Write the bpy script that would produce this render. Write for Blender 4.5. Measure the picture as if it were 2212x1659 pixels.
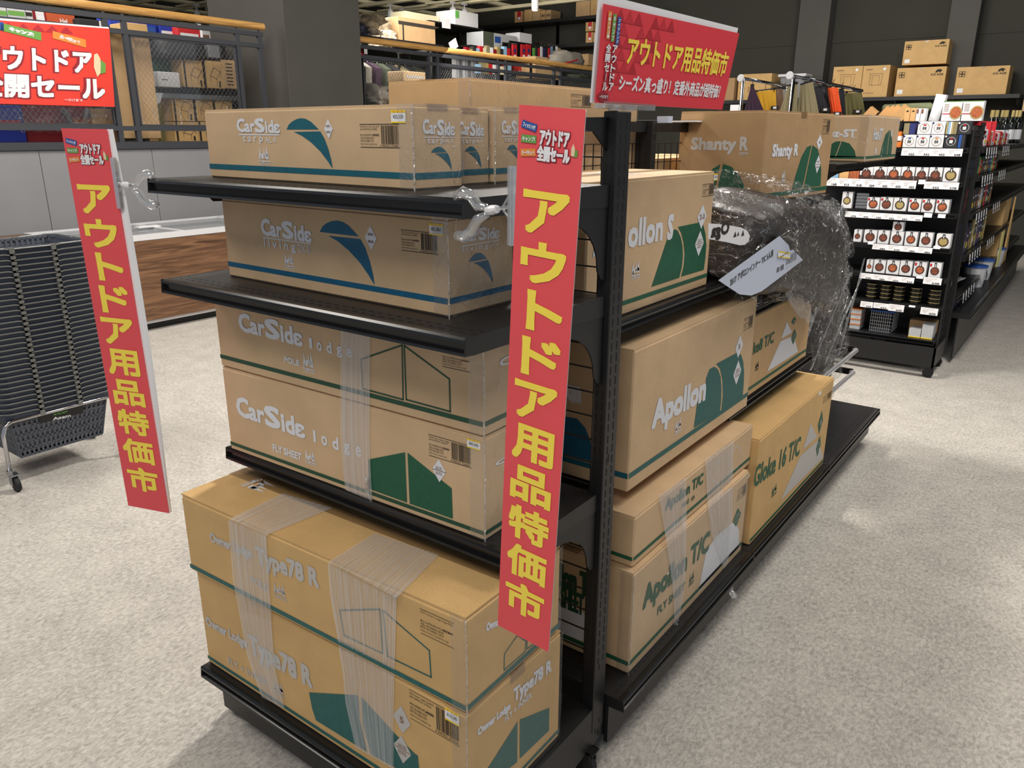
import bpy, math, random
from mathutils import Vector, Matrix
from math import sin, cos, pi, radians
random.seed(7)
S = bpy.context.scene
COL = S.collection
for _o in list(bpy.data.objects): bpy.data.objects.remove(_o, do_unlink=True)
# ------------------------------------------------------------------ camera
F_PX, CXP, CYP = 1686.4, 1106.0, 829.5
CAMP = Vector((.7918, -1.3928, 1.5437))
def _rot(yaw, pitch, roll):
    f = Vector((sin(yaw)*cos(pitch), cos(yaw)*cos(pitch), -sin(pitch)))
    r = Vector((cos(yaw), -sin(yaw), 0)); d = f.cross(r)
    c, s = cos(roll), sin(roll)
    return c*r+s*d, -s*r+c*d, f
CR, CD, CF = _rot(-.6371, .3102, -.0028)
cam = bpy.data.cameras.new('camera'); camo = bpy.data.objects.new('camera', cam); COL.objects.link(camo)
cam.sensor_fit = 'HORIZONTAL'; cam.sensor_width = 36; cam.lens = 36*F_PX/2212
cam.shift_x = 0; cam.shift_y = 0; cam.clip_start = .02; cam.clip_end = 80
M = Matrix((CR, -CD, -CF)).transposed().to_4x4(); M.translation = CAMP
camo.matrix_world = M
S.camera = camo
# ------------------------------------------------------------------ light and exposure
S.view_settings.view_transform = 'Standard'; S.view_settings.look = 'None'
S.view_settings.gamma = 1; S.view_settings.use_curve_mapping = False
S.view_settings.exposure = -0.28
S.cycles.caustics_reflective = False; S.cycles.caustics_refractive = False
W = bpy.data.worlds.new('world'); S.world = W; W.use_nodes = True
W.node_tree.nodes['Background'].inputs[0].default_value = (.80, .88, 1, 1)
W.node_tree.nodes['Background'].inputs[1].default_value = .5
def area(name, loc, aim, sx, sy, power, col=(1, .945, .865)):
    l = bpy.data.lights.new(name, 'AREA'); l.shape = 'RECTANGLE'; l.size = sx; l.size_y = sy; l.energy = power; l.color = col
    o = bpy.data.objects.new(name, l); COL.objects.link(o); o.location = loc
    o.rotation_euler = (Vector(aim)-Vector(loc)).to_track_quat('-Z', 'Y').to_euler()
    return o
area('ceiling_light_key', (-1.6, 2.6, 4.1), (-.4, .2, .8), .5, .5, 190)
area('ceiling_light_front', (.9, -2.6, 4.1), (-.4, 0, .7), 1.3, 1.3, 105)
area('ceiling_light_left', (-3.6, -1.2, 4.1), (-3.4, 0, .4), 1.2, 1.2, 76)
area('ceiling_light_aisle', (1.6, 1.6, 4.1), (.9, 1.6, 0), .7, 1.6, 62)
area('ceiling_light_rack', (.9, 3.1, 4.1), (-.2, 5.2, .8), .8, .8, 110)
area('ceiling_light_freezer', (-4.2, 1.6, 4.1), (-5.6, 2.2, .8), 1.4, 1.4, 120)
area('ceiling_light_upper', (-7.6, 2.2, 3.4), (-7.6, 3.4, 1.6), 2.2, 2.2, 62)
area('ceiling_light_upper_far', (-7.0, 7.5, 3.3), (-7.2, 9, 1.6), 2.5, 2.5, 120)
area('ceiling_light_back', (-1.5, 7.0, 4.1), (-1.6, 9.6, 1.8), 2.0, 1.2, 150)
area('ceiling_light_mid', (-3.2, 5.5, 4.1), (-3.2, 6.0, 0), 1.5, 1.5, 90)

# ------------------------------------------------------------------ pixel -> place in the room
def ray(px, py): return CR*((px-CXP)/F_PX) + CD*((py-CYP)/F_PX) + CF
def on(axis, val, px, py):
    r = ray(px, py); t = (val-CAMP[axis])/r[axis]; return CAMP + r*t
def oX(v, px, py): return on(0, v, px, py)
def oY(v, px, py): return on(1, v, px, py)
def oZ(v, px, py): return on(2, v, px, py)
ZM = dict(A=(400, 200, 4.424), B=(800, 200, 4.424), C=(300, 550, 4.424), D=(800, 550, 4.424), E=(380, 900, 4.424),
          G=(840, 900, 4.424), H=(400, 1250, 4.424), I=(840, 1284, 4.424), J=(1200, 350, 4.424), K=(1500, 350, 4.424),
          L=(1300, 650, 4.424), M=(1550, 650, 4.424), N=(1200, 1000, 4.424), O=(1200, 1284, 4.424), S=(1600, 0, 3.614),
          T=(1250, 0, 4.424), P=(0, 0, 5.53), Q=(1900, 180, 7.09), R=(2000, 330, 5.354), U=(760, 0, 7.373), V=(1020, 0, 7.373),
          Wf=(230, 60, 6.38), Y=(1590, 140, 6.703), X0=(0, 0, 1))
def z(k, *pts):
    a, b, s = ZM[k]
    r = [(a+x/s, b+y/s) for x, y in pts]
    return r if len(r) > 1 else r[0]

# ------------------------------------------------------------------ materials
def lin(c):
    return tuple(((v/255)/12.92 if v/255 <= .04045 else ((v/255+.055)/1.055)**2.4) for v in c)+(1,)
def mat(name, rgb, rough=.6, metal=0, noise=None, bump=None, spec=.5, alpha=1, emit=None, trans=0, aniso=None):
    m = bpy.data.materials.new(name); m.use_nodes = True; nt = m.node_tree; b = nt.nodes['Principled BSDF']
    c = lin(rgb); b.inputs['Base Color'].default_value = c; b.inputs['Roughness'].default_value = rough
    b.inputs['Metallic'].default_value = metal; b.inputs['Specular IOR Level'].default_value = spec
    b.inputs['Alpha'].default_value = alpha; b.inputs['Transmission Weight'].default_value = trans
    if emit: b.inputs['Emission Color'].default_value = lin(emit[0]); b.inputs['Emission Strength'].default_value = emit[1]
    if noise or bump:
        tc = nt.nodes.new('ShaderNodeTexCoord'); mp = nt.nodes.new('ShaderNodeMapping'); nt.links.new(tc.outputs['Object'], mp.inputs[0])
        if aniso: mp.inputs['Scale'].default_value = aniso
    if noise:
        sc, amt, det = noise
        n = nt.nodes.new('ShaderNodeTexNoise'); n.inputs['Scale'].default_value = sc; n.inputs['Detail'].default_value = det
        r = nt.nodes.new('ShaderNodeValToRGB'); nt.links.new(mp.outputs[0], n.inputs['Vector']); nt.links.new(n.outputs['Fac'], r.inputs[0])
        r.color_ramp.elements[0].position = .3; r.color_ramp.elements[1].position = .7
        r.color_ramp.elements[0].color = tuple(v*(1-amt) for v in c[:3])+(1,); r.color_ramp.elements[1].color = tuple(min(1, v*(1+amt)) for v in c[:3])+(1,)
        nt.links.new(r.outputs[0], b.inputs['Base Color'])
    if bump:
        n2 = nt.nodes.new('ShaderNodeTexNoise'); n2.inputs['Scale'].default_value = bump[0]; n2.inputs['Detail'].default_value = 3
        bp = nt.nodes.new('ShaderNodeBump'); bp.inputs['Strength'].default_value = bump[1]; bp.inputs['Distance'].default_value = bump[2] if len(bump) > 2 else .002
        nt.links.new(mp.outputs[0], n2.inputs['Vector']); nt.links.new(n2.outputs['Fac'], bp.inputs['Height']); nt.links.new(bp.outputs[0], b.inputs['Normal'])
    return m
def cardboard(name, rgb):
    m = mat(name, rgb, .72, spec=.3, noise=(9, .07, 4)); nt = m.node_tree; b = nt.nodes['Principled BSDF']
    tc = nt.nodes.new('ShaderNodeTexCoord')
    n = nt.nodes.new('ShaderNodeTexNoise'); n.inputs['Scale'].default_value = 900; n.inputs['Detail'].default_value = 2
    mx = nt.nodes.new('ShaderNodeMix'); mx.data_type = 'RGBA'; mx.blend_type = 'MULTIPLY'; mx.inputs[0].default_value = 1
    r = nt.nodes.new('ShaderNodeValToRGB'); r.color_ramp.elements[0].color = (.86, .85, .84, 1); r.color_ramp.elements[1].color = (1.1, 1.1, 1.1, 1)
    r.color_ramp.elements[0].position = .38; r.color_ramp.elements[1].position = .62
    src = b.inputs['Base Color'].links[0].from_socket
    nt.links.new(tc.outputs['Object'], n.inputs['Vector']); nt.links.new(n.outputs['Fac'], r.inputs[0])
    nt.links.new(src, mx.inputs[6]); nt.links.new(r.outputs[0], mx.inputs[7]); nt.links.new(mx.outputs[2], b.inputs['Base Color'])
    w = nt.nodes.new('ShaderNodeTexNoise'); w.inputs['Scale'].default_value = 14; w.inputs['Detail'].default_value = 2
    bp = nt.nodes.new('ShaderNodeBump'); bp.inputs['Strength'].default_value = .25; bp.inputs['Distance'].default_value = .006
    nt.links.new(tc.outputs['Object'], w.inputs['Vector']); nt.links.new(w.outputs['Fac'], bp.inputs['Height']); nt.links.new(bp.outputs[0], b.inputs['Normal'])
    return m
K = {}
K['card'] = cardboard('cardboard_tan', (207, 177, 140))
K['card_w'] = cardboard('cardboard_warm', (206, 171, 126))
K['card_y'] = cardboard('cardboard_golden', (208, 171, 116))
K['card_d'] = cardboard('cardboard_dark', (178, 145, 106))
K['card_edge'] = mat('cardboard_cut_edge', (150, 118, 84), .9, noise=(300, .35, 2))
K['black'] = mat('black_powder_coat', (23, 23, 25), .42, noise=(40, .06, 2), bump=(700, .08, .001))
K['black_d'] = mat('black_metal_dark', (15, 15, 16), .45)
K['gap'] = mat('slot_black', (5, 5, 6), .9)
K['rail'] = mat('price_rail_plastic', (22, 22, 23), .22)
K['chrome'] = mat('chrome', (200, 200, 205), .12, 1)
K['bar_chrome'] = mat('polished_bar', (226, 226, 230), .28, .7)
K['steel'] = mat('zinc_steel', (165, 168, 172), .35, 1)
K['rubber'] = mat('black_rubber', (28, 28, 30), .7)
K['white_ink'] = mat('white_print', (222, 224, 230), .6)
K['grey_ink'] = mat('grey_print', (190, 186, 182), .6)
K['teal'] = mat('teal_print', (12, 92, 108), .6, noise=(60, .1, 3))
K['blue'] = mat('blue_print', (8, 88, 122), .6, noise=(60, .1, 3))
K['green'] = mat('green_print', (24, 88, 62), .6, noise=(60, .1, 3))
K['gteal'] = mat('green_teal_print', (38, 96, 92), .6, noise=(60, .1, 3))
K['dgreen'] = mat('dark_green_print', (30, 74, 52), .6)
K['ink'] = mat('black_print', (38, 30, 24), .7)
K['brown_ink'] = mat('brown_print', (140, 108, 84), .7)
K['paper'] = mat('white_paper', (235, 235, 238), .55)
K['paper_blue'] = mat('pale_label_paper', (205, 213, 232), .35)
K['yellow'] = mat('yellow_print', (246, 212, 30), .5)
K['orange'] = mat('orange_print', (224, 124, 40), .5)
K['red'] = mat('red_banner', (232, 82, 88), .5, noise=(3, .04, 2))
K['red2'] = mat('red_sign', (222, 60, 70), .45, noise=(3, .04, 2))
K['red_d'] = mat('dark_red_print', (146, 32, 44), .5)
K['red_e'] = mat('deep_red_print', (196, 44, 56), .5)
K['red_m'] = mat('mid_red_print', (178, 34, 46), .5)
K['byel'] = mat('banner_yellow', (252, 226, 82), .5)
K['bblue'] = mat('banner_blue', (40, 84, 160), .5)
K['bgreen'] = mat('banner_green', (104, 158, 70), .5)
K['borange'] = mat('banner_orange', (226, 138, 56), .5)
K['skin'] = mat('pale_tan_print', (230, 205, 170), .6)
K['purple'] = mat('purple_print', (150, 120, 180), .6)
K['dark'] = mat('charcoal', (44, 44, 48), .6)
K['fabric_d'] = mat('dark_brown_nylon', (46, 41, 39), .45, bump=(26, .6, .012))
K['wallgrey'] = mat('grey_wall_panel', (138, 138, 141), .6, noise=(4, .03, 2))
K['dwall'] = mat('dark_olive_wall', (54, 54, 46), .8, noise=(2, .05, 2))
K['pillar'] = mat('dark_grey_pillar', (74, 72, 68), .7, noise=(3, .05, 2), bump=(60, .2, .002))
K['fence'] = mat('anthracite_steel', (58, 60, 66), .5)
K['cream'] = mat('cream_ceiling_grid', (232, 222, 186), .5)
K['ceil'] = mat('black_ceiling', (20, 18, 14), .9)
K['basket'] = mat('grey_blue_plastic', (84, 90, 101), .42)
K['basketd'] = mat('dark_blue_plastic', (52, 60, 76), .5)
K['handle'] = mat('grey_coated_wire', (112, 114, 111), .3)
K['green_l'] = mat('logo_green', (110, 190, 90), .5)
K['white_p'] = mat('white_plastic', (225, 225, 228), .3)
K['grey_p'] = mat('grey_plastic', (130, 132, 136), .4)
K['bluebag'] = mat('royal_blue_fabric', (34, 58, 170), .6)
K['redbag'] = mat('bright_red_fabric', (206, 44, 48), .6)
K['crimson'] = mat('crimson_plastic', (140, 24, 34), .35)
K['rust'] = mat('rust_orange_fabric', (190, 84, 44), .7)
K['olive'] = mat('olive_fabric', (110, 104, 62), .8)
K['khaki'] = mat('khaki_fabric', (142, 132, 100), .85)
K['mustard'] = mat('mustard_fabric', (218, 164, 40), .8)
K['aub'] = mat('aubergine_fabric', (58, 34, 56), .8)
K['brownf'] = mat('brown_fabric', (120, 92, 72), .85)
K['blackf'] = mat('black_fabric', (42, 42, 48), .85)
K['orangef'] = mat('bright_orange_fabric', (250, 92, 34), .7)
K['greyf'] = mat('grey_fabric', (150, 144, 134), .8)
K['greenf'] = mat('army_green_fabric', (74, 82, 66), .85)
K['bottle'] = mat('dark_green_glass', (18, 22, 20), .08)
K['gold'] = mat('gold_foil', (206, 184, 120), .35, .4)
K['can'] = mat('dark_tin', (40, 38, 34), .3, .6)
K['food'] = mat('food_brown', (126, 68, 50), .7, noise=(90, .5, 3))
K['bowl'] = mat('dark_bowl_print', (70, 46, 38), .6)
K['food_o'] = mat('food_orange', (178, 96, 58), .7, noise=(90, .4, 3))
K['navy'] = mat('navy_print', (42, 48, 110), .5)
K['tan_box'] = mat('light_orange_card', (228, 178, 118), .6)
K['yellowp'] = mat('yellow_paper', (226, 222, 140), .6)
K['lamp'] = mat('lamp_glow', (255, 250, 235), .4, emit=((255, 246, 226), 6))
K['lightblue'] = mat('light_blue_plastic', (150, 190, 220), .3)
K['redp'] = mat('red_packaging', (196, 34, 44), .45)
K['spark'] = mat('grey_white_packaging', (196, 198, 202), .35)

def wood(name, c1, c2, scale=(1, 9, 9)):
    m = mat(name, c1, .42); nt = m.node_tree; b = nt.nodes['Principled BSDF']
    tc = nt.nodes.new('ShaderNodeTexCoord'); mp = nt.nodes.new('ShaderNodeMapping'); mp.inputs['Scale'].default_value = scale
    n = nt.nodes.new('ShaderNodeTexNoise'); n.inputs['Scale'].default_value = 2.2; n.inputs['Detail'].default_value = 8; n.inputs['Distortion'].default_value = 1.2
    r = nt.nodes.new('ShaderNodeValToRGB'); r.color_ramp.elements[0].color = lin(c2); r.color_ramp.elements[1].color = lin(c1)
    r.color_ramp.elements[0].position = .35; r.color_ramp.elements[1].position = .66
    nt.links.new(tc.outputs['Object'], mp.inputs[0]); nt.links.new(mp.outputs[0], n.inputs['Vector']); nt.links.new(n.outputs['Fac'], r.inputs[0]); nt.links.new(r.outputs[0], b.inputs['Base Color'])
    return m
K['walnut'] = wood('walnut_laminate', (142, 104, 74), (84, 56, 38), (3, 1.0, 14))
K['walnut_top'] = wood('walnut_laminate_top', (120, 96, 78), (92, 70, 54), (10, 1, 3))
K['rail_wood'] = wood('oak_handrail', (214, 166, 98), (176, 128, 66), (20, 1.2, 20))

def floor_mat():
    m = mat('grey_carpet_tile_floor', (196, 192, 186), .8, spec=.25); nt = m.node_tree; b = nt.nodes['Principled BSDF']
    tc = nt.nodes.new('ShaderNodeTexCoord')
    def ns(scale, sc, det, dist=0):
        mp = nt.nodes.new('ShaderNodeMapping'); mp.inputs['Scale'].default_value = sc; nt.links.new(tc.outputs['Object'], mp.inputs[0])
        n = nt.nodes.new('ShaderNodeTexNoise'); n.inputs['Scale'].default_value = scale; n.inputs['Detail'].default_value = det; n.inputs['Distortion'].default_value = dist
        nt.links.new(mp.outputs[0], n.inputs['Vector']); return n
    a = ns(100, (1, .6, 1), 8, .8); c = ns(7, (1, 1, 1), 5); d = ns(300, (1, 1, 1), 3)
    ad = nt.nodes.new('ShaderNodeMath'); ad.operation = 'MULTIPLY_ADD'; ad.inputs[1].default_value = .3; nt.links.new(c.outputs[0], ad.inputs[0]); nt.links.new(a.outputs[0], ad.inputs[2])
    ae = nt.nodes.new('ShaderNodeMath'); ae.operation = 'MULTIPLY_ADD'; ae.inputs[1].default_value = .35; nt.links.new(d.outputs[0], ae.inputs[0]); nt.links.new(ad.outputs[0], ae.inputs[2])
    r = nt.nodes.new('ShaderNodeValToRGB'); r.color_ramp.elements[0].position = .60; r.color_ramp.elements[1].position = 1.05
    r.color_ramp.elements[0].color = lin((156, 151, 146)); r.color_ramp.elements[1].color = lin((205, 200, 192))
    nt.links.new(ae.outputs[0], r.inputs[0]); nt.links.new(r.outputs[0], b.inputs['Base Color'])
    return m
K['floor'] = floor_mat()

def film(name, op=.2, streak=None, crinkle_glint=0, tint=(235, 238, 242), bump=(30, .6, .01), gloss=.6, rough=.12):
    m = bpy.data.materials.new(name); m.use_nodes = True; nt = m.node_tree; nt.nodes.clear()
    out = nt.nodes.new('ShaderNodeOutputMaterial'); tr = nt.nodes.new('ShaderNodeBsdfTransparent')
    gl = nt.nodes.new('ShaderNodeBsdfGlossy'); gl.inputs['Roughness'].default_value = rough
    df = nt.nodes.new('ShaderNodeBsdfDiffuse'); df.inputs['Color'].default_value = lin(tint)
    m1 = nt.nodes.new('ShaderNodeMixShader'); m1.inputs[0].default_value = gloss; nt.links.new(df.outputs[0], m1.inputs[1]); nt.links.new(gl.outputs[0], m1.inputs[2])
    m2 = nt.nodes.new('ShaderNodeMixShader'); nt.links.new(tr.outputs[0], m2.inputs[1]); nt.links.new(m1.outputs[0], m2.inputs[2]); nt.links.new(m2.outputs[0], out.inputs[0])
    tc = nt.nodes.new('ShaderNodeTexCoord')
    if bump:
        n = nt.nodes.new('ShaderNodeTexNoise'); n.inputs['Scale'].default_value = bump[0]; n.inputs['Detail'].default_value = 3; n.inputs['Distortion'].default_value = 1.5
        nt.links.new(tc.outputs['Object'], n.inputs['Vector'])
        b = nt.nodes.new('ShaderNodeBump'); b.inputs['Strength'].default_value = bump[1]; b.inputs['Distance'].default_value = bump[2]
        nt.links.new(n.outputs['Fac'], b.inputs['Height']); nt.links.new(b.outputs[0], gl.inputs['Normal']); nt.links.new(b.outputs[0], df.inputs['Normal'])
    if streak:
        mp = nt.nodes.new('ShaderNodeMapping'); mp.inputs['Scale'].default_value = (streak, .35, 1); nt.links.new(tc.outputs['UV'], mp.inputs[0])
        s = nt.nodes.new('ShaderNodeTexNoise'); s.inputs['Scale'].default_value = 1; s.inputs['Detail'].default_value = 5; nt.links.new(mp.outputs[0], s.inputs['Vector'])
        r = nt.nodes.new('ShaderNodeMapRange'); r.inputs[1].default_value = .35; r.inputs[2].default_value = .72; r.inputs[3].default_value = op*.62; r.inputs[4].default_value = min(1, op*1.6)
        nt.links.new(s.outputs['Fac'], r.inputs[0]); nt.links.new(r.outputs[0], m2.inputs[0])
    elif crinkle_glint:  # glints on the film's wrinkles painted in as thin, more opaque lines
        add = None
        for sc_, wd in ((7, .010), (17, .016)):
            n = nt.nodes.new('ShaderNodeTexNoise'); n.inputs['Scale'].default_value = sc_; n.inputs['Detail'].default_value = 2.5; n.inputs['Distortion'].default_value = .8
            nt.links.new(tc.outputs['Object'], n.inputs['Vector'])
            c = nt.nodes.new('ShaderNodeMath'); c.operation = 'COMPARE'; c.inputs[1].default_value = .5; c.inputs[2].default_value = wd
            q = nt.nodes.new('ShaderNodeMath'); q.operation = 'SUBTRACT'; q.inputs[1].default_value = .5; nt.links.new(n.outputs['Fac'], q.inputs[0])
            ab = nt.nodes.new('ShaderNodeMath'); ab.operation = 'ABSOLUTE'; nt.links.new(q.outputs[0], ab.inputs[0])
            mr = nt.nodes.new('ShaderNodeMapRange'); mr.inputs[1].default_value = 0; mr.inputs[2].default_value = wd; mr.inputs[3].default_value = crinkle_glint; mr.inputs[4].default_value = 0
            nt.links.new(ab.outputs[0], mr.inputs[0])
            if add is None: add = mr.outputs[0]
            else:
                mx = nt.nodes.new('ShaderNodeMath'); mx.operation = 'MAXIMUM'; nt.links.new(add, mx.inputs[0]); nt.links.new(mr.outputs[0], mx.inputs[1]); add = mx.outputs[0]
            nt.nodes.remove(c)
        fz_ = nt.nodes.new('ShaderNodeMath'); fz_.operation = 'ADD'; fz_.inputs[1].default_value = op; nt.links.new(add, fz_.inputs[0]); nt.links.new(fz_.outputs[0], m2.inputs[0])
    else:
        lw = nt.nodes.new('ShaderNodeLayerWeight'); lw.inputs['Blend'].default_value = .25
        a = nt.nodes.new('ShaderNodeMath'); a.operation = 'MULTIPLY_ADD'; a.inputs[1].default_value = .15; a.inputs[2].default_value = op
        nt.links.new(lw.outputs['Facing'], a.inputs[0]); nt.links.new(a.outputs[0], m2.inputs[0])
    return m
K['wrap'] = film('stretch_wrap', .32, streak=34, bump=None, gloss=.30, rough=.3)
K['tape'] = film('clear_tape', .05, bump=(40, .5, .006), gloss=.85, rough=.15)
K['tape_b'] = film('brown_tape', .22, tint=(150, 112, 70), bump=(30, .3, .004), gloss=.4, rough=.2)
K['film'] = film('plastic_film', .055, crinkle_glint=.42, bump=(20, 1.0, .05), gloss=.80, rough=.09)
K['filmw'] = film('cloudy_plastic_film', .26, bump=(20, 1.0, .03), gloss=.6, rough=.14)
K['clear'] = film('clear_acrylic', .42, bump=None, gloss=.7, rough=.05)
K['glass'] = film('glass_pane', .04, bump=None, gloss=.9, rough=.02)
K['lidglass'] = film('freezer_lid_glass', .35, tint=(190, 196, 200), bump=None, gloss=.6, rough=.06)

# ------------------------------------------------------------------ objects
INV = {}
def link(o): COL.objects.link(o); return o
def thing(name, label, cat, loc=(0, 0, 0), rz=0, group=None, kind=None):
    o = link(bpy.data.objects.new(name, None)); o.location = loc; o.rotation_euler = (0, 0, rz)
    o.empty_display_size = .05
    INV[o.name] = (Matrix.Translation(Vector(loc)) @ Matrix.Rotation(rz, 4, 'Z')).inverted()
    tag(o, label, cat, group, kind); return o
def tag(o, label=None, cat=None, group=None, kind=None):
    if label: o['label'] = label
    if cat: o['category'] = cat
    if group: o['group'] = group
    if kind: o['kind'] = kind
    return o
class MB:
    def __init__(s): s.v = []; s.f = []; s.m = []; s.uv = None
    def add(s, vs, fs, mi=0):
        b = len(s.v); s.v += [Vector(p) for p in vs]; s.f += [tuple(i+b for i in f) for f in fs]; s.m += [mi]*len(fs); return s
    def box(s, x0, y0, z0, x1, y1, z1, mi=0, fr=None, c=0):
        x0, x1 = min(x0, x1), max(x0, x1); y0, y1 = min(y0, y1), max(y0, y1); z0, z1 = min(z0, z1), max(z0, z1)
        if c:
            vs = []; X = (x0, x1); Y = (y0, y1); Z = (z0, z1); sg = (1, -1)
            for i in (0, 1):
                for j in (0, 1):
                    for k in (0, 1):
                        x, y, w = X[i], Y[j], Z[k]; a, b, d = sg[i]*c, sg[j]*c, sg[k]*c
                        vs += [(x, y+b, w+d), (x+a, y, w+d), (x+a, y+b, w)]
            q = lambda i, j, k, t: (i*4+j*2+k)*3+t
            fs = []
            for i in (0, 1):
                fs.append([q(i, 0, 0, 0), q(i, 1, 0, 0), q(i, 1, 1, 0), q(i, 0, 1, 0)][::(1 if i else -1)])
                fs.append([q(0, i, 0, 1), q(0, i, 1, 1), q(1, i, 1, 1), q(1, i, 0, 1)][::(1 if i else -1)])
                fs.append([q(0, 0, i, 2), q(1, 0, i, 2), q(1, 1, i, 2), q(0, 1, i, 2)][::(1 if i else -1)])
            for i in (0, 1):
                for j in (0, 1):
                    fs.append([q(i, j, 0, 0), q(i, j, 1, 0), q(i, j, 1, 1), q(i, j, 0, 1)])
                    fs.append([q(i, 0, j, 0), q(i, 1, j, 0), q(i, 1, j, 2), q(i, 0, j, 2)])
                    fs.append([q(0, i, j, 1), q(1, i, j, 1), q(1, i, j, 2), q(0, i, j, 2)])
                    for k in (0, 1): fs.append([q(i, j, k, 0), q(i, j, k, 1), q(i, j, k, 2)])
        else:
            vs = [(x0, y0, z0), (x1, y0, z0), (x1, y1, z0), (x0, y1, z0), (x0, y0, z1), (x1, y0, z1), (x1, y1, z1), (x0, y1, z1)]
            fs = [(0, 3, 2, 1), (4, 5, 6, 7), (0, 1, 5, 4), (1, 2, 6, 5), (2, 3, 7, 6), (3, 0, 4, 7)]
        if fr: vs = [fr @ Vector(p) for p in vs]
        return s.add(vs, fs, mi)
    def bar(s, a, b, w, h=None, mi=0, up=(0, 0, 1)):
        a = Vector(a); b = Vector(b); d = (b-a); L = d.length; d.normalize(); h = h or w
        u = Vector(up); u = (u-d*u.dot(d))
        if u.length < 1e-4: u = Vector((1, 0, 0)); u = u-d*u.dot(d)
        u.normalize(); r = d.cross(u)
        vs = [p+r*(i*w/2)+u*(j*h/2) for p in (a, b) for i, j in ((-1, -1), (1, -1), (1, 1), (-1, 1))]
        return s.add(vs, [(0, 1, 2, 3), (7, 6, 5, 4), (0, 4, 5, 1), (1, 5, 6, 2), (2, 6, 7, 3), (3, 7, 4, 0)], mi)
    def tube(s, pts, r, n=8, mi=0, cap=True):
        pts = [Vector(p) for p in pts]; rs = r if isinstance(r, (list, tuple)) else [r]*len(pts); rings = []
        u = None
        for i, p in enumerate(pts):
            d = (pts[min(i+1, len(pts)-1)]-pts[max(i-1, 0)]).normalized()
            if u is None: u = Vector((0, 0, 1)) if abs(d.z) < .9 else Vector((1, 0, 0))
            u = (u-d*u.dot(d)).normalized(); v = d.cross(u)
            rings.append([p+(u*cos(2*pi*k/n)+v*sin(2*pi*k/n))*rs[i] for k in range(n)])
        vs = [q for rg in rings for q in rg]; fs = []
        for i in range(len(pts)-1):
            for k in range(n): fs.append((i*n+k, i*n+(k+1) % n, (i+1)*n+(k+1) % n, (i+1)*n+k))
        if cap: fs += [tuple(range(n))[::-1], tuple((len(pts)-1)*n+k for k in range(n))]
        return s.add(vs, fs, mi)
    def lathe(s, c, prof, n=16, mi=0, ax=2):
        c = Vector(c); vs = []; fs = []
        for (r, h) in prof:
            for k in range(n):
                a = 2*pi*k/n; p = [r*cos(a), r*sin(a)]
                q = {2: Vector((p[0], p[1], h)), 1: Vector((p[0], h, p[1])), 0: Vector((h, p[0], p[1]))}[ax]; vs.append(c+q)
        for i in range(len(prof)-1):
            for k in range(n): fs.append((i*n+k, i*n+(k+1) % n, (i+1)*n+(k+1) % n, (i+1)*n+k))
        fs += [tuple(range(n))[::-1], tuple((len(prof)-1)*n+k for k in range(n))]
        return s.add(vs, fs, mi)
    def prism(s, poly, o, U, V, Wd, mi=0):
        o = Vector(o); U = Vector(U); V = Vector(V); Wd = Vector(Wd); n = len(poly)
        a = [o+U*p+V*q for p, q in poly]; vs = a+[p+Wd for p in a]
        fs = [tuple(range(n)), tuple(range(2*n-1, n-1, -1))]+[(i, i+n, (i+1) % n+n, (i+1) % n) for i in range(n)]
        return s.add(vs, fs, mi)
    def quad(s, a, b, c, d, mi=0): return s.add([a, b, c, d], [(0, 1, 2, 3)], mi)
    def build(s, name, mats, parent=None, smooth=False, label=None, cat=None, group=None, kind=None, origin=None, root=None):
        me = bpy.data.meshes.new(name)
        inv = None
        if parent is not None:
            p = parent
            while p.parent is not None: p = p.parent
            inv = INV.get(p.name)
        if parent is None:
            if origin is None:
                xs = [p.x for p in s.v]; ys = [p.y for p in s.v]; zs = [p.z for p in s.v]
                origin = Vector(((min(xs)+max(xs))/2, (min(ys)+max(ys))/2, min(zs)))
            origin = Vector(origin); vs = [p-origin for p in s.v]
        else:
            vs = [inv @ p for p in s.v] if inv is not None else s.v
        me.from_pydata([tuple(p) for p in vs], [], s.f)
        mats = mats if isinstance(mats, (list, tuple)) else [mats]
        for m in mats: me.materials.append(K[m] if isinstance(m, str) else m)
        me.polygons.foreach_set('material_index', s.m)
        if s.uv:
            ul = me.uv_layers.new(name='UVMap')
            for lp in me.loops: ul.data[lp.index].uv = s.uv[lp.vertex_index]
        if smooth: me.polygons.foreach_set('use_smooth', [True]*len(s.f))
        me.update()
        o = link(bpy.data.objects.new(name, me))
        if parent is not None: o.parent = parent
        else:
            o.location = origin; INV[o.name] = Matrix.Translation(origin).inverted()
        return tag(o, label, cat, group, kind)
def struct(name, mb, m, **k): return mb.build(name, m, kind='structure', **k)
def dup(root, loc=None, rz=None, label=None, group=None):
    r = root.copy(); link(r)
    if loc is not None: r.location = loc
    if rz is not None: r.rotation_euler = (0, 0, rz)
    if label: r['label'] = label
    if group: r['group'] = group
    for ch in list(root.children):
        if ch.name.startswith('__'): continue
        c = ch.copy(); link(c); c.parent = r
        for g in list(ch.children):
            d = g.copy(); link(d); d.parent = c
    INV[r.name] = (Matrix.Translation(r.location) @ Matrix.Rotation(r.rotation_euler.z, 4, 'Z')).inverted()
    return r

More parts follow.
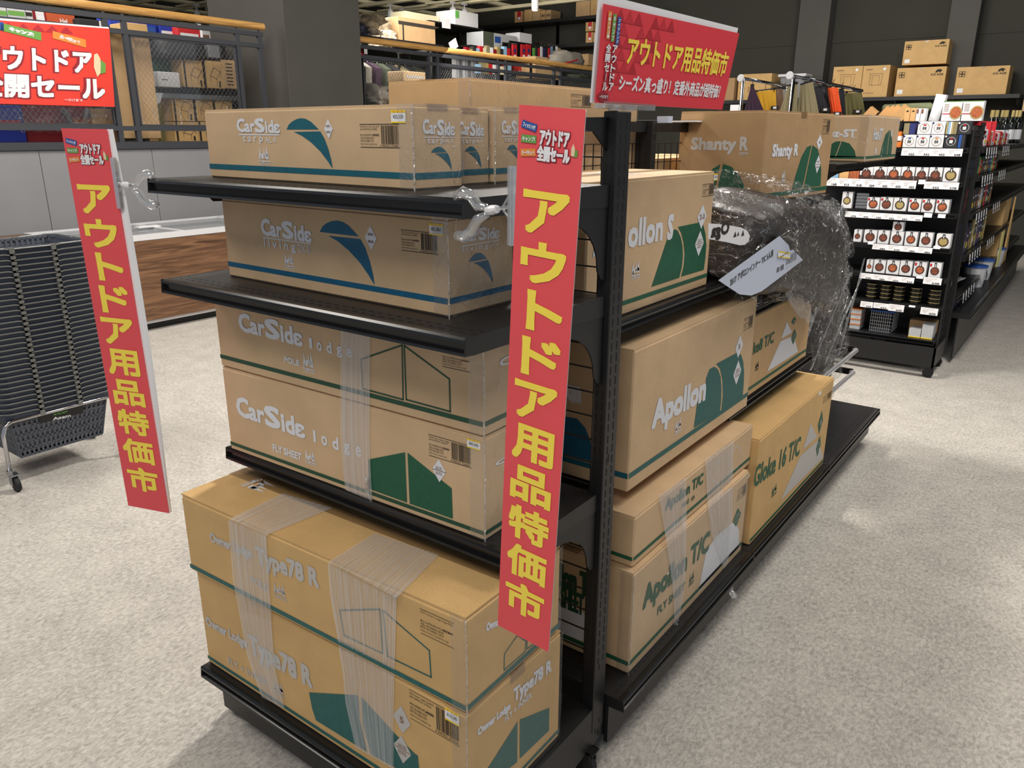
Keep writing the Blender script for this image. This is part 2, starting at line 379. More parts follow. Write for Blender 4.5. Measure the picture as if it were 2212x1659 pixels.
# ------------------------------------------------------------------ flat print on real faces
_TX = {}; _BL = {}
def glyphs(s, space=1.0):
    if (s, space) in _TX: return _TX[(s, space)]
    c = bpy.data.curves.new('text', 'FONT'); c.body = s; c.resolution_u = 2; c.space_character = space
    o = bpy.data.objects.new('text', c); COL.objects.link(o)
    dg = bpy.context.evaluated_depsgraph_get(); me = bpy.data.meshes.new_from_object(o.evaluated_get(dg))
    vs = [(v.co.x, v.co.y) for v in me.vertices]; fs = [tuple(p.vertices) for p in me.polygons]
    COL.objects.unlink(o); bpy.data.objects.remove(o); bpy.data.curves.remove(c); bpy.data.meshes.remove(me)
    x0 = min(v[0] for v in vs); x1 = max(v[0] for v in vs); y0 = min(v[1] for v in vs); y1 = max(v[1] for v in vs)
    vs = [(x-x0, y-y0) for x, y in vs]; _BL[s] = y0; _TX[(s, space)] = (vs, fs, max(x1-x0, 1e-3), max(y1-y0, 1e-3)); return _TX[(s, space)]
class Face:
    def __init__(s, o, U, V, n=None):
        s.o = Vector(o); s.U = Vector(U).normalized(); s.V = Vector(V).normalized(); s.n = Vector(n).normalized() if n else s.U.cross(s.V).normalized()
    def px(s, x, y):
        r = ray(x, y); t = (s.o-CAMP).dot(s.n)/r.dot(s.n); p = CAMP+r*t-s.o; return (p.dot(s.U), p.dot(s.V))
    def at(s, u, v, l=0): return s.o+s.U*u+s.V*v+s.n*l
class Print:
    def __init__(s, face, lift=.0007): s.f = face; s.mb = MB(); s.ms = []; s.l = lift
    def mi(s, m):
        if m not in s.ms: s.ms.append(m)
        return s.ms.index(m)
    def uv(s, pts, m, k=0):
        s.mb.add([s.f.at(u, v, s.l+k*.0004) for u, v in pts], [tuple(range(len(pts)))], s.mi(m)); return s
    def poly(s, pts, m, k=0): return s.uv([s.f.px(*p) for p in pts], m, k)
    def rect(s, a, b, m, k=0):
        (u0, v0), (u1, v1) = s.f.px(*a), s.f.px(*b); return s.uv([(u0, v0), (u1, v0), (u1, v1), (u0, v1)], m, k)
    def line(s, pts, w, m, k=0, closed=False, px=True):
        q = [s.f.px(*p) for p in pts] if px else pts
        if closed: q = q+[q[0]]
        for (a, b), (c, d) in zip(q, q[1:]):
            L = math.hypot(c-a, d-b) or 1; nx, ny = -(d-b)/L*w/2, (c-a)/L*w/2; ex, ey = (c-a)/L*w*.4, (d-b)/L*w*.4
            s.uv([(a-nx-ex, b-ny-ey), (c-nx+ex, d-ny+ey), (c+nx+ex, d+ny+ey), (a+nx-ex, b+ny-ey)], m, k)
        return s
    def text(s, t, a, b, m, bold=0, k=1, px=True, space=1.0, shear=0, rot=False, map=None, bu=1.0):
        vs, fs, w, h = glyphs(t, space)
        if px: (u0, v0), (u1, v1) = s.f.px(*a), s.f.px(*b)
        else: (u0, v0), (u1, v1) = a, b
        bb = bold*abs(v1-v0) if not rot else bold*abs(u1-u0)
        offs = [(0, 0)]
        if bold: offs += [(i*bb*.9*bu, j*bb*.9) for i in (-1, 0, 1) for j in (-1, 0, 1) if i or j]
        du, dv = (u1-u0), (v1-v0); su, sv = (1 if du > 0 else -1), (1 if dv > 0 else -1)
        mi = s.mi(m); W_, H_ = du-2*bb*su, dv-2*bb*sv
        for i, (ox, oy) in enumerate(offs):
            P = []
            for x, y in vs:
                p, q = x/w, y/h
                uu, vv = (u0+bb*su+p*W_+ox, v0+bb*sv+q*H_+oy+shear*p*du)
                P.append(map(uu, vv, s.l+k*.0004+i*2e-5) if map else s.f.at(uu, vv, s.l+k*.0004+i*2e-5))
            s.mb.add(P, fs, mi)
        return s
    def shape(s, parts, a, b, m, k=0, px=True):
        if px: (u0, v0), (u1, v1) = s.f.px(*a), s.f.px(*b)
        else: (u0, v0), (u1, v1) = a, b
        for p in parts: s.uv([(u0+x*(u1-u0), v0+y*(v1-v0)) for x, y in p], m, k)
        return s
    def build(s, name, parent, label=None): return s.mb.build(name, s.ms, parent, label=label)
SAIL = [[(0, .774), (.79*.95, .774), (.68, .84), (.58, .93), (.47, .985), (.36, 1), (.25, .98), (.14, .93), (.06, .87)],
        [(.17, .725), (.78, .735), (.86, .6), (.93, .4), (.98, .18), (1, 0), (.9, .15), (.75, .34), (.55, .52), (.35, .65)]]
def _tree(x, w, h0, h1):
    c = x+w/2; L = []; Rr = []
    for i in range(5):
        t = i/5; y = h0+(h1-h0)*t; ww = w/2*(1-t)
        L += [(c-ww, y), (c-ww*.55, y+(h1-h0)*.12)]; Rr += [(c+ww, y), (c+ww*.55, y+(h1-h0)*.12)]
    return L+[(c, h1)]+Rr[::-1]
TREES = [_tree(0, .3, .30, .95), _tree(.42, .22, .45, .9), _tree(.62, .3, .40, 1.0), [(.1, .3), (.9, .3), (.9, .5), (.72, .62), (.55, .5), (.4, .62), (.2, .5)]]
def ogawa(P, a, b, m, hole='card', px=True):
    f = P.f; (u0, v0), (u1, v1) = (f.px(*a), f.px(*b)) if px else (a, b); h = v1-v0
    P.shape(TREES, (u0, v0), (u1, v1), m, px=False)
    P.uv([(u0+(u1-u0)*.42, v0+h*.30), (u0+(u1-u0)*.62, v0+h*.30), (u0+(u1-u0)*.62, v0+h*.44), (u0+(u1-u0)*.42, v0+h*.44)], hole, 1)
    P.text('Ogawa', (u0, v0+h*.07), (u1, v0+h*.25), m, .05, px=False)
    P.uv([(u0, v0), (u1, v0), (u1, v0+h*.035), (u0, v0+h*.035)], m)
def carside(P, a, b, m, sub=None, suba=None, subb=None):
    # "Car Side" lettering with big capitals
    f = P.f; (u0, v0), (u1, v1) = f.px(*a), f.px(*b); w = u1-u0; h = v1-v0
    P.text('C', (u0, v0+h*.08), (u0+w*.2, v1), m, .05, px=False); P.text('ar', (u0+w*.19, v0+h*.08), (u0+w*.43, v0+h*.68), m, .07, px=False)
    P.text('S', (u0+w*.43, v0+h*.05), (u0+w*.66, v1), m, .06, px=False); P.text('id', (u0+w*.67, v0+h*.03), (u0+w*.86, v0+h*.86), m, .055, px=False)
    P.text('\u03b5', (u0+w*.86, v0+h*.02), (u1, v0+h*.62), m, .07, px=False)
    if sub: P.text(sub, suba, subb, m, .02, space=1.5)
def info(P, a, b, code, l1, bars=True, m='ink'):
    f = P.f; (u0, v0), (u1, v1) = f.px(*a), f.px(*b); w = u1-u0; h = v1-v0; t = .0011
    P.uv([(u0, v1-t), (u1, v1-t), (u1, v1), (u0, v1)], m); P.uv([(u0, v0), (u1, v0), (u1, v0+t), (u0, v0+t)], m)
    x1 = u0+w*(.5 if bars else .98)
    L = [l1, 'JAN:4909232 '+code, 'キャンパルジャパン株式会社', 'TEL 03-6666-2537', 'FAX 03-6666-1417', 'http://www.campal.co.jp']
    ys = [.84, .73, .5, .37, .25, .11]; ww = [1, .9, 1, .72, .72, .86]
    for s_, y, q in zip(L, ys, ww):
        if not bars and s_.startswith('JAN'): continue
        P.text(s_, (u0+w*.01, v0+h*y), (u0+(x1-u0)*q, v0+h*(y+.085)), m, .04 if 'キ' in s_ else 0, px=False)
    if bars:
        x = u0+w*.55; rnd = random.Random(code); e = u0+w*.98
        while x < e:
            q = rnd.choice((.0012, .0018, .0026))*w/.13; P.uv([(x, v0+h*.16), (min(x+q, e), v0+h*.16), (min(x+q, e), v0+h*.93), (x, v0+h*.93)], m); x += q+rnd.choice((.0010, .0014, .0022))*w/.13
        P.text('4 909232 '+code, (u0+w*.52, v0+h*.05), (u0+w*.97, v0+h*.14), m, 0, px=False)
def sticker(face, a, b, price, parent, name='price_sticker', lift=.0012):
    P = Print(face, lift); (u0, v0), (u1, v1) = face.px(*a), face.px(*b); h = v1-v0; w = u1-u0
    P.uv([(u0, v0), (u1, v0), (u1, v1), (u0, v1)], 'paper'); P.uv([(u0, v0), (u1, v0), (u1, v0+h*.12), (u0, v0+h*.12)], 'yellow', 1)
    P.uv([(u0, v1-h*.2), (u1, v1-h*.2), (u1, v1), (u0, v1)], 'yellow', 1); P.text('特 価 品', (u0+w*.12, v1-h*.16), (u1-w*.12, v1-h*.05), 'orange', 0, 2, px=False)
    P.text(price, (u0+w*.15, v0+h*.32), (u1-w*.15, v0+h*.66), 'ink', .0, 2, px=False)
    return P.build(name, parent, label='white price sticker with yellow bands')
def diamond(P, c, top, m, ink, lines, half=None):
    f = P.f; (u, v), (tu, tv) = f.px(*c), f.px(*top); h = tv-v; w = half or h*.72
    P.uv([(u-w, v), (u, v-h), (u+w, v), (u, v+h)], m, 1)
    n = len(lines)
    for i, t in enumerate(lines):
        if t == '-':
            P.uv([(u-w, v-.0008), (u+w, v-.0008), (u+w, v+.0008), (u-w, v+.0008)], ink, 2); continue
        hh = h*.62/max(n, 1.6) if n > 1 else h*.62; y = v+h*(.0 if n == 1 else (.30-.6*i/(n-1)))
        ww = w*(.46 if n > 1 else .22*max(1, len(t)*.8)); P.text(t, (u-ww, y-hh*.36), (u+ww, y+hh*.36), ink, .03, 3, px=False)

# ------------------------------------------------------------------ cardboard boxes
class Carton: pass
def carton(label, o, w, d, h, rz=0, m='card', group=None, tape='x', name='cardboard_box', seam=True, cat='box', round_=.004):
    C = Carton(); C.root = thing(name, label, cat, o, rz, group)
    fr = Matrix.Translation(Vector(o)) @ Matrix.Rotation(rz, 4, 'Z')
    MB().box(0, 0, 0, w, d, h-.003, fr=fr, c=round_).build('box_body', m, C.root)
    ux = Vector((cos(rz), sin(rz), 0)); uy = Vector((-sin(rz), cos(rz), 0)); o = Vector(o); zz = Vector((0, 0, 1))
    if seam:
        g = .0015
        if tape != 'y':
            for a, b in ((.0025, d/2-g), (d/2+g, d-.0025)): MB().box(.002, a, h-.0045, w-.002, b, h, fr=fr).build('top_flap', m, C.root)
            MB().box(-.0012, d/2-.025, h+.0002, w+.0012, d/2+.025, h+.0010, fr=fr).box(-.0012, d/2-.025, h*.72, -.0004, d/2+.025, h+.0010, fr=fr).box(w+.0004, d/2-.025, h*.93, w+.0012, d/2+.025, h+.001, fr=fr).build('packing_tape', 'tape_b', C.root)
        else:
            for a, b in ((.0025, w/2-g), (w/2+g, w-.0025)): MB().box(a, .002, h-.0045, b, d-.002, h, fr=fr).build('top_flap', m, C.root)
            MB().box(w/2-.025, -.0012, h+.0002, w/2+.025, d+.0012, h+.0010, fr=fr).build('packing_tape', 'tape_b', C.root)
    C.front = Face(o, ux, zz, -uy); C.right = Face(o+ux*w, uy, zz, ux); C.top = Face(o+zz*h, ux, uy, zz)
    C.w, C.d, C.h, C.m, C.fr = w, d, h, m, fr
    return C
def stripe(C, v0, v1, m, right=True, name='printed_stripe'):
    P = Print(C.front); P.uv([(.002, v0), (C.w-.002, v0), (C.w-.002, v1), (.002, v1)], m); P.build(name, C.root)
    if right:
        P = Print(C.right); P.uv([(.002, v0), (C.d-.002, v0), (C.d-.002, v1), (.002, v1)], m); P.build(name, C.root)
def clear_end(C, creases=True):
    fr = C.fr; w, d, h = C.w, C.d, C.h
    b = MB(); e = .0022
    nx, ny = 6, 6; rnd = random.Random(h*1000)
    vs = []; fs = []
    for j in range(ny+1):
        for i in range(nx+1):
            vs.append(fr @ Vector((w+e+rnd.uniform(0, .0025), d*i/nx, h*j/ny)))
    for j in range(ny):
        for i in range(nx): fs.append((j*(nx+1)+i, j*(nx+1)+i+1, (j+1)*(nx+1)+i+1, (j+1)*(nx+1)+i))
    b.add(vs, fs); b.box(w-.035, -.0022, .002, w+.002, -.0012, h, fr=fr)
    b.build('clear_tape', 'tape', C.root)
    c = MB()
    for k in range(4):
        y = rnd.uniform(.05, .95)*d; zz = rnd.uniform(.02, .9)*h; q = rnd.uniform(.02, .05)
        c.bar(fr @ Vector((w+.005, y, zz)), fr @ Vector((w+.005, y+rnd.uniform(-.02, .02), min(zz+q, h))), .0011, .0006)
    c.tube([fr @ Vector((w+.0025, -.002, 0)), fr @ Vector((w+.0035, -.002, h*.5)), fr @ Vector((w+.0025, -.002, h))], .0016, 5)
    c.build('tape_crease', 'filmw', C.root)
# ================================================================== THE SETTING
fl = MB().quad((-16, -6, 0), (7, -6, 0), (7, 14, 0), (-16, 14, 0)); struct('floor', fl, 'floor', origin=(0, 0, 0))
UX = -6.3; UZ = 1.40
# low wall with grey panels under the balustrade
wl = thing('wall_left', None, None, (UX, 1, 0), kind='structure')
MB().box(UX-.25, -6, 0, UX-.012, 14, UZ+.005).build('wall_core', 'wallgrey', wl)
ys = [oX(UX, 84, 330)[1], oX(UX, 328, 330)[1]]; pw = ys[1]-ys[0]
y = ys[0]-6*pw
while y < 13:
    MB().box(UX-.012, y+.0025, .06, UX, y+pw-.0025, UZ).build('wall_panel', 'wallgrey', wl); y += pw
MB().box(UX-.012, -6, 0, UX+.006, 14, .06).build('wall_plinth', 'dark', wl)
cap = MB().box(UX-.30, -6, UZ+.005, UX+.02, 4.14, UZ+.065).box(UX-.30, 5.18, UZ+.005, UX+.02, 13.5, UZ+.065); struct('trim_1', cap, 'fence')
struct('wall_upper_floor', MB().box(-16, -6, UZ-.2, UX-.26, 14, UZ), 'floor')
BY = 11.8
wb = thing('wall_back', None, None, (0, BY, 0), kind='structure')
MB().box(-16, BY, 0, 7, BY+.2, 5).build('wall_surface', 'dwall', wb)
bw = MB()
bw.box(-16, BY-.012, 2.86, 7, BY, 2.90); bw.build('wall_joint', 'dwall', wb)
struct('wall_side', MB().box(-16.2, -6, 0, -16, 14, 5), 'dwall')
struct('ceiling', MB().box(-16, -6, 5, 7, 14, 5.1), 'ceil')
def pillar(x0, y0, x1, y1, z0=0): return struct('trim_2', MB().box(x0, y0, z0, x1, y1, 5, c=.004), 'pillar')
pillar(-7.45, 4.14, -6.17, 5.17)
for xa, xb in ((oY(BY-.25, 1722, 100)[0], oY(BY-.25, 1787, 100)[0]), (oY(BY-.25, 2049, 60)[0], oY(BY-.25, 2112, 60)[0])): struct('trim_3', MB().box(xa, BY-.3, 0, xb, BY, 5), 'pillar')

# ------------------------------------------------------------------ balustrade on the low wall
def balustrade(y0, y1, posts, label, glass, ends):
    t = thing('balustrade', label, 'railing', (UX, y0, UZ+.065))
    zt, zm, zl = 2.49, 2.375, 1.58
    MB().tube([(UX, y0, 2.555), (UX, y1, 2.555)], .034, 14).build('handrail', 'rail_wood', t, smooth=False, label='round light wood handrail')
    r = MB()
    ft = y1-.02
    MB().box(UX-.02, y0, zt-.028, UX+.02, ft, zt+.012).build('top_rail', 'fence', t)
    MB().box(UX-.02, y0, zm-.02, UX+.02, ft, zm+.02).build('middle_rail', 'fence', t)
    MB().box(UX-.02, y0, zl-.02, UX+.02, ft, zl+.02).build('bottom_rail', 'fence', t)
    for p in posts: MB().box(UX-.018, p-.022, UZ+.065, UX+.018, p+.022, zt-.02).box(UX-.008, p-.008, zt, UX+.008, p+.008, 2.53).build('post', 'fence', t)
    for a, b in glass:
        f = MB()
        for q in ((a, b, zl+.02, zl+.035), (a, b, zm-.035, zm-.02), (a, a+.014, zl+.03, zm-.03), (b-.014, b, zl+.03, zm-.03)): f.box(UX-.012, q[0], q[2], UX+.012, q[1], q[3])
        f.build('pane_frame', 'fence', t)
        g = MB().box(UX-.003, a+.012, zl+.03, UX+.003, b-.012, zm-.03).build('glass_pane', 'glass', t)
        w = MB(); H = zm-zl-.06; L = b-a-.03; n = int((L+H)/.045)
        for sgn in (1, -1):
            for i in range(n):
                s0 = -H+i*.045; ya, za, yb, zb = s0, 0, s0+H*.8, H
                if ya < 0: za = -ya/.8*1.0; ya = 0
                if yb > L: zb = H-(yb-L)/.8; yb = L
                if za >= H or zb <= 0 or yb <= ya: continue
                if sgn < 0: ya, yb = L-ya, L-yb
                w.bar((UX+.004, a+.015+ya, zl+.03+za), (UX+.004, a+.015+yb, zl+.03+zb), .0016, .0012)
        w.build('wire_in_glass', 'steel', g)
    return t
py = [oX(UX, *p)[1] for p in ((240, 150), (280, 150))]
balustrade(-3.0, 3.98, [-1.9, -1.75, .2, .38, py[0], py[1], 3.66, 3.92], 'long balustrade at left with round oak handrail ending in front of the grey pillar', [(.41, py[0]-.03), (py[1]+.03, 3.63)], None)
balustrade(5.19, 11.7, [5.25, 6.42, 6.58, 7.84, 8.02, 9.24, 9.42, 10.7], 'far balustrade with oak handrail running from the grey pillar to the back wall', [(5.3, 6.39), (6.62, 7.8), (8.06, 9.2), (9.46, 10.66)], None)

# ------------------------------------------------------------------ ceiling grid with track lights
CZ = 3.62
def ceiling_beam(a, b, w=.07, n='grid_beam'):
    return MB().box(min(a[0], b[0])-w/2*(a[0] == b[0]), min(a[1], b[1])-w/2*(a[1] == b[1]), CZ, max(a[0], b[0])+w/2*(a[0] == b[0]), max(a[1], b[1])+w/2*(a[1] == b[1]), CZ+.05)
grid = thing('ceiling_grid', 'cream painted metal ceiling grid hanging above the upper floor', 'ceiling grid', (-9, 6, CZ))
for k in range(12):
    y = 1.6+k*.82; ceiling_beam((-15.5, y), (-5.4-(.5 if k > 9 else 0), y)).build('grid_beam', 'cream', grid)
for k in range(12):
    x = -15.2+k*.86; MB().box(x-.05, 1.2, CZ+.05, x+.05, 10.9, CZ+.10).build('grid_beam', 'cream', grid)
hang = MB()
for i in range(6):
    for j in range(5): hang.box(-15.2+i*1.72-.006, 1.6+j*1.64-.006, CZ+.1, -15.2+i*1.72+.006, 1.6+j*1.64+.006, 5.0)
hang.build('hanger_rod', 'cream', grid)
def spot(px, py, label, s=1.0):
    p = oZ(CZ-.02, px, py)
    t = thing('track_spotlight', label, 'light', (p[0], p[1], p[2]), group='white track spotlights under the ceiling grid')
    x, y, q = p
    MB().box(x-.02, y-.05, q-.01, x+.02, y+.05, q+.02).tube([(x, y, q), (x, y, q-.07)], .012, 8).build('mounting', 'white_p', t)
    MB().box(x-.6, y-.018, q+.02, x+.6, y+.018, q+.05).build('light_track', 'cream', grid)
    MB().lathe((x, y, q-.3), [(.045, 0), (.052, .02), (.052, .21), (.03, .24)], 14).build('lamp_body', 'white_p', t, smooth=False)
    MB().lathe((x, y, q-.307), [(.038, 0), (.040, .008)], 14).build('lamp_lens', 'lamp', t, label='glowing lens')
for px, py, l in ((843, 12, 'second white track spotlight from the left above the cardboard case'), (868, 22, 'white glowing track spotlight just above the brown case on the upper shelf'),
                  (978, 6, 'white track spotlight, left one of the pair near the dark shelf wall'), (1003, 10, 'white track spotlight, right one of the pair near the dark shelf wall'),
                  (1156, -26, 'white track spotlight at the top edge nearest the red price sign'), (424, 12, 'white track spotlight above the handrail left of the grey pillar')):
    spot(px, py, l)

# ================================================================== BLACK DISPLAY RACKS
def shelf_board(parent, org, u, w, L, D, lip=.030, holes=True, bracket=True, name='shelf', rail=True):
    """org = back corner at u=0 on the top surface; u along the front, w towards the front."""
    org = Vector(org); u = Vector(u); w = Vector(w); Z3 = Vector((0, 0, 1))
    def P(a, b, c): return org+u*a+w*b+Z3*c
    b = MB()
    b.prism([(0, 0), (D-.016, 0), (D-.016, -.010), (0, -.010)], P(0, 0, 0), w, Z3, u*L)
    sh = b.build(name, 'black', parent)
    r = MB(); prof = [(D-.018, 0), (D-.004, .0008), (D, -.003), (D+.001, -.008), (D-.006, -.009), (D-.007, -lip+.008), (D+.002, -lip+.005), (D+.003, -lip), (D-.014, -lip), (D-.018, -lip+.006)]
    r.prism(prof, P(0, 0, 0), w, Z3, u*L)
    r.build('price_rail', 'rail', sh)
    for a in (-.0015, L-.0015): MB().prism([(0, 0), (D, 0), (D+.003, -lip), (D-.02, -lip-.002), (D*.55, -lip-.004), (0, -lip-.014)], P(a, 0, .0004), w, Z3, u*.003).build('side_plate', 'black', sh)
    if holes:
        h = MB(); n = int(L/.024)
        for row in (D-.035, D-.055, .05, .035):
            for i in range(n):
                a = .02+i*.024
                if a+.012 < L: h.quad(P(a, row, .0005), P(a+.012, row, .0005), P(a+.012, row+.0025, .0005), P(a, row+.0025, .0005))
        h.build('perforation', 'gap', sh, kind='stuff')
    if bracket:
        for a in (.0, L-.003):
            q = [(0, -.02), (D*.72, -.03), (D*.66, -.058)]
            R_ = min(.13, D*.4)
            for k in range(7):
                t = k/6*pi/2; q.append((.035+R_*(1-sin(t)), -.062-.105*(1-cos(t))))
            q += [(.022, -.185), (0, -.19)]
            MB().prism(q, P(a, 0, 0), w, Z3, u*.003).build('bracket', 'black_d', sh)
    return sh
def upright(parent, x0, y0, x1, y1, zt, faces='-y', z0=.12):
    MB().box(x0, y0, z0, x1, y1, zt, c=.002).build('upright', 'black', parent)
    s = MB(); q = zt-.035
    while q > .3:
        if '-y' in faces:
            for xx in (x0+(x1-x0)*.24, x0+(x1-x0)*.64): s.box(xx, y0-.0004, q, xx+.0035, y0+.001, q+.018)
        if '+x' in faces:
            for yy in (y0+(y1-y0)*.24, y0+(y1-y0)*.64): s.box(x1-.001, yy, q, x1+.0004, yy+.0035, q+.018)
        q -= .0262
    s.build('upright_slot', 'gap', parent, kind='stuff')
def caster(parent, x, y, r=.026, top=.10, w=.022, m='rubber', ang=0):
    c = MB().lathe((x, y, r), [(r*.55, -w/2), (r, -w/2+.003), (r, w/2-.003), (r*.55, w/2)], 18, ax=1)
    o = c.build('caster', m, parent)
    MB().lathe((x, y, r), [(r*.4, -w/2-.003), (r*.4, w/2+.003)], 12, ax=1).box(x-r*.7, y-w/2-.006, r*.6, x+r*.7, y-w/2-.003, top).box(x-r*.7, y+w/2+.003, r*.6, x+r*.7, y+w/2+.006, top).box(x-r, y-w/2-.006, top-.004, x+r, y+w/2+.006, top).build('caster_fork', 'black_d', o)
def wire_mesh(parent, o, U, L, z0, z1, sv, sh, r=.0015, name='wire_mesh'):
    o = Vector(o); U = Vector(U); b = MB(); n = int(L/sv)
    for i in range(n+1):
        p = o+U*(i*L/n); b.bar((p.x, p.y, z0), (p.x, p.y, z1), r*2, r*2)
    k = int((z1-z0)/sh)
    for j in range(k+1):
        zz = z0+(z1-z0)*j/k; a = o; c = o+U*L; b.bar((a.x, a.y, zz), (c.x, c.y, zz), r*2, r*2)
    b.build(name, 'black_d', parent)

ZB, Z3s, Z2s, Z1s, ZT = .20, .777, 1.226, 1.448, 1.586
end = thing('display_rack', 'black steel end rack in front, holding the boxes with printed side logos', 'shelf rack', (-.45, -.2, 0))
upright(end, -.02, 0, .012, .055, ZT, '-y+x'); upright(end, -.93, 0, -.898, .055, ZT)
for zz, D in ((Z1s, .45), (Z2s, .45), (Z3s, .338)): shelf_board(end, (-.9, 0, zz), (1, 0, 0), (0, -1, 0), .9, D)
shelf_board(end, (-.9, 0, ZB), (1, 0, 0), (0, -1, 0), .9, .485, bracket=False, name='base_deck')
MB().box(-.88, -.445, .058, -.02, -.435, ZB-.03).build('kick_plate', 'black', end)
for x in (-.012, -.91): MB().prism([(.055, .085), (.055, ZB-.006), (-.46, ZB-.006), (-.46, .135), (-.40, .075), (-.10, .070)], (x, 0, 0), (0, 1, 0), (0, 0, 1), (.022, 0, 0)).build('base_leg', 'black', end)
for x in (-.9, -.001):
    for y in (-.40, -.005): caster(end, x, y, .029, .078)
s = MB()
for (x, y) in ((-.010, .0),):
    for q in ((.012+.0001, .02, .30, .316), (.0121, .02, .85, .868), (.0121, .02, 1.44, 1.46), (.0121, .03, .135, .15), (.0121, .012, .115, .13), (.0121, .03, .098, .112), (.0121, .038, 1.565, 1.58)): s.box(.0118, q[1], q[2], .0124, q[1]+.003, q[3])
s.build('upright_hole', 'gap', end)
wire_mesh(end, (-.89, .01, 0), (1, 0, 0), .865, .24, 1.50, .096, .054)
MB().prism([(0, 1.575), (-.13, 1.572), (-.13, 1.552), (-.055, 1.548), (0, 1.512)], (-.012, 0, 0), (0, 1, 0), (0, 0, 1), (.004, 0, 0)).build('top_arm', 'black_d', end)
MB().box(-.9, .012, 1.553, -.45, .022, 1.573).build('top_bar', 'black_d', end)

XC = -.4235
main = thing('long_display_rack', 'long black gondola rack running back from the end rack, holding tent boxes', 'shelf rack', (XC, 1.4, 0))
Y0 = .061; BAY = .907
for k in range(4):
    y = Y0+BAY*k; upright(main, XC-.03, y-.018, XC+.03, y+.014, ZT, '+x-y')
for k in range(3):
    a = Y0+BAY*k
    shelf_board(main, (XC+.03, a+.003, ZB), (0, 1, 0), (1, 0, 0), BAY-.006, .0615-XC-.03, bracket=False, name='base_deck')
    MB().box(.012, a, .058, .022, a+BAY-.002, ZB-.03).build('kick_plate', 'black', main)
    MB().box(XC-.46, a, ZB-.02, XC-.03, a+BAY-.002, ZB).build('base_deck', 'black', main)
    if k: wire_mesh(main, (XC-.012, a+.02, 0), (0, 1, 0), BAY-.04, .25, 1.515, .047, .058, .0013)
    else: wire_mesh(main, (XC-.012, a+.03, 0), (0, 1, 0), BAY-.05, .25, 1.515, .047, .058, .0013)
    MB().box(XC-.012, a+.016, 1.55, XC+.012, a+BAY-.018, 1.58).build('top_bar', 'black_d', main)
for y in (.08, .10, Y0+BAY, Y0+2*BAY, Y0+3*BAY-.02):
    MB().box(XC+.02, y-.012, .07, .02, y+.01, ZB-.012).build('base_leg', 'black', main)
for y in (.15, Y0+BAY, Y0+2*BAY, 2.74): caster(main, -.03, y, .029, .075)
XS = -.070; DS = XS-XC-.03
for k, zz in ((0, .660), (0, 1.125), (1, .675), (1, 1.0), (1, 1.325), (2, 1.435)):
    shelf_board(main, (XC+.03, Y0+BAY*k+.004, zz), (0, 1, 0), (1, 0, 0), BAY-.008, DS if zz != .66 else .24, lip=.028, bracket=zz > .9)
for k, zz in ((0, 1.35), (1, 1.20), (1, .7)):
    shelf_board(main, (XC-.03, Y0+BAY*(k+1)-.004, zz), (0, -1, 0), (-1, 0, 0), BAY-.008, .42, holes=False)
for zz in (.49, .37):
    g = MB().tube([(-.12, 1.90, zz), (-.09, 1.93, zz), (-.09, 2.77, zz), (-.12, 2.79, zz)], .011, 12); g.build('guard_bar', 'bar_chrome', main, smooth=True)
    MB().box(XC+.03, 2.775, zz-.015, -.095, 2.79, zz+.015).box(XC+.03, 1.895, zz-.01, -.11, 1.905, zz+.01).build('guard_bracket', 'black_d', main)

# ================================================================== BOXES ON THE END RACK
# 1: Car Side tarp, front of the top shelf
GT = 'tarp boxes lined up on the top shelf'
C1 = carton('long tan box with teal crescent, front box on the top shelf of the end rack', (-.845, -.331, Z1s), .664, .124, .144, -radians(3.0), group=GT, cat='box')
stripe(C1, .019, .030, 'teal')
P = Print(C1.front); carside(P, *z('A', (505, 392), (902, 240)), 'white_ink', 'tarp', *z('A', (560, 492), (745, 412))); P.rect(*z('A', (515, 408), (902, 398)), 'white_ink'); P.text('AL-II', *z('A', (772, 480), (868, 422)), 'white_ink'); P.build('logo_lettering', C1.root)
P = Print(C1.front); P.shape(SAIL, *z('A', (1000, 708), (1380, 240)), 'teal'); P.build('crescent_print', C1.root)
P = Print(C1.front); ogawa(P, *z('A', (712, 684), (802, 515)), 'white_ink'); P.build('tree_logo', C1.root)
P = Print(C1.front); diamond(P, *z('A', (1373, 347), (1373, 252)), 'white_ink', 'brown_ink', ['DARK', 'BROWN']); P.build('diamond_mark', C1.root)
P = Print(C1.front); info(P, *z('A', (1680, 524), (2045, 297)), '233483', '2334-80 Car Side tarp AL-II'); P.build('barcode_print', C1.root)
sticker(C1.front, *z('A', (1974, 292), (2108, 166)), '¥25,520', C1.root)
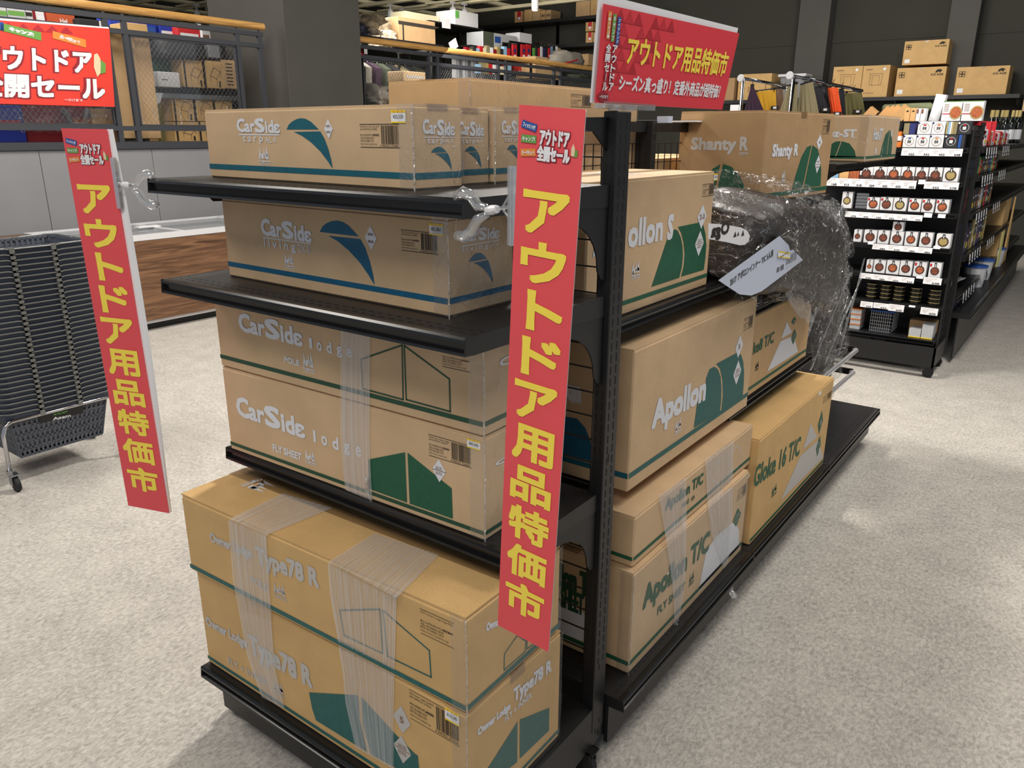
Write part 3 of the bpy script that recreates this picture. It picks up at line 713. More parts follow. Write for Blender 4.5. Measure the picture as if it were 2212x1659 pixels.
def tarp_end(C, rg=(0, 1)):
    f = C.right; P = Print(f)
    def q(x, y): return (C.d*(rg[0]+(rg[1]-rg[0])*x), C.h*y)
    (u0, v0), (u1, v1) = q(.19, .64), q(.84, .83); w = u1-u0; h = v1-v0
    P.text('C', (u0, v0+h*.08), (u0+w*.2, v1), 'white_ink', .05, px=False); P.text('ar', (u0+w*.2, v0+h*.08), (u0+w*.43, v0+h*.66), 'white_ink', .05, px=False)
    P.text('S', (u0+w*.44, v0), (u0+w*.66, v1), 'white_ink', .05, px=False); P.text('id', (u0+w*.67, v0), (u0+w*.85, v0+h*.85), 'white_ink', .05, px=False); P.text('\u03b5', (u0+w*.86, v0), (u1, v0+h*.6), 'white_ink', .05, px=False)
    P.uv([q(.2, .615), q(.84, .615), q(.84, .625), q(.2, .625)], 'white_ink'); P.text('tarp', q(.28, .53), q(.6, .605), 'white_ink', .02, px=False, space=1.4); P.text('AL-II', q(.62, .555), q(.8, .605), 'white_ink', px=False); P.text('ogawa', q(.76, .49), q(.86, .52), 'white_ink', px=False)
    P.build('logo_lettering', C.root); P = Print(f); P.shape(SAIL, q(.35, .22), q(.77, .51), 'teal', px=False); P.build('crescent_print', C.root)
tarp_end(C1); clear_end(C1)
C2 = carton('tarp box behind the front one on the top shelf, second of three', (-.87, -.238, Z1s), .663, .118, .142, group=GT); stripe(C2, .019, .03, 'teal'); tarp_end(C2); clear_end(C2)
C3 = carton('tarp box nearest the wire back on the top shelf, last of three', (-.86, -.117, Z1s), .663, .115, .146, group=GT); stripe(C3, .019, .03, 'teal'); tarp_end(C3); clear_end(C3)
# 4: Car Side living DX-II
C4 = carton('wide tan box with blue crescent on the second shelf of the end rack', (-.8165, -.330, Z2s), .693, .19, .178, -radians(1.5), m='card', group=None)
stripe(C4, .024, .035, 'blue')
P = Print(C4.front); carside(P, *z('A', (737, 1378), (1203, 1250)), 'white_ink', 'living', *z('A', (765, 1498), (1056, 1430))); P.line(z('A', (752, 1384), (1203, 1445)), .0022, 'white_ink'); P.text('DX-II', *z('A', (1087, 1523), (1192, 1462)), 'white_ink'); P.build('logo_lettering', C4.root)
P = Print(C4.front); P.shape(SAIL, (698, 597), (803, 484), 'blue'); P.build('crescent_print', C4.root)
P = Print(C4.front); ogawa(P, *z('C', (1400, 128), (1478, -12)), 'white_ink'); P.build('tree_logo', C4.root)
P = Print(C4.front); diamond(P, *z('A', (1777, 1389), (1774, 1272)), 'white_ink', 'brown_ink', ['SAND', 'BEIGE']); P.build('diamond_mark', C4.root)
P = Print(C4.front); info(P, *z('B', (300, 1508), (648, 1345)), '232684', '2326-90 Car Side living DX-II'); P.build('barcode_print', C4.root)
sticker(C4.front, *z('B', (568, 1356), (698, 1258)), '¥52,800', C4.root)
P = Print(C4.right); carside(P, *z('B', (868, 1446), (1228, 1262)), 'white_ink', 'living', *z('B', (880, 1538), (1117, 1436))); P.line(z('B', (872, 1468), (1228, 1408)), .0018, 'white_ink'); P.text('DX-II', *z('B', (1140, 1478), (1218, 1436)), 'white_ink'); P.text('ogawa', *z('B', (1188, 1506), (1232, 1490)), 'white_ink'); P.build('logo_lettering', C4.root)
P = Print(C4.right); P.shape(SAIL, *z('D', (945, 318), (1168, -42)), 'blue'); P.build('crescent_print', C4.root)
clear_end(C4)
# 5/6: Car Side lodge
LZ = radians(1.1); fr6 = (-.8805, -.3365, Z3s)
C6 = carton('lower lodge box with solid green tent print, marked fly sheet, on the third shelf', fr6, .8135, .277, .219, LZ, m='card')
C5 = carton('upper lodge box with outlined tent print, marked pole, stacked on the fly sheet box', (fr6[0]-.001, fr6[1], Z3s+.221), .8145, .277, .180, LZ, m='card', seam=False)
stripe(C5, .020, .030, 'dgreen'); stripe(C6, .013, .022, 'dgreen')
P = Print(C5.front); carside(P, *z('C', (967, 748), (1557, 672)), 'white_ink')
for ch, a, b in (('l', (1635, 893), (1655, 797)), ('o', (1707, 915), (1750, 840)), ('d', (1800, 935), (1843, 838)), ('g', (1898, 975), (1940, 880)), ('e', (1990, 975), (2035, 900))): P.text(ch, *z('C', a, b), 'white_ink', .04)
P.text('POLE', *z('C', (1395, 1030), (1537, 1005)), 'white_ink', .05); P.build('logo_lettering', C5.root)
P = Print(C5.front); ogawa(P, *z('C', (1576, 1112), (1670, 945)), 'white_ink'); P.build('tree_logo', C5.root)
P = Print(C5.front)
P.line([z('C', (2125, 1000)), z('D', (305, 865)), z('D', (315, 1385)), z('C', (2140, 1280))], .0036, 'dgreen', closed=True)
P.line(z('D', (325, 870), (757, 1190), (765, 1500), (345, 1385)), .0036, 'dgreen', closed=True); P.build('tent_outline_print', C5.root)
P = Print(C5.front); info(P, *z('D', (690, 1070), (955, 940)), '236606', '2340 Car Side lodge', bars=False); P.build('address_print', C5.root)
P = Print(C5.right); P.text('Ca', *z('D', (1230, 1075), (1420, 925)), 'white_ink', .06); P.build('logo_lettering', C5.root)
P = Print(C6.front); carside(P, (514, 902), (657, 898), 'white_ink')
for ch, a, b in (('l', (1322, 240), (1336, 133)), ('o', (1397, 268), (1447, 190)), ('d', (1503, 305), (1553, 200)), ('g', (1617, 362), (1660, 262)), ('e', (1725, 375), (1772, 290))): P.text(ch, *z('E', a, b), 'white_ink', .04)
P.text('FLY SHEET', *z('E', (932, 327), (1203, 350)), 'white_ink', .05, shear=0); P.build('logo_lettering', C6.root)
P = Print(C6.front); ogawa(P, *z('E', (1242, 440), (1332, 338)), 'white_ink'); P.build('tree_logo', C6.root)
P = Print(C6.front); P.poly([z('E', (1840, 408)), z('E', (2192, 340)), z('G', (157, 338)), z('G', (176, 820)), z('E', (1850, 690))], 'green')
P.poly(z('G', (180, 343), (603, 685), (613, 975), (200, 830)), 'green'); P.build('tent_print', C6.root)
P = Print(C6.front); diamond(P, *z('G', (483, 515), (481, 405)), 'white_ink', 'brown_ink', ['SAND', 'BEIGE', '-', 'DARK', 'BROWN']); P.build('diamond_mark', C6.root)
P = Print(C6.front); info(P, *z('G', (385, 370), (788, 280)), '236606', '2340 Car Side lodge'); P.build('barcode_print', C6.root)
sticker(C6.front, *z('G', (752, 290), (878, 236)), '¥83,600', C6.root)
P = Print(C6.right); P.text('Ca', *z('G', (1016, 480), (1190, 335)), 'white_ink', .06); P.build('logo_lettering', C6.root)
clear_end(C5); clear_end(C6)
# 7/8: Owner Lodge Type78 R
C8 = carton('lower long box with solid green tent print on the base deck of the front rack', (-.902, -.462, ZB), .898, .334, .290, 0, m='card_y', round_=.006)
C7 = carton('upper long box with thin tent outline, at the foot of the front rack', (-.890, -.482, ZB+.2915), .890, .330, .214, radians(1.2), m='card_y', round_=.007, tape='no')
for C, a, b in ((C7, .010, .022), (C8, .014, .024)): stripe(C, a, b, 'gteal')
def txt_rows(P, rows, zk, m, bold=.05):
    for t, a, b in rows: P.text(t, *z(zk, a, b), m, bold)
def slant_text(P, s, bl, br, h, m, bold=.05):
    """text with its base line from pixel bl to pixel br and height h metres on the face"""
    (u0, v0), (u1, v1) = P.f.px(*bl), P.f.px(*br)
    ca = glyphs('H')[3]; g_ = glyphs(s); k = h/ca
    P.text(s, (u0, v0+_BL[s]*k), (u1, v0+(_BL[s]+g_[3])*k), m, bold, px=False, shear=(v1-v0)/(u1-u0) if abs(v1-v0) > .004 else 0)
P = Print(C7.front)
slant_text(P, 'Owner Lodge', z('E', (333, 1190)), z('E', (733, 1355)), .026, 'grey_ink'); slant_text(P, 'Type78 R', z('E', (775, 1400)), z('E', (1377, 1640)), .046, 'grey_ink', .045)
slant_text(P, 'POLE', z('E', (722, 1590)), z('E', (890, 1663)), .020, 'grey_ink', .04); P.build('logo_lettering', C7.root)
P = Print(C7.front); ogawa(P, *z('H', (852, 165), (962, 66)), 'grey_ink'); P.build('tree_logo', C7.root)
P = Print(C7.front); P.line(z('H', (1480, 300), (1862, 292), (1890, 715), (1520, 540)), .0034, 'gteal', closed=True)
P.line([z('H', (1890, 300)), z('I', (388, 535)), z('I', (405, 790)), z('H', (1935, 740))], .0034, 'gteal', closed=True); P.build('tent_outline_print', C7.root)
P = Print(C7.front); info(P, *z('I', (305, 368), (620, 275)), '275556', '2755 Owner Lodge Type78 R', bars=False); P.build('address_print', C7.root)
P = Print(C7.right); slant_text(P, 'Owner Lodge', z('I', (925, 355)), z('I', (1190, 215)), .018, 'white_ink'); P.text('Type78 R', (.14, .12), (.29, .19), 'white_ink', .045, px=False); P.build('logo_lettering', C7.root)
P = Print(C7.right); P.line(z('I', (1228, 388), (1102, 568), (1100, 722), (1300, 545), (1310, 445)), .003, 'gteal', closed=True); P.line(z('I', (1320, 440), (1450, 340), (1450, 420), (1318, 520)), .003, 'gteal', closed=True); P.build('tent_outline_print', C7.root)
A_ = C7.top.at(*C7.top.px(*z('E', (790, 585)))); B_ = C7.top.at(*C7.top.px(*z('E', (605, 660)))); D_ = C7.top.at(*C7.top.px(*z('E', (970, 672))))
fl_ = Face(A_, (0, -1, 0), (1, 0, 0), (0, 0, 1)); P = Print(fl_); ogawa(P, (0, 0), ((B_-A_).length, (D_-A_).length), 'white_ink', 'card_y', False); P.build('tree_logo', C7.root)
P = Print(C8.front)
slant_text(P, 'Owner Lodge', z('H', (207, 440)), z('H', (600, 665)), .029, 'grey_ink'); slant_text(P, 'Type78 R', z('H', (620, 705)), z('H', (1225, 1050)), .057, 'grey_ink', .045)
slant_text(P, 'FLY + INNER', z('H', (420, 815)), z('H', (795, 1030)), .022, 'grey_ink', .03); P.build('logo_lettering', C8.root)
P = Print(C8.front); ogawa(P, *z('H', (850, 1085), (942, 1010)), 'grey_ink'); P.build('tree_logo', C8.root)
P = Print(C8.front); P.poly(z('H', (1185, 1085), (1650, 1112), (1660, 1180), (1665, 1330), (1700, 1480), (1740, 1655), (1252, 1352), (1215, 1240)), 'gteal')
P.poly([z('H', (1685, 1130)), z('I', (70, 1340)), z('I', (250, 1520)), z('I', (280, 1540)), z('I', (290, 1659)), z('I', (330, 1800)), z('H', (1780, 1680)), z('H', (1700, 1400))], 'gteal'); P.build('tent_print', C8.root)
P = Print(C8.front); 
for c, ln in ((z('I', (127, 1195)), ['5']), (z('I', (132, 1480)), ['SAND', 'BEIGE', '-', 'DARK', 'BROWN'])):
    diamond(P, c, (c[0]-1, c[1]-30), 'grey_ink', 'brown_ink', ln)
P.build('diamond_mark', C8.root)
f8 = C8.front; P = Print(f8); info(P, *z('I', (205, 1180), (676, 1170)), '275556', '2755 Owner Lodge Type78 R'); P.build('barcode_print', C8.root)
fs = Face(f8.o, f8.U, f8.V, f8.n); sticker(fs, *z('I', (541, 1186), (674, 1146)), '¥133,340', C8.root)
P = Print(C8.right); slant_text(P, 'Owner Lodge', z('I', (845, 1355)), z('I', (1158, 1090)), .019, 'white_ink'); slant_text(P, 'Type78 R', z('I', (1185, 1030)), z('I', (1550, 725)), .033, 'white_ink', .045); slant_text(P, 'FLY + INNER', z('I', (1105, 1220)), z('I', (1360, 985)), .014, 'white_ink', .03); P.build('logo_lettering', C8.root)
P = Print(C8.right); P.poly(z('I', (1228, 1212), (1225, 1600), (1100, 1700), (930, 1680)), 'gteal'); P.poly(z('I', (1250, 1195), (1532, 1082), (1528, 1300), (1248, 1570)), 'gteal'); P.build('tent_print', C8.root)
clear_end(C7); clear_end(C8)

# stretch film bands: left/right edge lines given through points on the faces they lie on
def film_band(name, label, rows, group=None, n=22, lift=.003, loose=None):
    """rows = list of (left point, right point) in space"""
    b = MB(); b.uv = []; V_ = 0; prev = None; rnd = random.Random(len(rows)*7+int(abs(rows[0][0][0])*1000)); off = rnd.uniform(0, 50)
    for i, (a, c) in enumerate(rows):
        a = Vector(a); c = Vector(c)
        if prev is not None: V_ += (a-prev).length*6
        prev = a
        for k in range(n+1):
            t = k/n; b.v.append(a.lerp(c, t)+Vector((0, 0, 0))); b.uv.append((t+off, V_))
    for i in range(len(rows)-1):
        for k in range(n): b.f.append((i*(n+1)+k, i*(n+1)+k+1, (i+1)*(n+1)+k+1, (i+1)*(n+1)+k)); b.m.append(0)
    o = b.build(name, 'wrap', label=label, cat='plastic film', group=group); 
    return o
def on_face(f, px, lift=.003): u, v = f.px(*px); return f.at(u, v, lift)
def band_over(Ctop, Cbot, lab, top_back, front_rows_top, front_rows_bot):
    rows = [(on_face(Ctop.top, a, .002), on_face(Ctop.top, b, .002)) for a, b in top_back]
    e = front_rows_top[0]
    rows += [(on_face(Ctop.front, a, .004), on_face(Ctop.front, b, .004)) for a, b in front_rows_top]
    fb = Face(Cbot.front.o, Cbot.front.U, Cbot.front.V, Cbot.front.n)
    d = max(0, (Ctop.front.o-Cbot.front.o).dot(Cbot.front.n))
    rows += [(on_face(fb, a, .004), on_face(fb, b, .004)) for a, b in front_rows_bot]
    return film_band('stretch_film_band', lab, rows, 'stretch film bands around the stacked boxes')
band_over(C7, C8, 'left stretch film band around the two long boxes at the foot of the front rack',
          [(z('E', (1020, 740)), z('E', (1500, 880))), (z('E', (516, 980)), z('E', (880, 1133)))],
          [(z('E', (512, 986)), z('E', (880, 1140))), (z('H', (470, 0)), z('H', (815, 0))), (z('H', (490, 110)), z('H', (830, 240)))],
          [(z('H', (520, 280)), z('H', (838, 400))), (z('H', (560, 480)), z('H', (855, 640))), (z('H', (610, 740)), z('H', (880, 880))), (z('H', (745, 1125)), z('H', (965, 1235)))])
band_over(C7, C8, 'right stretch film band around the two long boxes at the foot of the front rack',
          [(z('E', (1900, 1120)), z('G', (480, 1330))), (z('E', (1465, 1390)), z('G', (75, 1740)))],
          [(z('E', (1465, 1400)), z('I', (85, 45))), (z('H', (1400, 150)), z('H', (2035, 150))), (z('H', (1470, 560)), z('H', (2015, 800)))],
          [(z('H', (1480, 650)), z('H', (2010, 900))), (z('H', (1520, 900)), z('H', (2008, 1100))), (z('H', (1545, 1180)), z('H', (2005, 1330))), (z('H', (1640, 1600)), z('I', (60, 1659)))])
band_over(C5, C6, 'stretch film band around the two lodge boxes on the third shelf', [],
          [(z('C', (1942, 700)), z('D', (10, 760))), (z('C', (1940, 1000)), z('D', (8, 1100))), (z('C', (1938, 1360)), z('D', (6, 1440)))],
          [(z('C', (1938, 1400)), z('D', (6, 1480))), (z('E', (1585, 130)), z('E', (1862, 180))), (z('E', (1600, 420)), z('E', (1870, 480))), (z('E', (1630, 695)), z('E', (1888, 800)))])
MB().tube([on_face(C6.front, z('E', (1838, 560)), .006), on_face(C6.front, z('E', (1860, 600)), .010), on_face(C6.front, z('E', (1845, 690)), .007), on_face(C6.front, z('E', (1885, 800)), .006)], [.003, .006, .004, .002], 6).build('film_tail', 'filmw', label='crumpled loose end of the film band on the third shelf boxes', cat='plastic film')
# ================================================================== BOXES ON THE LONG RACK (right side)
def cx(label, x0, y0, zz, x1, y1, h, rz=0, **k):
    k.setdefault('tape', 'y'); return carton(label, (x0, y0, zz), x1-x0, y1-y0, h, rz, **k)
R1 = cx('tall box with white wordmark ending in S and green tunnel tent, behind the rack upright', -.40, .075, 1.1255, -.094, .755, .320)
P = Print(R1.right); P.uv([(.002, .025), (.678, .025), (.678, .036), (.002, .036)], 'green'); P.build('printed_stripe', R1.root)
P = Print(R1.front); P.uv([(.002, .025), (.3, .025), (.3, .036), (.002, .036)], 'green'); P.build('printed_stripe', R1.root)
P = Print(R1.right); u, v = R1.right.px(*z('J', (685, 830))); u2, v2 = R1.right.px(*z('J', (1015, 765)))
hh = R1.right.px(*z('J', (850, 535)))[1]-R1.right.px(*z('J', (850, 805)))[1]
P.text('Ap', (u-.16, v-.02), (u-.012, v+hh*.97), 'white_ink', .05, px=False); P.text('ollon', (u, v), (u2, v+hh), 'white_ink', .05, px=False)
P.text('S', *z('J', (1058, 752), (1132, 490)), 'white_ink', .06); P.build('logo_lettering', R1.root)
P = Print(R1.right); P.poly(z('J', (915, 1192), (1060, 752), (1135, 640), (1165, 655), (1195, 720), (1212, 800), (1216, 900), (1205, 1010), (1180, 1105)), 'green')
P.poly(z('J', (1168, 620), (1385, 575), (1412, 605), (1432, 690), (1440, 800), (1430, 920), (1415, 1030), (1198, 1095), (1222, 1000), (1232, 880), (1222, 770), (1200, 680)), 'green'); P.build('tent_print', R1.root)
P = Print(R1.right); diamond(P, *z('J', (1397, 522), (1401, 405)), 'white_ink', 'brown_ink', ['2-3'], half=.03); diamond(P, *z('J', (1372, 778), (1388, 655)), 'white_ink', 'brown_ink', ['SAND', 'BEIGE', '-', 'DARK', 'BROWN'], half=.03); P.build('diamond_mark', R1.root)
P = Print(R1.right); ogawa(P, *z('J', (720, 1125), (812, 930)), 'white_ink'); P.build('tree_logo', R1.root)
P = Print(R1.right); info(P, *z('J', (1396, 335), (1518, 200)), '236101', '2774 Apollon S'); P.build('barcode_print', R1.root)
sticker(R1.right, *z('J', (1506, 178), (1548, 108)), '¥96,800', R1.root)
P = Print(Face(R1.top.at(.10, .42), (0, -1, 0), (1, 0, 0), (0, 0, 1))); ogawa(P, (0, 0), (.13, .15), 'white_ink', 'card', False); P.build('tree_logo', R1.root)

R2 = cx('big box with white wordmark and teal tunnel tent, middle of the rack behind the upright', -.41, .232, .676, -.045, 1.062, .375)
for fc, w in ((R2.right, .83), (R2.front, .365)):
    P = Print(fc); P.uv([(.002, .037), (w-.002, .037), (w-.002, .052), (.002, .052)], 'teal' if fc is R2.front else 'gteal'); P.build('printed_stripe', R2.root)
P = Print(R2.right); slant_text(P, 'Apollon', z('L', (470, 1225)), z('L', (985, 940)), .076, 'white_ink', .05); P.build('logo_lettering', R2.root)
P = Print(R2.right); P.poly(z('L', (878, 1215), (912, 960), (985, 940), (995, 740), (1030, 650), (1075, 628), (1110, 655), (1135, 730), (1142, 850), (1138, 960), (1128, 1055)), 'gteal')
P.poly(z('L', (1092, 602), (1290, 495), (1330, 515), (1350, 580), (1358, 680), (1355, 790), (1345, 905), (1142, 1040), (1156, 900), (1152, 760), (1130, 650)), 'gteal'); P.build('tent_print', R2.root)
P = Print(R2.right); diamond(P, *z('L', (1310, 435), (1316, 325)), 'white_ink', 'brown_ink', ['5'], half=.032); diamond(P, *z('L', (1292, 685), (1303, 568)), 'white_ink', 'brown_ink', ['SAND', 'BEIGE', '-', 'DARK', 'BROWN'], half=.034); P.build('diamond_mark', R2.root)
P = Print(R2.right); ogawa(P, *z('L', (692, 1285), (765, 1095)), 'white_ink'); P.build('tree_logo', R2.root)
P = Print(R2.right); info(P, *z('L', (1347, 293), (1447, 130)), '236102', '2774 Apollon'); P.build('barcode_print', R2.root)
P = Print(R2.front); P.text('Apollon', *z('D', (1600, 1370), (2022, 1205)), 'white_ink', .05); P.text('ogawa', *z('D', (1900, 1415), (2020, 1385)), 'white_ink', .04)
P.poly([z('G', q) for q in ((1690, 0), (1800, 20), (1880, 110), (1930, 240), (1940, 425), (1660, 355), (1660, 0))], 'blue'); P.build('logo_print', R2.root)

R4 = cx('bottom near box with green lettering and white tunnel tent, marked fly sheet', -.36, .163, ZB+.0005, .020, .957, .297, m='card')
R3 = cx('flat film-strapped box marked pole in green, under the big teal tent box', -.37, .186, ZB+.2985, .004, 1.0, .142, m='card')
for C, a, b in ((R4, .025, .038), (R3, .019, .0295)):
    P = Print(C.right); P.uv([(.002, a), (C.d-.002, a), (C.d-.002, b), (.002, b)], 'green'); P.build('printed_stripe', C.root)
    P = Print(C.front); P.uv([(.002, a), (C.w-.002, a), (C.w-.002, b), (.002, b)], 'green'); P.build('printed_stripe', C.root)
P = Print(R3.right); slant_text(P, 'Apollon T/C', z('N', (1045, 460)), z('N', (1405, 190)), .034, 'green', .04); slant_text(P, 'POLE', z('N', (1203, 435)), z('N', (1272, 380)), .014, 'green', .03); P.build('logo_lettering', R3.root)
P = Print(R3.right); ogawa(P, *z('N', (1292, 370), (1332, 290)), 'green'); P.build('tree_logo', R3.root)
P = Print(R3.right); P.line([z('N', (1545, 210)), z('L', (1020, 1640)), z('L', (1060, 1560)), z('L', (1180, 1485)), z('L', (1200, 1560)), z('L', (1190, 1659))], .002, 'white_ink')
P.line(z('L', (1180, 1475), (1295, 1388), (1325, 1420), (1335, 1480), (1330, 1565), (1210, 1650)), .002, 'white_ink'); P.build('tent_outline_print', R3.root)
P = Print(R4.right); slant_text(P, 'Apollon T/C', z('N', (828, 1405)), z('N', (1460, 830)), .068, 'green', .04); slant_text(P, 'FLY SHEET', z('N', (968, 1460)), z('N', (1232, 1205)), .026, 'green', .04); P.build('logo_lettering', R4.root)
P = Print(R4.right); ogawa(P, *z('N', (1270, 1190), (1330, 1010)), 'green'); P.build('tree_logo', R4.root)
P = Print(R4.right); P.poly(z('N', (1365, 1230), (1395, 1060), (1440, 840), (1530, 705), (1690, 570), (1730, 590), (1752, 650), (1750, 810), (1600, 950), (1560, 1010)), 'white_ink'); P.build('tent_print', R4.root)
P = Print(R4.right); diamond(P, *z('N', (1732, 520), (1738, 432)), 'green', 'grey_ink', ['SAND', '-', 'BROWN'], half=.036); P.build('diamond_mark', R4.root)
P = Print(R4.right); info(P, *z('N', (1728, 375), (1828, 185)), '236103', '2775 Apollon T/C'); P.build('barcode_print', R4.root)
sticker(R4.right, *z('N', (1822, 155), (1855, 95)), '¥', R4.root)
P = Print(R4.front); P.text('Apollon T', *z('G', (1400, 1600), (1920, 1500)), 'dgreen', .04); P.poly(z('I', (1560, 70), (1700, 80), (1905, 200), (1905, 465), (1560, 330)), 'white_ink'); P.text('FLY SHEET', *z('I', (1500, 60), (1870, 5)), 'dgreen', .04); P.build('logo_print', R4.root)
clear_end(R4)
R5 = cx('long golden-brown box with white tipi print, on the base deck of the long rack', -.33, 1.006, ZB+.0005, .030, 1.876, .389, m='card_y')
P = Print(R5.right); P.uv([(.002, .012), (.868, .012), (.868, .023), (.002, .023)], 'green'); P.build('printed_stripe', R5.root)
P = Print(R5.right); slant_text(P, 'Gloke 16 T/C', z('N', (1885, 245)), z('M', (778, 1470)), .078, 'green', .035); P.build('logo_lettering', R5.root)
P = Print(R5.right); P.poly(z('M', (890, 1172), (952, 1300), (815, 1420)), 'grey_ink'); P.poly([z('M', (960, 1330)), z('M', (1010, 1495)), z('N', (2150, 360)), z('M', (790, 1480))], 'grey_ink'); P.build('tipi_print', R5.root)
P = Print(R5.right); diamond(P, *z('M', (982, 1160), (985, 1058)), 'green', 'grey_ink', ['8'], half=.034); diamond(P, *z('M', (962, 1388), (975, 1288)), 'green', 'grey_ink', ['SAND', '-', 'BROWN'], half=.034); P.build('diamond_mark', R5.root)
P = Print(R5.right); ogawa(P, *z('N', (2058, 340), (2122, 175)), 'green'); P.build('tree_logo', R5.root)
P = Print(R5.right); info(P, *z('M', (1000, 990), (1095, 850)), '236104', '2786 Gloke 16 T/C'); P.build('barcode_print', R5.root)
P = Print(R5.right); P.rect(*z('M', (963, 908), (992, 855)), 'paper'); P.build('small_label', R5.root)
R6 = cx('box with white tipi print on the lower shelf, beyond the big teal tent box', -.38, 1.095, .676, -.078, 1.812, .290, m='card_w')
P = Print(R6.right); P.uv([(.002, .022), (.715, .022), (.715, .034), (.002, .034)], 'green'); P.build('printed_stripe', R6.root)
P = Print(R6.right); slant_text(P, 'ke8 T/C', z('M', (335, 515)), z('M', (532, 395)), .043, 'green', .04); P.build('logo_lettering', R6.root)
P = Print(R6.right); P.poly(z('M', (660, 200), (712, 300), (608, 360)), 'white_ink'); P.poly(z('M', (725, 335), (768, 485), (472, 675), (600, 385)), 'white_ink'); P.build('tipi_print', R6.root)
P = Print(R6.right); diamond(P, *z('M', (728, 343), (733, 268)), 'green', 'grey_ink', ['SAND', '-', 'BROWN'], half=.034); diamond(P, *z('M', (728, 190), (735, 150)), 'green', 'grey_ink', ['8'], half=.03); P.build('diamond_mark', R6.root)
P = Print(R6.right); ogawa(P, *z('M', (355, 675), (398, 565)), 'ink'); P.build('tree_logo', R6.root)
# Shanty R
a = oZ(1.3255, 1640, 439); b = oZ(1.3255, 1784, 418)
ang = math.atan2(-(b[0]-a[0]), b[1]-a[1])
L7 = (b-a).length
cw = .315; o7 = (a[0]-cw*cos(ang), a[1]-cw*sin(ang), 1.3255)
R7 = carton('green dome tent box with its corner towards the viewer, on an upper shelf', o7, cw, L7, .293, ang, m='card_d')
P = Print(R7.right); P.text('Shanty R', *z('S', (238, 1255), (452, 1120)), 'white_ink', .05, shear=0)
P.build('logo_lettering', R7.root)
P = Print(R7.right); P.poly(z('S', (396, 1483), (430, 1360), (475, 1220), (515, 1150), (552, 1133), (480, 1470)), 'green'); P.poly(z('S', (560, 1133), (600, 1165), (618, 1230), (628, 1330), (622, 1450), (490, 1468)), 'green')
P.uv([(.002, .015), (L7-.002, .015), (L7-.002, .029), (.002, .029)], 'green'); P.build('tent_print', R7.root)
P = Print(R7.right); diamond(P, *z('S', (613, 1110), (615, 1048)), 'white_ink', 'brown_ink', ['4'], half=.028); diamond(P, *z('S', (600, 1282), (604, 1210)), 'white_ink', 'brown_ink', ['SAND', '-', 'BROWN'], half=.028); ogawa(P, *z('S', (315, 1425), (352, 1320)), 'white_ink'); P.build('logo_print', R7.root)
P = Print(R7.right); info(P, *z('S', (632, 1045), (702, 932)), '236105', '2783 Shanty R'); P.build('barcode_print', R7.root)
P = Print(R7.front); P.text('Shanty', *z('T', (1068, 1468), (1515, 1312)), 'grey_ink', .05); P.text('R', *z('T', (1535, 1440), (1630, 1305)), 'grey_ink', .05); P.text('ogawa', *z('T', (1530, 1488), (1625, 1455)), 'grey_ink', .03); P.build('logo_lettering', R7.root)
P = Print(R7.front); P.poly([(1522, 424), (1528, 390), (1540, 364), (1556, 355), (1542, 424)], 'green'); P.poly([(1562, 354), (1580, 360), (1600, 382), (1609, 405), (1608, 424), (1546, 424)], 'green'); P.build('tent_print', R7.root)
R8 = cx('smaller box with green dome tent on the farthest upper shelf of the long rack', -.34, 2.213, 1.4355, -.047, 2.800, .187, m='card')
P = Print(R8.right); P.text('Hoz-ST', *z('S', (1027, 1095), (1112, 1000)), 'white_ink', .05); P.poly(z('S', (1085, 1215), (1105, 1130), (1130, 1050), (1160, 1015), (1140, 1210)), 'green'); P.poly(z('S', (1164, 1014), (1178, 1050), (1182, 1120), (1174, 1205), (1144, 1210)), 'green'); P.uv([(.002, .011), (.585, .011), (.585, .022), (.002, .022)], 'green')
diamond(P, *z('S', (1178, 1040), (1182, 1005)), 'white_ink', 'brown_ink', ['2'], half=.02); P.rect(*z('S', (1046, 1200), (1062, 1155)), 'white_ink'); P.build('logo_print', R8.root)
P = Print(R8.front); P.text('Hoz-ST', *z('S', (610, 1072), (910, 1008)), 'white_ink', .06); P.text('ogawa', *z('S', (868, 1085), (905, 1072)), 'white_ink', .03); P.poly(z('S', (640, 1225), (680, 1140), (740, 1105), (782, 1102), (735, 1228)), 'green'); P.poly(z('S', (790, 1102), (850, 1120), (890, 1175), (900, 1226), (742, 1228)), 'green'); P.uv([(.002, .011), (.291, .011), (.291, .022), (.002, .022)], 'green'); P.build('logo_print', R8.root)
P = Print(R8.right); P.rect(*z('S', (1232, 958), (1242, 928)), 'paper_blue'); P.build('price_sticker', R8.root); clear_end(R8)
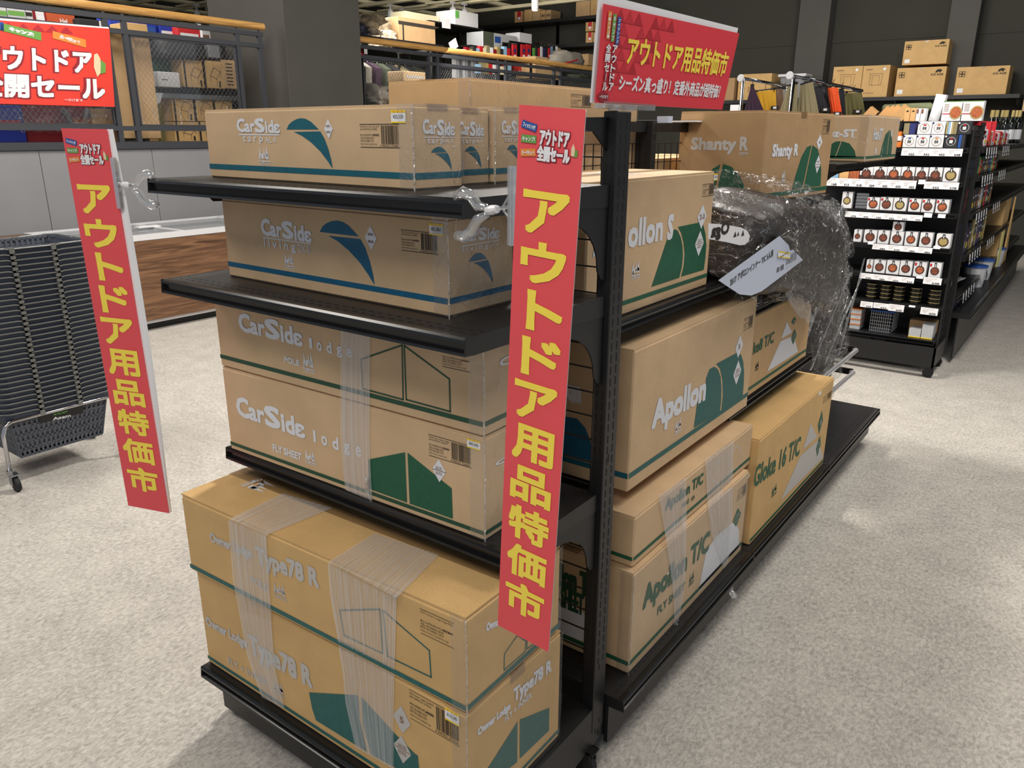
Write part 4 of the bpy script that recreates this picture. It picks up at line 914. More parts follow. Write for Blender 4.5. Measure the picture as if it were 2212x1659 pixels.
# film bands on the apollon T/C pair
def band2(Ct, Cb, lab, top, ft, fb):
    rows = [(on_face(Ct.top, a, .002), on_face(Ct.top, b, .002)) for a, b in top]+[(on_face(Ct.right, a, .004), on_face(Ct.right, b, .004)) for a, b in ft]
    rows += [(on_face(Cb.right, a, .004), on_face(Cb.right, b, .004)) for a, b in fb]; return film_band('stretch_film_band', lab, rows, 'stretch film bands around the stacked boxes')
band2(R3, R4, 'stretch film band pinched to a knot over the pole and fly sheet boxes', [],
      [(z('N', (975, 310)), z('N', (1235, 130))), (z('N', (1030, 640)), z('N', (1240, 490)))],
      [(z('N', (1050, 760)), z('N', (1240, 620))), (z('N', (1090, 1050)), z('N', (1232, 930))), (z('N', (1120, 1300)), z('N', (1215, 1240))), (z('N', (1120, 1570)), z('N', (1160, 1530)))])
band2(R3, R4, 'broad stretch film band over the far half of the pole and fly sheet boxes', [],
      [(z('L', (975, 1510)), z('L', (1250, 1330))), (z('N', (1440, 360)), z('N', (1680, 180)))],
      [(z('N', (1445, 430)), z('N', (1680, 240))), (z('N', (1480, 680)), z('N', (1675, 500))), (z('N', (1560, 900)), z('N', (1660, 760))), (z('N', (1600, 1010)), z('N', (1640, 940)))])
def crumple(name, label, pts, r, m='filmw', cat='plastic film', n=9):
    b = MB(); rnd = random.Random(len(pts)*31+int(abs(pts[0][0])*1e4)); P_ = [Vector(p) for p in pts]
    for i in range(len(P_)):
        pass
    rings = []; vs = []
    for i, p in enumerate(P_):
        rr = r[i] if isinstance(r, (list, tuple)) else r
        for k in range(n):
            a = 2*pi*k/n; q = rr*rnd.uniform(.45, 1.15); vs.append(p+Vector((cos(a)*q*.55, sin(a)*q, rnd.uniform(-1, 1)*rr*.25)))
    fs = [(i*n+k, i*n+(k+1) % n, (i+1)*n+(k+1) % n, (i+1)*n+k) for i in range(len(P_)-1) for k in range(n)]
    fs += [tuple(range(n)), tuple((len(P_)-1)*n+k for k in range(n))]
    b.add(vs, fs); return b.build(name, m, label=label, cat=cat)
a = on_face(R4.right, z('N', (1600, 1090)), .008); ox = oX(.075, *z('N', (1700, 1270)))
crumple('film_tail', 'twisted loose end of stretch film hanging over the base edge of the long rack', [a, a.lerp(ox, .35)+Vector((.01, 0, .012)), a.lerp(ox, .7), ox, ox+Vector((0, .004, -.006))], [.010, .017, .013, .020, .008])
b1 = on_face(R4.right, z('N', (1140, 1530)), .007); crumple('film_tail', 'small white knot of film at the foot of the near fly sheet box', [b1, b1+Vector((.004, .0, -.012)), b1+Vector((.006, -.002, -.028))], [.006, .009, .004])
# plain big box and others on the left side of the long rack
L1 = cx('large plain brown box rising behind the tarp boxes on the top shelf', -.722, .118, 1.3505, -.452, .955, .318, m='card_w')
P = Print(L1.right); info(P, *z('V', (1560, 1700), (1900, 1520)), '236201', '2786 Gloke T/C'); P.build('barcode_print', L1.root); clear_end(L1)
L2 = cx('box with pale wordmark seen through the black wire mesh left of the green dome box', -.80, 1.05, 1.2005, -.475, 1.84, .262, m='card_w')
P = Print(L2.right); P.text('Stacy ST', (.18, .10), (.50, .165), 'grey_ink', .05, px=False); P.build('logo_lettering', L2.root)
L3 = cx('box seen through the wire mesh just below the large plain brown box', -.86, .12, .90, -.47, .86, .25, m='card_w')
shelf_board(main, (XC-.03, Y0+BAY-.004, .8995), (0, -1, 0), (-1, 0, 0), BAY-.008, .44, holes=False)

# ================================================================== TENT BAGS IN PLASTIC
def blob(c, h, rot, e=3.2, nu=28, nv=18, amp=.012, fr=6, seed=1, tail=None, mb=None):
    """rounded cushion: superellipsoid with soft dents, axes h, rotation matrix rot"""
    rnd = random.Random(seed); ph = [rnd.uniform(0, 6.28) for _ in range(8)]; vs = []; fs = []
    sg = lambda x, p: math.copysign(abs(x)**p, x)
    for j in range(nv+1):
        t = -pi/2+pi*j/nv
        for i in range(nu):
            a = 2*pi*i/nu; p = 2/e
            v = Vector((h[0]*sg(cos(t), p)*sg(cos(a), p), h[1]*sg(cos(t), p)*sg(sin(a), p), h[2]*sg(sin(t), p)))
            d = amp*(sin(fr*v.y/h[1]+ph[0]+2*v.z/h[2])*.5+sin(fr*1.7*v.z/h[2]+ph[1]+1.3*v.y/h[1])*.35+sin(fr*2.9*v.y/h[1]+ph[2]-3*v.x/h[0])*.3)
            v = v*(1+d/max(min(h), .01)*.6)
            if tail: v = tail(v)
            vs.append(Vector(c)+rot @ v)
    for j in range(nv):
        for i in range(nu): fs.append((j*nu+i, j*nu+(i+1) % nu, (j+1)*nu+(i+1) % nu, (j+1)*nu+i))
    m = mb or MB(); m.add(vs, fs); return m
rA = Matrix.Rotation(radians(-7), 3, 'X') @ Matrix.Rotation(radians(10), 3, 'Y')
cA = Vector((-.125, 1.36, 1.185))
bagA = thing('tent_bag', 'dark tent bag in clear plastic sagging over the shelf, with a slanted paper label', 'bag', (cA[0], cA[1], 1.001))
def sag(v):
    t = max(0, v.x/.17)*max(0, (v.y+.1)/.45); return Vector((v.x+.02*t, v.y, v.z-.10*t*t-.02*t))
blob(cA, (.17, .50, .150), rA, 4.6, amp=.016, seed=3, tail=sag, nu=40, nv=26).build('bag_body', 'fabric_d', bagA, smooth=True)
def sag2(v):
    w = sag(v); q = .010*sin(38*v.y+9*v.z)+.008*sin(61*v.z+23*v.y+5*v.x); return w*(1+q/.2)+Vector((.004, 0, .012 if v.z > 0 else 0))
blob(cA, (.186, .54, .185), rA, 3.4, amp=.03, fr=13, seed=8, tail=sag2, nu=72, nv=44).build('plastic_wrapper', 'film', bagA, smooth=True)
# flaps of the wrapper: fan sheets between real points
def sheet(parent, pts_rows, m, name, amp=.008, n=10, seed=0, **k):
    rnd = random.Random(seed); rows = [[Vector(p) for p in r] for r in pts_rows]; b = MB(); vs = []
    nr = len(rows)
    for r in rows:
        for i in range(n+1):
            t = i/n*(len(r)-1); q = min(int(t), len(r)-2); vs.append(r[q].lerp(r[q+1], t-q)+Vector((rnd.uniform(-1, 1), rnd.uniform(-.4, .4), rnd.uniform(-1, 1)))*amp)
    fs = [(j*(n+1)+i, j*(n+1)+i+1, (j+1)*(n+1)+i+1, (j+1)*(n+1)+i) for j in range(nr-1) for i in range(n)]
    b.add(vs, fs); return b.build(name, m, parent, smooth=True, **k)
sheet(bagA, [[oX(-.05, 1740, 600), oX(-.03, 1760, 560)], [oX(-.0, 1690, 630), oX(.0, 1752, 640)], [oX(.01, 1700, 655), oX(.01, 1755, 672)], [oX(.01, 1728, 684), oX(.01, 1757, 700)]], 'filmw', 'wrapper_tail', seed=2)
sheet(bagA, [[oX(-.12, 1700, 440), oX(-.12, 1790, 520)], [oX(-.12, 1740, 430), oX(-.12, 1800, 500)], [oX(-.14, 1790, 434), oX(-.14, 1815, 475)], [oX(-.14, 1815, 438), oX(-.14, 1832, 455)]], 'filmw', 'wrapper_tail', seed=4)
lab = [oX(.028, *z('K', q)) for q in ((195, 1160), (810, 705), (1035, 935), (540, 1275))]
fA = Face(lab[3], (lab[2]-lab[3]), (lab[0]-lab[3]))
nA = (lab[2]-lab[3]).cross(lab[0]-lab[3]).normalized()
if nA.dot(CAMP-lab[0]) < 0: nA = -nA
fA = Face(lab[3]+nA*.012, (lab[2]-lab[3]), (lab[0]-lab[3])-(lab[2]-lab[3])*((lab[0]-lab[3]).dot(lab[2]-lab[3])/(lab[2]-lab[3]).length_squared), nA)
P = Print(fA, .001); P.poly(z('K', (225, 1130), (810, 705), (1035, 935), (760, 1145), (640, 1235), (540, 1275), (430, 1265), (330, 1200)), 'paper_blue')
def along(P, s, a, b, h, m, bold=0, k=2):
    (u0, v0), (u1, v1) = P.f.px(*a), P.f.px(*b); L = math.hypot(u1-u0, v1-v0); cu, cv = (u1-u0)/L, (v1-v0)/L
    P.text(s, (0, 0), (L, h), m, bold, k, px=False, map=lambda x, y, l: P.f.at(u0+cu*x-cv*y, v0+cv*x+cu*y, l))
along(P, '3517 アポロンインナー T/C 5人用', z('K', (335, 1190)), z('K', (745, 900)), .022, 'ink', .02)
along(P, '▥ 回', z('K', (780, 1060)), z('K', (845, 1025)), .016, 'ink', .02)
(u0, v0), (u1, v1) = P.f.px(*z('K', (875, 980))), P.f.px(*z('K', (975, 925)))
L_ = math.hypot(u1-u0, v1-v0)
for i in range(12):
    t = i/12; a_ = (u0+(u1-u0)*t, v0+(v1-v0)*t); P.line([a_, (a_[0]-(v1-v0)/L_*.026, a_[1]+(u1-u0)/L_*.026)], .0022 if i % 3 else .0036, 'ink', 2, px=False)
P.build('paper_label', bagA, label='pale paper label with product text and barcode')
P = Print(fA, .0035); P.poly(z('K', (790, 848), (905, 868), (900, 925), (785, 908)), 'paper', 1); P.poly(z('K', (790, 848), (905, 868), (904, 880), (789, 860)), 'yellow', 2); P.poly(z('K', (786, 898), (901, 914), (900, 925), (785, 908)), 'yellow', 2); P.text('¥34,320', *z('K', (808, 896), (880, 872)), 'ink', 0, 3); P.build('price_sticker', bagA)
lo = Face(oX(.012, *z('K', (180, 780))), (0, 1, 0), (0, 0, 1), (1, 0, 0))
P = Print(lo, .001); P.poly(z('K', (130, 585), (300, 600), (440, 625), (500, 655), (528, 705), (515, 755), (480, 790), (430, 795), (300, 765), (130, 735)), 'paper')
P.text('Oga', *z('K', (320, 720), (160, 595)), 'ink', .05, 2); P.shape([[(x, 1-y) for x, y in p][::-1] for p in TREES[:3]], *z('K', (480, 640), (350, 760)), 'ink', 1); P.build('logo_patch', bagA, label='white oval patch with tree logo')

cB = Vector((-.26, 2.36, .64))
bagB = thing('tent_bag', 'dark tall tent bag standing upright in a plastic wrapper behind the chrome guard bars', 'bag', (cB[0], cB[1], .201))
rB = Matrix.Rotation(radians(-6), 3, 'X')
def tallB(v): return Vector((v.x*(1-.15*v.z/.45), v.y*(1+.12*v.z/.45), v.z))
blob(cB, (.13, .27, .43), rB, 3.0, amp=.02, seed=5, tail=tallB, nu=36, nv=24).build('bag_body', 'fabric_d', bagB, smooth=True)
def tallB2(v):
    w = tallB(v); q = .012*sin(46*v.y+4*v.z)+.009*sin(75*v.y-13*v.z)+.006*sin(50*v.z); return Vector((w.x*(1+q/.13), w.y*(1+q/.25), w.z))
blob(cB+Vector((.0, .02, .02)), (.150, .33, .45), rB, 2.8, amp=.02, fr=11, seed=9, tail=tallB2, nu=90, nv=40).build('plastic_wrapper', 'film', bagB, smooth=True)
# soft lengthwise folds of cloudy film down the front of the tall bag
for i, (pt, pb) in enumerate((((1800, 560), (1716, 800)), ((1835, 590), (1750, 800)), ((1858, 600), (1780, 790)), ((1866, 560), (1808, 770)))):
    a = oX(-.118, *pt); b = oX(-.118, *pb); w = Vector((0, .022+.006*i, 0))
    sheet(bagB, [[a, a+w], [a.lerp(b, .35), a.lerp(b, .35)+w*1.3], [a.lerp(b, .7), a.lerp(b, .7)+w], [b, b+w*.6]], 'filmw', 'wrapper_fold', amp=.005, seed=20+i, n=6)

# ================================================================== RED SALE BANNERS
def figure(P, q, s):  # plain generic stand-in for the small cartoon at the corner of the banners
    u, v = q; w = s
    P.uv([(u, v), (u+w*.5, v), (u+w*.55, v+w*.9), (u+w*.25, v+w*1.5), (u-w*.02, v+w*.9)], 'skin', 2)
    P.uv([(u+w*.3, v-w*.1), (u+w*.9, v-w*.1), (u+w*.95, v+w*.7), (u+w*.4, v+w*.8)], 'bgreen', 1)
def outlined(P, s, a, b, m='paper', om='red_d', px=False):
    P.text(s, a, b, om, .10, 1, px=px); (u0, v0), (u1, v1) = a, b; e = abs(v1-v0)*.055
    P.text(s, (u0+e, v0+e), (u1-e, v1-e), m, .045, 3, px=px)
def ribbon_tag(P, s, c, w, h, ang, m, n=2):
    u, v = c; ca, sa = cos(ang), sin(ang); R = lambda x, y: (u+ca*x-sa*y, v+sa*x+ca*y)
    P.uv([R(-w/2, -h/2), R(w/2, -h/2), R(w/2, h/2), R(-w/2, h/2)], m, n)
    P.text(s, (-w*.42, -h*.32), (w*.42, h*.32), 'paper', .04, n+1, px=False, map=lambda x, y, l: P.f.at(*R(x, y), l))
def clip(name, label, jaw, end, up=(0, 0, 1)):
    t = thing(name, label, 'clip', jaw); jaw = Vector(jaw); end = Vector(end); d = (end-jaw).normalized(); u = Vector(up)
    for s_ in (1, -1):
        MB().tube([jaw-d*.03+u*s_*.030, jaw-d*.012+u*s_*.034, jaw+d*.008+u*s_*.026, jaw+d*.022+u*s_*.010, jaw+d*.045+u*s_*.005], [.008, .010, .009, .008, .005], 8).build('clip_jaw', 'clear', t, smooth=True)
    MB().tube([jaw+d*.045, jaw+d*.055, jaw+d*.068], [.006, .0075, .006], 10).build('pivot', 'white_p', t)
    MB().tube([jaw+d*.065, end], [.003, .003], 8).tube([end-d*.022, end+u*.022], .002, 6).tube([end-d*.022, end-u*.022], .002, 6).build('swivel_arm', 'clear', t)
    s2 = d.cross(u).normalized()
    MB().bar(end-u*.055, end+u*.055, .012, .008, up=s2).tube([end-u*.056, end+u*.056], .005, 8).build('sign_holder', 'clear', t)
    return t
def long_banner(tl, tr, bl, label, rz_curl, curl=.0):
    tl, tr, bl = Vector(tl), Vector(tr), Vector(bl); U = (tr-tl); Wd = U.length; V = (bl-tl); H = V.length; U.normalize(); Vn = -V.normalized()
    f = Face(tl-Vn*H, U, Vn); n = f.n
    if n.dot(CAMP-tl) < 0: n = -n; f.n = n
    t = thing('sale_banner', label, 'banner', tl-Vn*H)
    b = MB(); b.quad(f.at(0, 0), f.at(Wd, 0), f.at(Wd, H), f.at(0, H)).build('banner_sheet', 'red', t)
    if curl:
        sheet_pts = []
        for i in range(9):
            s_ = i/8; ww = curl*sin(pi*min(1, .12+s_*.95))**.8
            sheet_pts.append([f.at(Wd-.004, H*(1-s_), -.003), f.at(Wd+ww*.5, H*(1-s_), -.005), f.at(Wd+ww, H*(1-s_), -.010)])
        sheet(t, sheet_pts, 'paper', 'banner_back', amp=.0006, n=4)
    else: MB().quad(f.at(0, 0, -.002), f.at(Wd, 0, -.002), f.at(Wd, H, -.002), f.at(0, H, -.002)).build('banner_back', 'paper', t)
    P = Print(f, .0006)
    chars = 'アウトドア用品特価市'; top = H*.874; step = (top-H*.045)/10
    for i, ch in enumerate(chars):
        y1 = top-i*step; wv = {'ト': .60, 'ド': .66}.get(ch, .74)
        off = {'ト': .07, 'ド': .05}.get(ch, 0)
        P.text(ch, (Wd*(.5-wv/2+off), y1-step*.90), (Wd*(.5+wv/2+off), y1-step*.04), 'byel', .045, 1, px=False)
    P.build('banner_lettering', t)
    P = Print(f, .0006); outlined(P, 'アウトドア', (Wd*.34, H*.940), (Wd*.82, H*.968)); outlined(P, '全開セール', (Wd*.31, H*.915), (Wd*.84, H*.943)); figure(P, (Wd*.84, H*.93), Wd*.1)
    for s_, v_, m_, an in (('フィッシング!', .969, 'bblue', -.2), ('キャンプ!', .949, 'bgreen', 0), ('バーベキュー!', .928, 'borange', .1)): ribbon_tag(P, s_, (Wd*.18, H*v_), Wd*.24, H*.012, an, m_)
    P.build('banner_heading', t)
    return t, f, Wd, H
B2t, f2, w2, h2 = long_banner(oY(-.478, 1122, 226), oY(-.478, 1265, 237), oY(-.478, 1075, 1350), 'red vertical banner with yellow Japanese lettering hanging in front of the end rack upright', 0)
p1, p2, p3 = oY(-.478, 132, 277), oY(-.478, 231, 279), oY(-.478, 277, 1092)
r = ray(231, 279); t_ = (p2-CAMP).length/r.length; p2b = CAMP+ray(231, 279).normalized()*((p2-CAMP).length*1.010); p1b = CAMP+ray(132, 277).normalized()*((p1-CAMP).length*.965); p3b = CAMP+ray(277, 1092).normalized()*((p3-CAMP).length*.965)
B1t, f1, w1, h1 = long_banner(p1b, p2b, p3b, 'red vertical banner with yellow lettering hanging left of the end rack', 0, curl=.016)
clip('sign_clip', 'clear plastic clip on the right front corner of the top shelf holding the near banner', (.012, -.452, Z1s-.022), tuple(oY(-.472, 1106, 446)))
clip('sign_clip', 'clear plastic clip on the left front corner of the top shelf holding the left banner', (-.912, -.452, Z1s-.022), tuple(oY(-.470, 252, 396)))
# sign on top of the upright
sg = [oX(.004, *q) for q in ((1284, 222), (1560, 237), (1597, 72), (1303, 8))]
U_ = Vector((0, 1, 0)); V_ = Vector((0, 0, 1)); fS = Face(sg[0], U_, V_, (1, 0, 0)); sgn = thing('sale_sign', 'red horizontal sale sign with yellow lettering standing on top of the black upright', 'sign', sg[0])
def bil(q):
    return lambda u, v, l: (q[0]*(1-u)*(1-v)+q[1]*u*(1-v)+q[2]*u*v+q[3]*(1-u)*v)+Vector((1, 0, 0))*l
def sign_sheet(q, root, base, back=True):
    MB().quad(*q).build('sign_sheet', base, root)
    o = Vector((-.004, 0, 0)); m = MB(); m.quad(q[0]+o+Vector((0, -.010, 0)), q[1]+o, q[2]+o+Vector((0, 0, .012)), q[3]+o+Vector((0, -.012, .016))); m.build('sign_backing', 'paper', root)
sign_sheet(sg, sgn, 'red2')
g = bil(sg); P = Print(fS, .0006)
BU = [.27]
def T(s, a, b, m, bold=.04, k=2): P.text(s, a, b, m, bold, k, px=False, map=g, bu=BU[0])
for i in range(9):
    for j in range(6):
        w_t, h_t = .055, .13; xa_ = .02+i*w_t+(w_t/2 if j % 2 else 0); ya_ = .985-(j+1)*h_t
        if xa_+w_t > .52-.06*j or (i*3+j*2) % 4 == 0: continue
        P.mb.add([g(xa_, ya_, .0008), g(xa_+w_t, ya_, .0008), g(xa_+w_t/2, ya_+h_t, .0008)], [(0, 1, 2)], P.mi('red_m' if (i+j) % 2 else 'red_e'))
T('アウトドア用品特価市', (.155, .42), (.955, .74), 'byel', .03); T('シーズン真っ盛り！定番外商品が超特価！', (.13, .14), (.935, .32), 'paper', .03); P.build('sign_lettering', sgn)
P = Print(fS, .0006)
for k_, (s, u, m_) in enumerate((('バーベキュー', .038, 'borange'), ('キャンプ', .066, 'bgreen'), ('フィッシング', .094, 'bblue'))):
    P.mb.add([g(u-.010, .66-.02*k_, .002), g(u+.010, .66-.02*k_, .002), g(u+.010, .94-.02*k_, .002), g(u-.010, .94-.02*k_, .002)], [(0, 1, 2, 3)], P.mi(m_))
    n_ = len(s)
    for i, ch in enumerate(s): T(ch, (u-.007, .93-.02*k_-(i+1)*.26/n_), (u+.007, .93-.02*k_-i*.26/n_-.01), 'paper', .03, 4)
for s, u in (('アウトドア', .082), ('全開セール', .045)):
    for i, ch in enumerate(s):
        y1 = .61-i*.098; c_ = (u-.017, y1-.088), (u+.017, y1)
        if ch == 'ー': c_ = (u-.003, y1-.088), (u+.003, y1)
        T(ch, *c_, 'red_d', .09, 3); T(ch, *c_, 'paper', .04, 6)
pts = [(.045+.034*cos(a*pi/8), .065+.05*sin(a*pi/8)) for a in range(16)]
P.mb.add([g(x_, y_, .002) for x_, y_ in pts], [tuple(range(16))], P.mi('red_d')); T('～7/17まで', (.018, .05), (.072, .085), 'paper', .02, 5); P.build('sign_heading', sgn)
tc_ = thing('sign_clip', 'clear plastic sign holder on top of the black upright, under the red sale sign', 'clip', (-.01, .02, ZT))
MB().box(-.014, -.045, ZT+.004, .010, .16, ZT+.016).build('sign_holder', 'clear', tc_)
crumple('x', None, [(-.01, .0, ZT), (-.008, .02, ZT+.012), (-.01, .04, ZT+.016)], [.01, .014, .012]).parent = None
bpy.data.objects.remove(bpy.data.objects['x'])
MB().tube([(-.004, .01, ZT), (-.004, .012, ZT+.01)], .012, 8).tube([(-.004, .07, ZT+.002), (-.004, .07, ZT+.012)], .014, 8).build('clip_jaw', 'clear', tc_)
MB().box(-.4, .99, ZT-.008, -.36, 1.02, ZT+.012).build('price_tag', 'paper_blue', label='small pale blue tag on top of the second upright of the long rack', cat='tag')
MB().box(-.45, 1.2, ZT-.003, -.36, 1.7, ZT+.002).build('paper_sheet', 'paper', label='white printed sheet lying on the top bar of the long rack', cat='paper')

# sign hanging on the balustrade at left
fq = [oX(UX+.09, *q) for q in ((-75, 222), (248, 231), (236, 62), (-75, 38))]
fs_ = thing('sale_sign', 'red sale sign with big white lettering hung on the left balustrade', 'sign', fq[0]); sign_sheet(fq, fs_, mat('orange_red_sign', (226, 62, 48), .45)); g = bil(fq); BU[0] = (fq[3]-fq[0]).length/(fq[1]-fq[0]).length
P = Print(Face(fq[0], (0, 1, 0), (0, 0, 1), (1, 0, 0)), .001)
for i in range(5):
    x0_ = .22+i*.1; P.mb.add([g(x0_, .90, .002), g(x0_+.1, .90, .002), g(x0_+.05, .985, .002)], [(0, 1, 2)], P.mi('red_m'))
def TO(s, a, b):
    T(s, a, b, 'red_d', .10, 2); e = (b[1]-a[1])*.05; T(s, (a[0]+e*.4, a[1]+e), (b[0]-e*.4, b[1]-e), 'paper', .045, 12)
TO('アウトドア', (.055, .40), (.86, .72)); TO('全開セール', (.035, .06), (.945, .40))
T('～7/17まで', (.63, .055), (.76, .09), 'paper', .02, 20)
for s, uu, vv, m_, w_ in (('フィッシング!', .12, .95, 'bblue', .24), ('キャンプ!', .355, .865, 'bgreen', .27), ('バーベキュー!', .69, .815, 'borange', .24)):
    q = [(uu-w_/2, vv+.015), (uu+w_/2, vv-.075), (uu+w_/2, vv+.025), (uu-w_/2, vv+.105)]
    P.mb.add([g(a, b, .004) for a, b in q], [(0, 1, 2, 3)], P.mi(m_))
    P.text(s, (0, 0), (1, 1), 'paper', .04, 14, px=False, map=lambda x, y, l, uu=uu, vv=vv, w_=w_: g(uu+(x-.5)*w_*.62, vv+.017-(x-.5)*.09*.62+(y-.5)*.055+.0, l))
for q, m_ in ((((.90, .38), (.935, .45), (.93, .62), (.91, .68), (.885, .66), (.878, .50)), 'skin'), (((.925, .42), (.965, .44), (.97, .55), (.935, .6)), 'bgreen')):
    P.mb.add([g(a-.02, b, .006) for a, b in q], [tuple(range(len(q)))], P.mi(m_))
P.build('sign_lettering', fs_)
# ================================================================== FREEZER CHEST ALONG THE WALL
FX = -5.255; FZ = .762; fy0 = oX(FX, 205, 525)[1]-.9
fz = thing('freezer_chest', 'long walnut-clad freezer counter with sliding glass lids against the grey wall', 'freezer', (FX-.45, 2.6, 0))
fy = [oX(FX, 60, 500)[1], 1.42, 3.2, 5.0]
fy = [-.2, 1.36, 3.15, 4.95]
for i in range(3):
    a, b = fy[i]+.004, fy[i+1]-.004
    MB().box(FX-.03, a, .09, FX, b, FZ-.035, c=.002).build('front_panel', 'walnut', fz)
    MB().box(FX-.88, a, .06, FX-.03, b, FZ-.06).build('freezer_body', 'white_p', fz)
MB().box(FX-.8, -.2, 0, FX-.08, 4.9, .09).build('plinth', 'black_d', fz)
MB().box(FX-.9, -.2, FZ-.035, FX, 1.36, FZ+.004).build('counter_top', 'walnut_top', fz, label='walnut top on the near section')
for a, b in ((1.37, 3.14), (3.16, 4.94)):
    t = MB()
    for q in ((FX-.06, a, FX, b), (FX-.9, a, FX-.84, b), (FX-.84, a, FX-.06, a+.05), (FX-.84, b-.05, FX-.06, b), (FX-.84, (a+b)/2-.02, FX-.06, (a+b)/2+.02)): t.box(q[0], q[1], FZ-.03, q[2], q[3], FZ+.01)
    o = t.build('lid_frame', 'white_p', fz)
    MB().box(FX-.84, a+.05, FZ-.01, FX-.06, (a+b)/2-.02, FZ).build('glass_lid', 'lidglass', fz)
    MB().box(FX-.84, (a+b)/2+.02, FZ-.01, FX-.06, b-.05, FZ).box(FX-.5, a+.05, FZ, FX-.47, b-.05, FZ+.012).build('glass_lid', 'lidglass', fz)
MB().box(-5.8, 2.1, FZ+.011, -5.72, 2.3, FZ+.02).build('price_card', 'paper', label='small white card lying on the freezer lid behind the left banner', cat='card')

# ================================================================== STACK OF SHOPPING BASKETS ON A CHROME TROLLEY
bz = .125
q0 = oZ(bz, 45, 987); q1 = oZ(bz, 222, 937)
bx1 = (q0[0]+q1[0])/2; by0, by1 = q0[1], q1[1]; BH = .22
tx, ty = .055, .065
bc = Vector(((bx1+bx1-.27)/2, (by0+by1)/2, bz)); hx, hy = .135, (by1-by0)/2
def basket_body(full):
    b = MB(); c = bc
    def wall(p0, p1, p2, p3, nu, nv, solid=()):
        # lattice wall: p0,p1 bottom, p3,p2 top
        for i in range(nu+1):
            t = i/nu; a = p0.lerp(p1, t); d = p3.lerp(p2, t); b.bar(a, d, .0105, .003, up=(p1-p0).cross(p3-p0))
        for j in range(nv+1):
            t = j/nv; b.bar(p0.lerp(p3, t), p1.lerp(p2, t), .011, .003, up=(p1-p0).cross(p3-p0))
    B_ = [c+Vector(v) for v in ((hx, -hy, 0), (hx, hy, 0), (-hx, hy, 0), (-hx, -hy, 0))]
    T_ = [c+Vector(v) for v in ((hx+tx*.6, -hy-ty*.6, BH), (hx+tx*.6, hy+ty*.6, BH), (-hx-tx*.6, hy+ty*.6, BH), (-hx-tx*.6, -hy-ty*.6, BH))]
    for k in range(4): wall(B_[k], B_[(k+1) % 4], T_[(k+1) % 4], T_[k], (19 if k % 2 == 0 else 14), 6)
    b.add(B_, [(0, 1, 2, 3)])
    return b
bb = basket_body(True)
def basket(zoff, label, first=None):
    if first: 
        d = dup(first, Vector(first.location)+Vector((0, 0, zoff)), 0, label); return d
    t = thing('shopping_basket', label, 'basket', bc, 0, 'stacked shopping baskets on the chrome trolley')
    bb.build('basket_body', 'basket', t)
    r = MB(); X, Y_ = hx+tx, hy+ty; zz = bz+BH; c0 = .05
    loop = [(X, -Y_+c0), (X, Y_-c0), (X-c0*.3, Y_-c0*.3), (X-c0, Y_), (-X+c0, Y_), (-X+c0*.3, Y_-c0*.3), (-X, Y_-c0), (-X, -Y_+c0), (-X+c0*.3, -Y_+c0*.3), (-X+c0, -Y_), (X-c0, -Y_), (X-c0*.3, -Y_+c0*.3), (X, -Y_+c0)]
    pts = [(bc[0]+a, bc[1]+b_, zz) for a, b_ in loop]
    r.tube(pts, .0045, 6, cap=False)
    for (a, b_), (c_, d_) in zip(loop, loop[1:]): r.quad((bc[0]+a*.97, bc[1]+b_*.97, zz-.030), (bc[0]+c_*.97, bc[1]+d_*.97, zz-.030), (bc[0]+c_, bc[1]+d_, zz), (bc[0]+a, bc[1]+b_, zz))
    r.build('rim', 'basketd', t)
    h = MB()
    for s_ in (1, -1):
        yy = .085
        for e in (-1, 1):
            h.tube([(bc[0]+s_*(X+.004), bc[1]+e*yy, zz-.002), (bc[0]+s_*(X+.006), bc[1]+e*(yy+.03), zz+.004), (bc[0]+s_*(X+.004), bc[1]+e*(Y_-.04), zz+.006), (bc[0]+s_*(X-.03), bc[1]+e*(Y_+.004), zz+.007), (bc[0]+s_*.01, bc[1]+e*(Y_+.006), zz+.007)], .0034, 6)
            h.box(bc[0]+s_*X-.004, bc[1]+e*yy-.010, zz-.028, bc[0]+s_*X+.010, bc[1]+e*yy+.010, zz+.006)
        h.tube([(bc[0]+s_*(X+.008), bc[1]-yy, zz+.001), (bc[0]+s_*(X+.008), bc[1]+yy, zz+.001)], .003, 6)
    h.build('handle', 'handle', t); return t
bk0 = basket(0, 'lowest shopping basket of the stack, its lattice side bearing the shop plate')
ordn = ['second', 'third', 'fourth', 'fifth', 'sixth', 'seventh', 'eighth', 'ninth', 'tenth', 'eleventh', 'twelfth', 'thirteenth', 'fourteenth', 'fifteenth', 'sixteenth']
NB = 31; PT = .0272
ztop_px = oX(bc[0]+hx+tx, 128, 522)[2]; PT = (ztop_px-(bz+BH)-.012)/(NB-1)
for i in range(1, NB):
    fb = i; ft_ = NB-1-i
    l = ('top shopping basket of the tall grey stack' if ft_ == 0 else f'{ordn[fb-1]} shopping basket from the bottom of the stack' if fb <= 15 else f'{ordn[ft_-1]} shopping basket down from the top of the stack')
    basket(PT*i, l, bk0)
bf = Face((bc[0]+hx, bc[1], bz), (0, 1, 0), (tx*.6, 0, BH)); bf.n = Vector((1, 0, -.15)).normalized()
pl = thing('shop_plate', 'black name plate with green leaf emblem on the lowest shopping basket', 'sign', tuple(bc+Vector((hx, 0, .1))))
bf.o = bf.o+bf.n*.004
MB().quad(*[bf.at(*bf.px(*q)) for q in ((86, 915), (180, 892), (180, 872), (82, 893))]).build('plate', 'black_d', pl)
P = Print(bf, .001)
slant_text(P, 'Azem', (114, 908), (153, 900), .015, 'paper', .06)
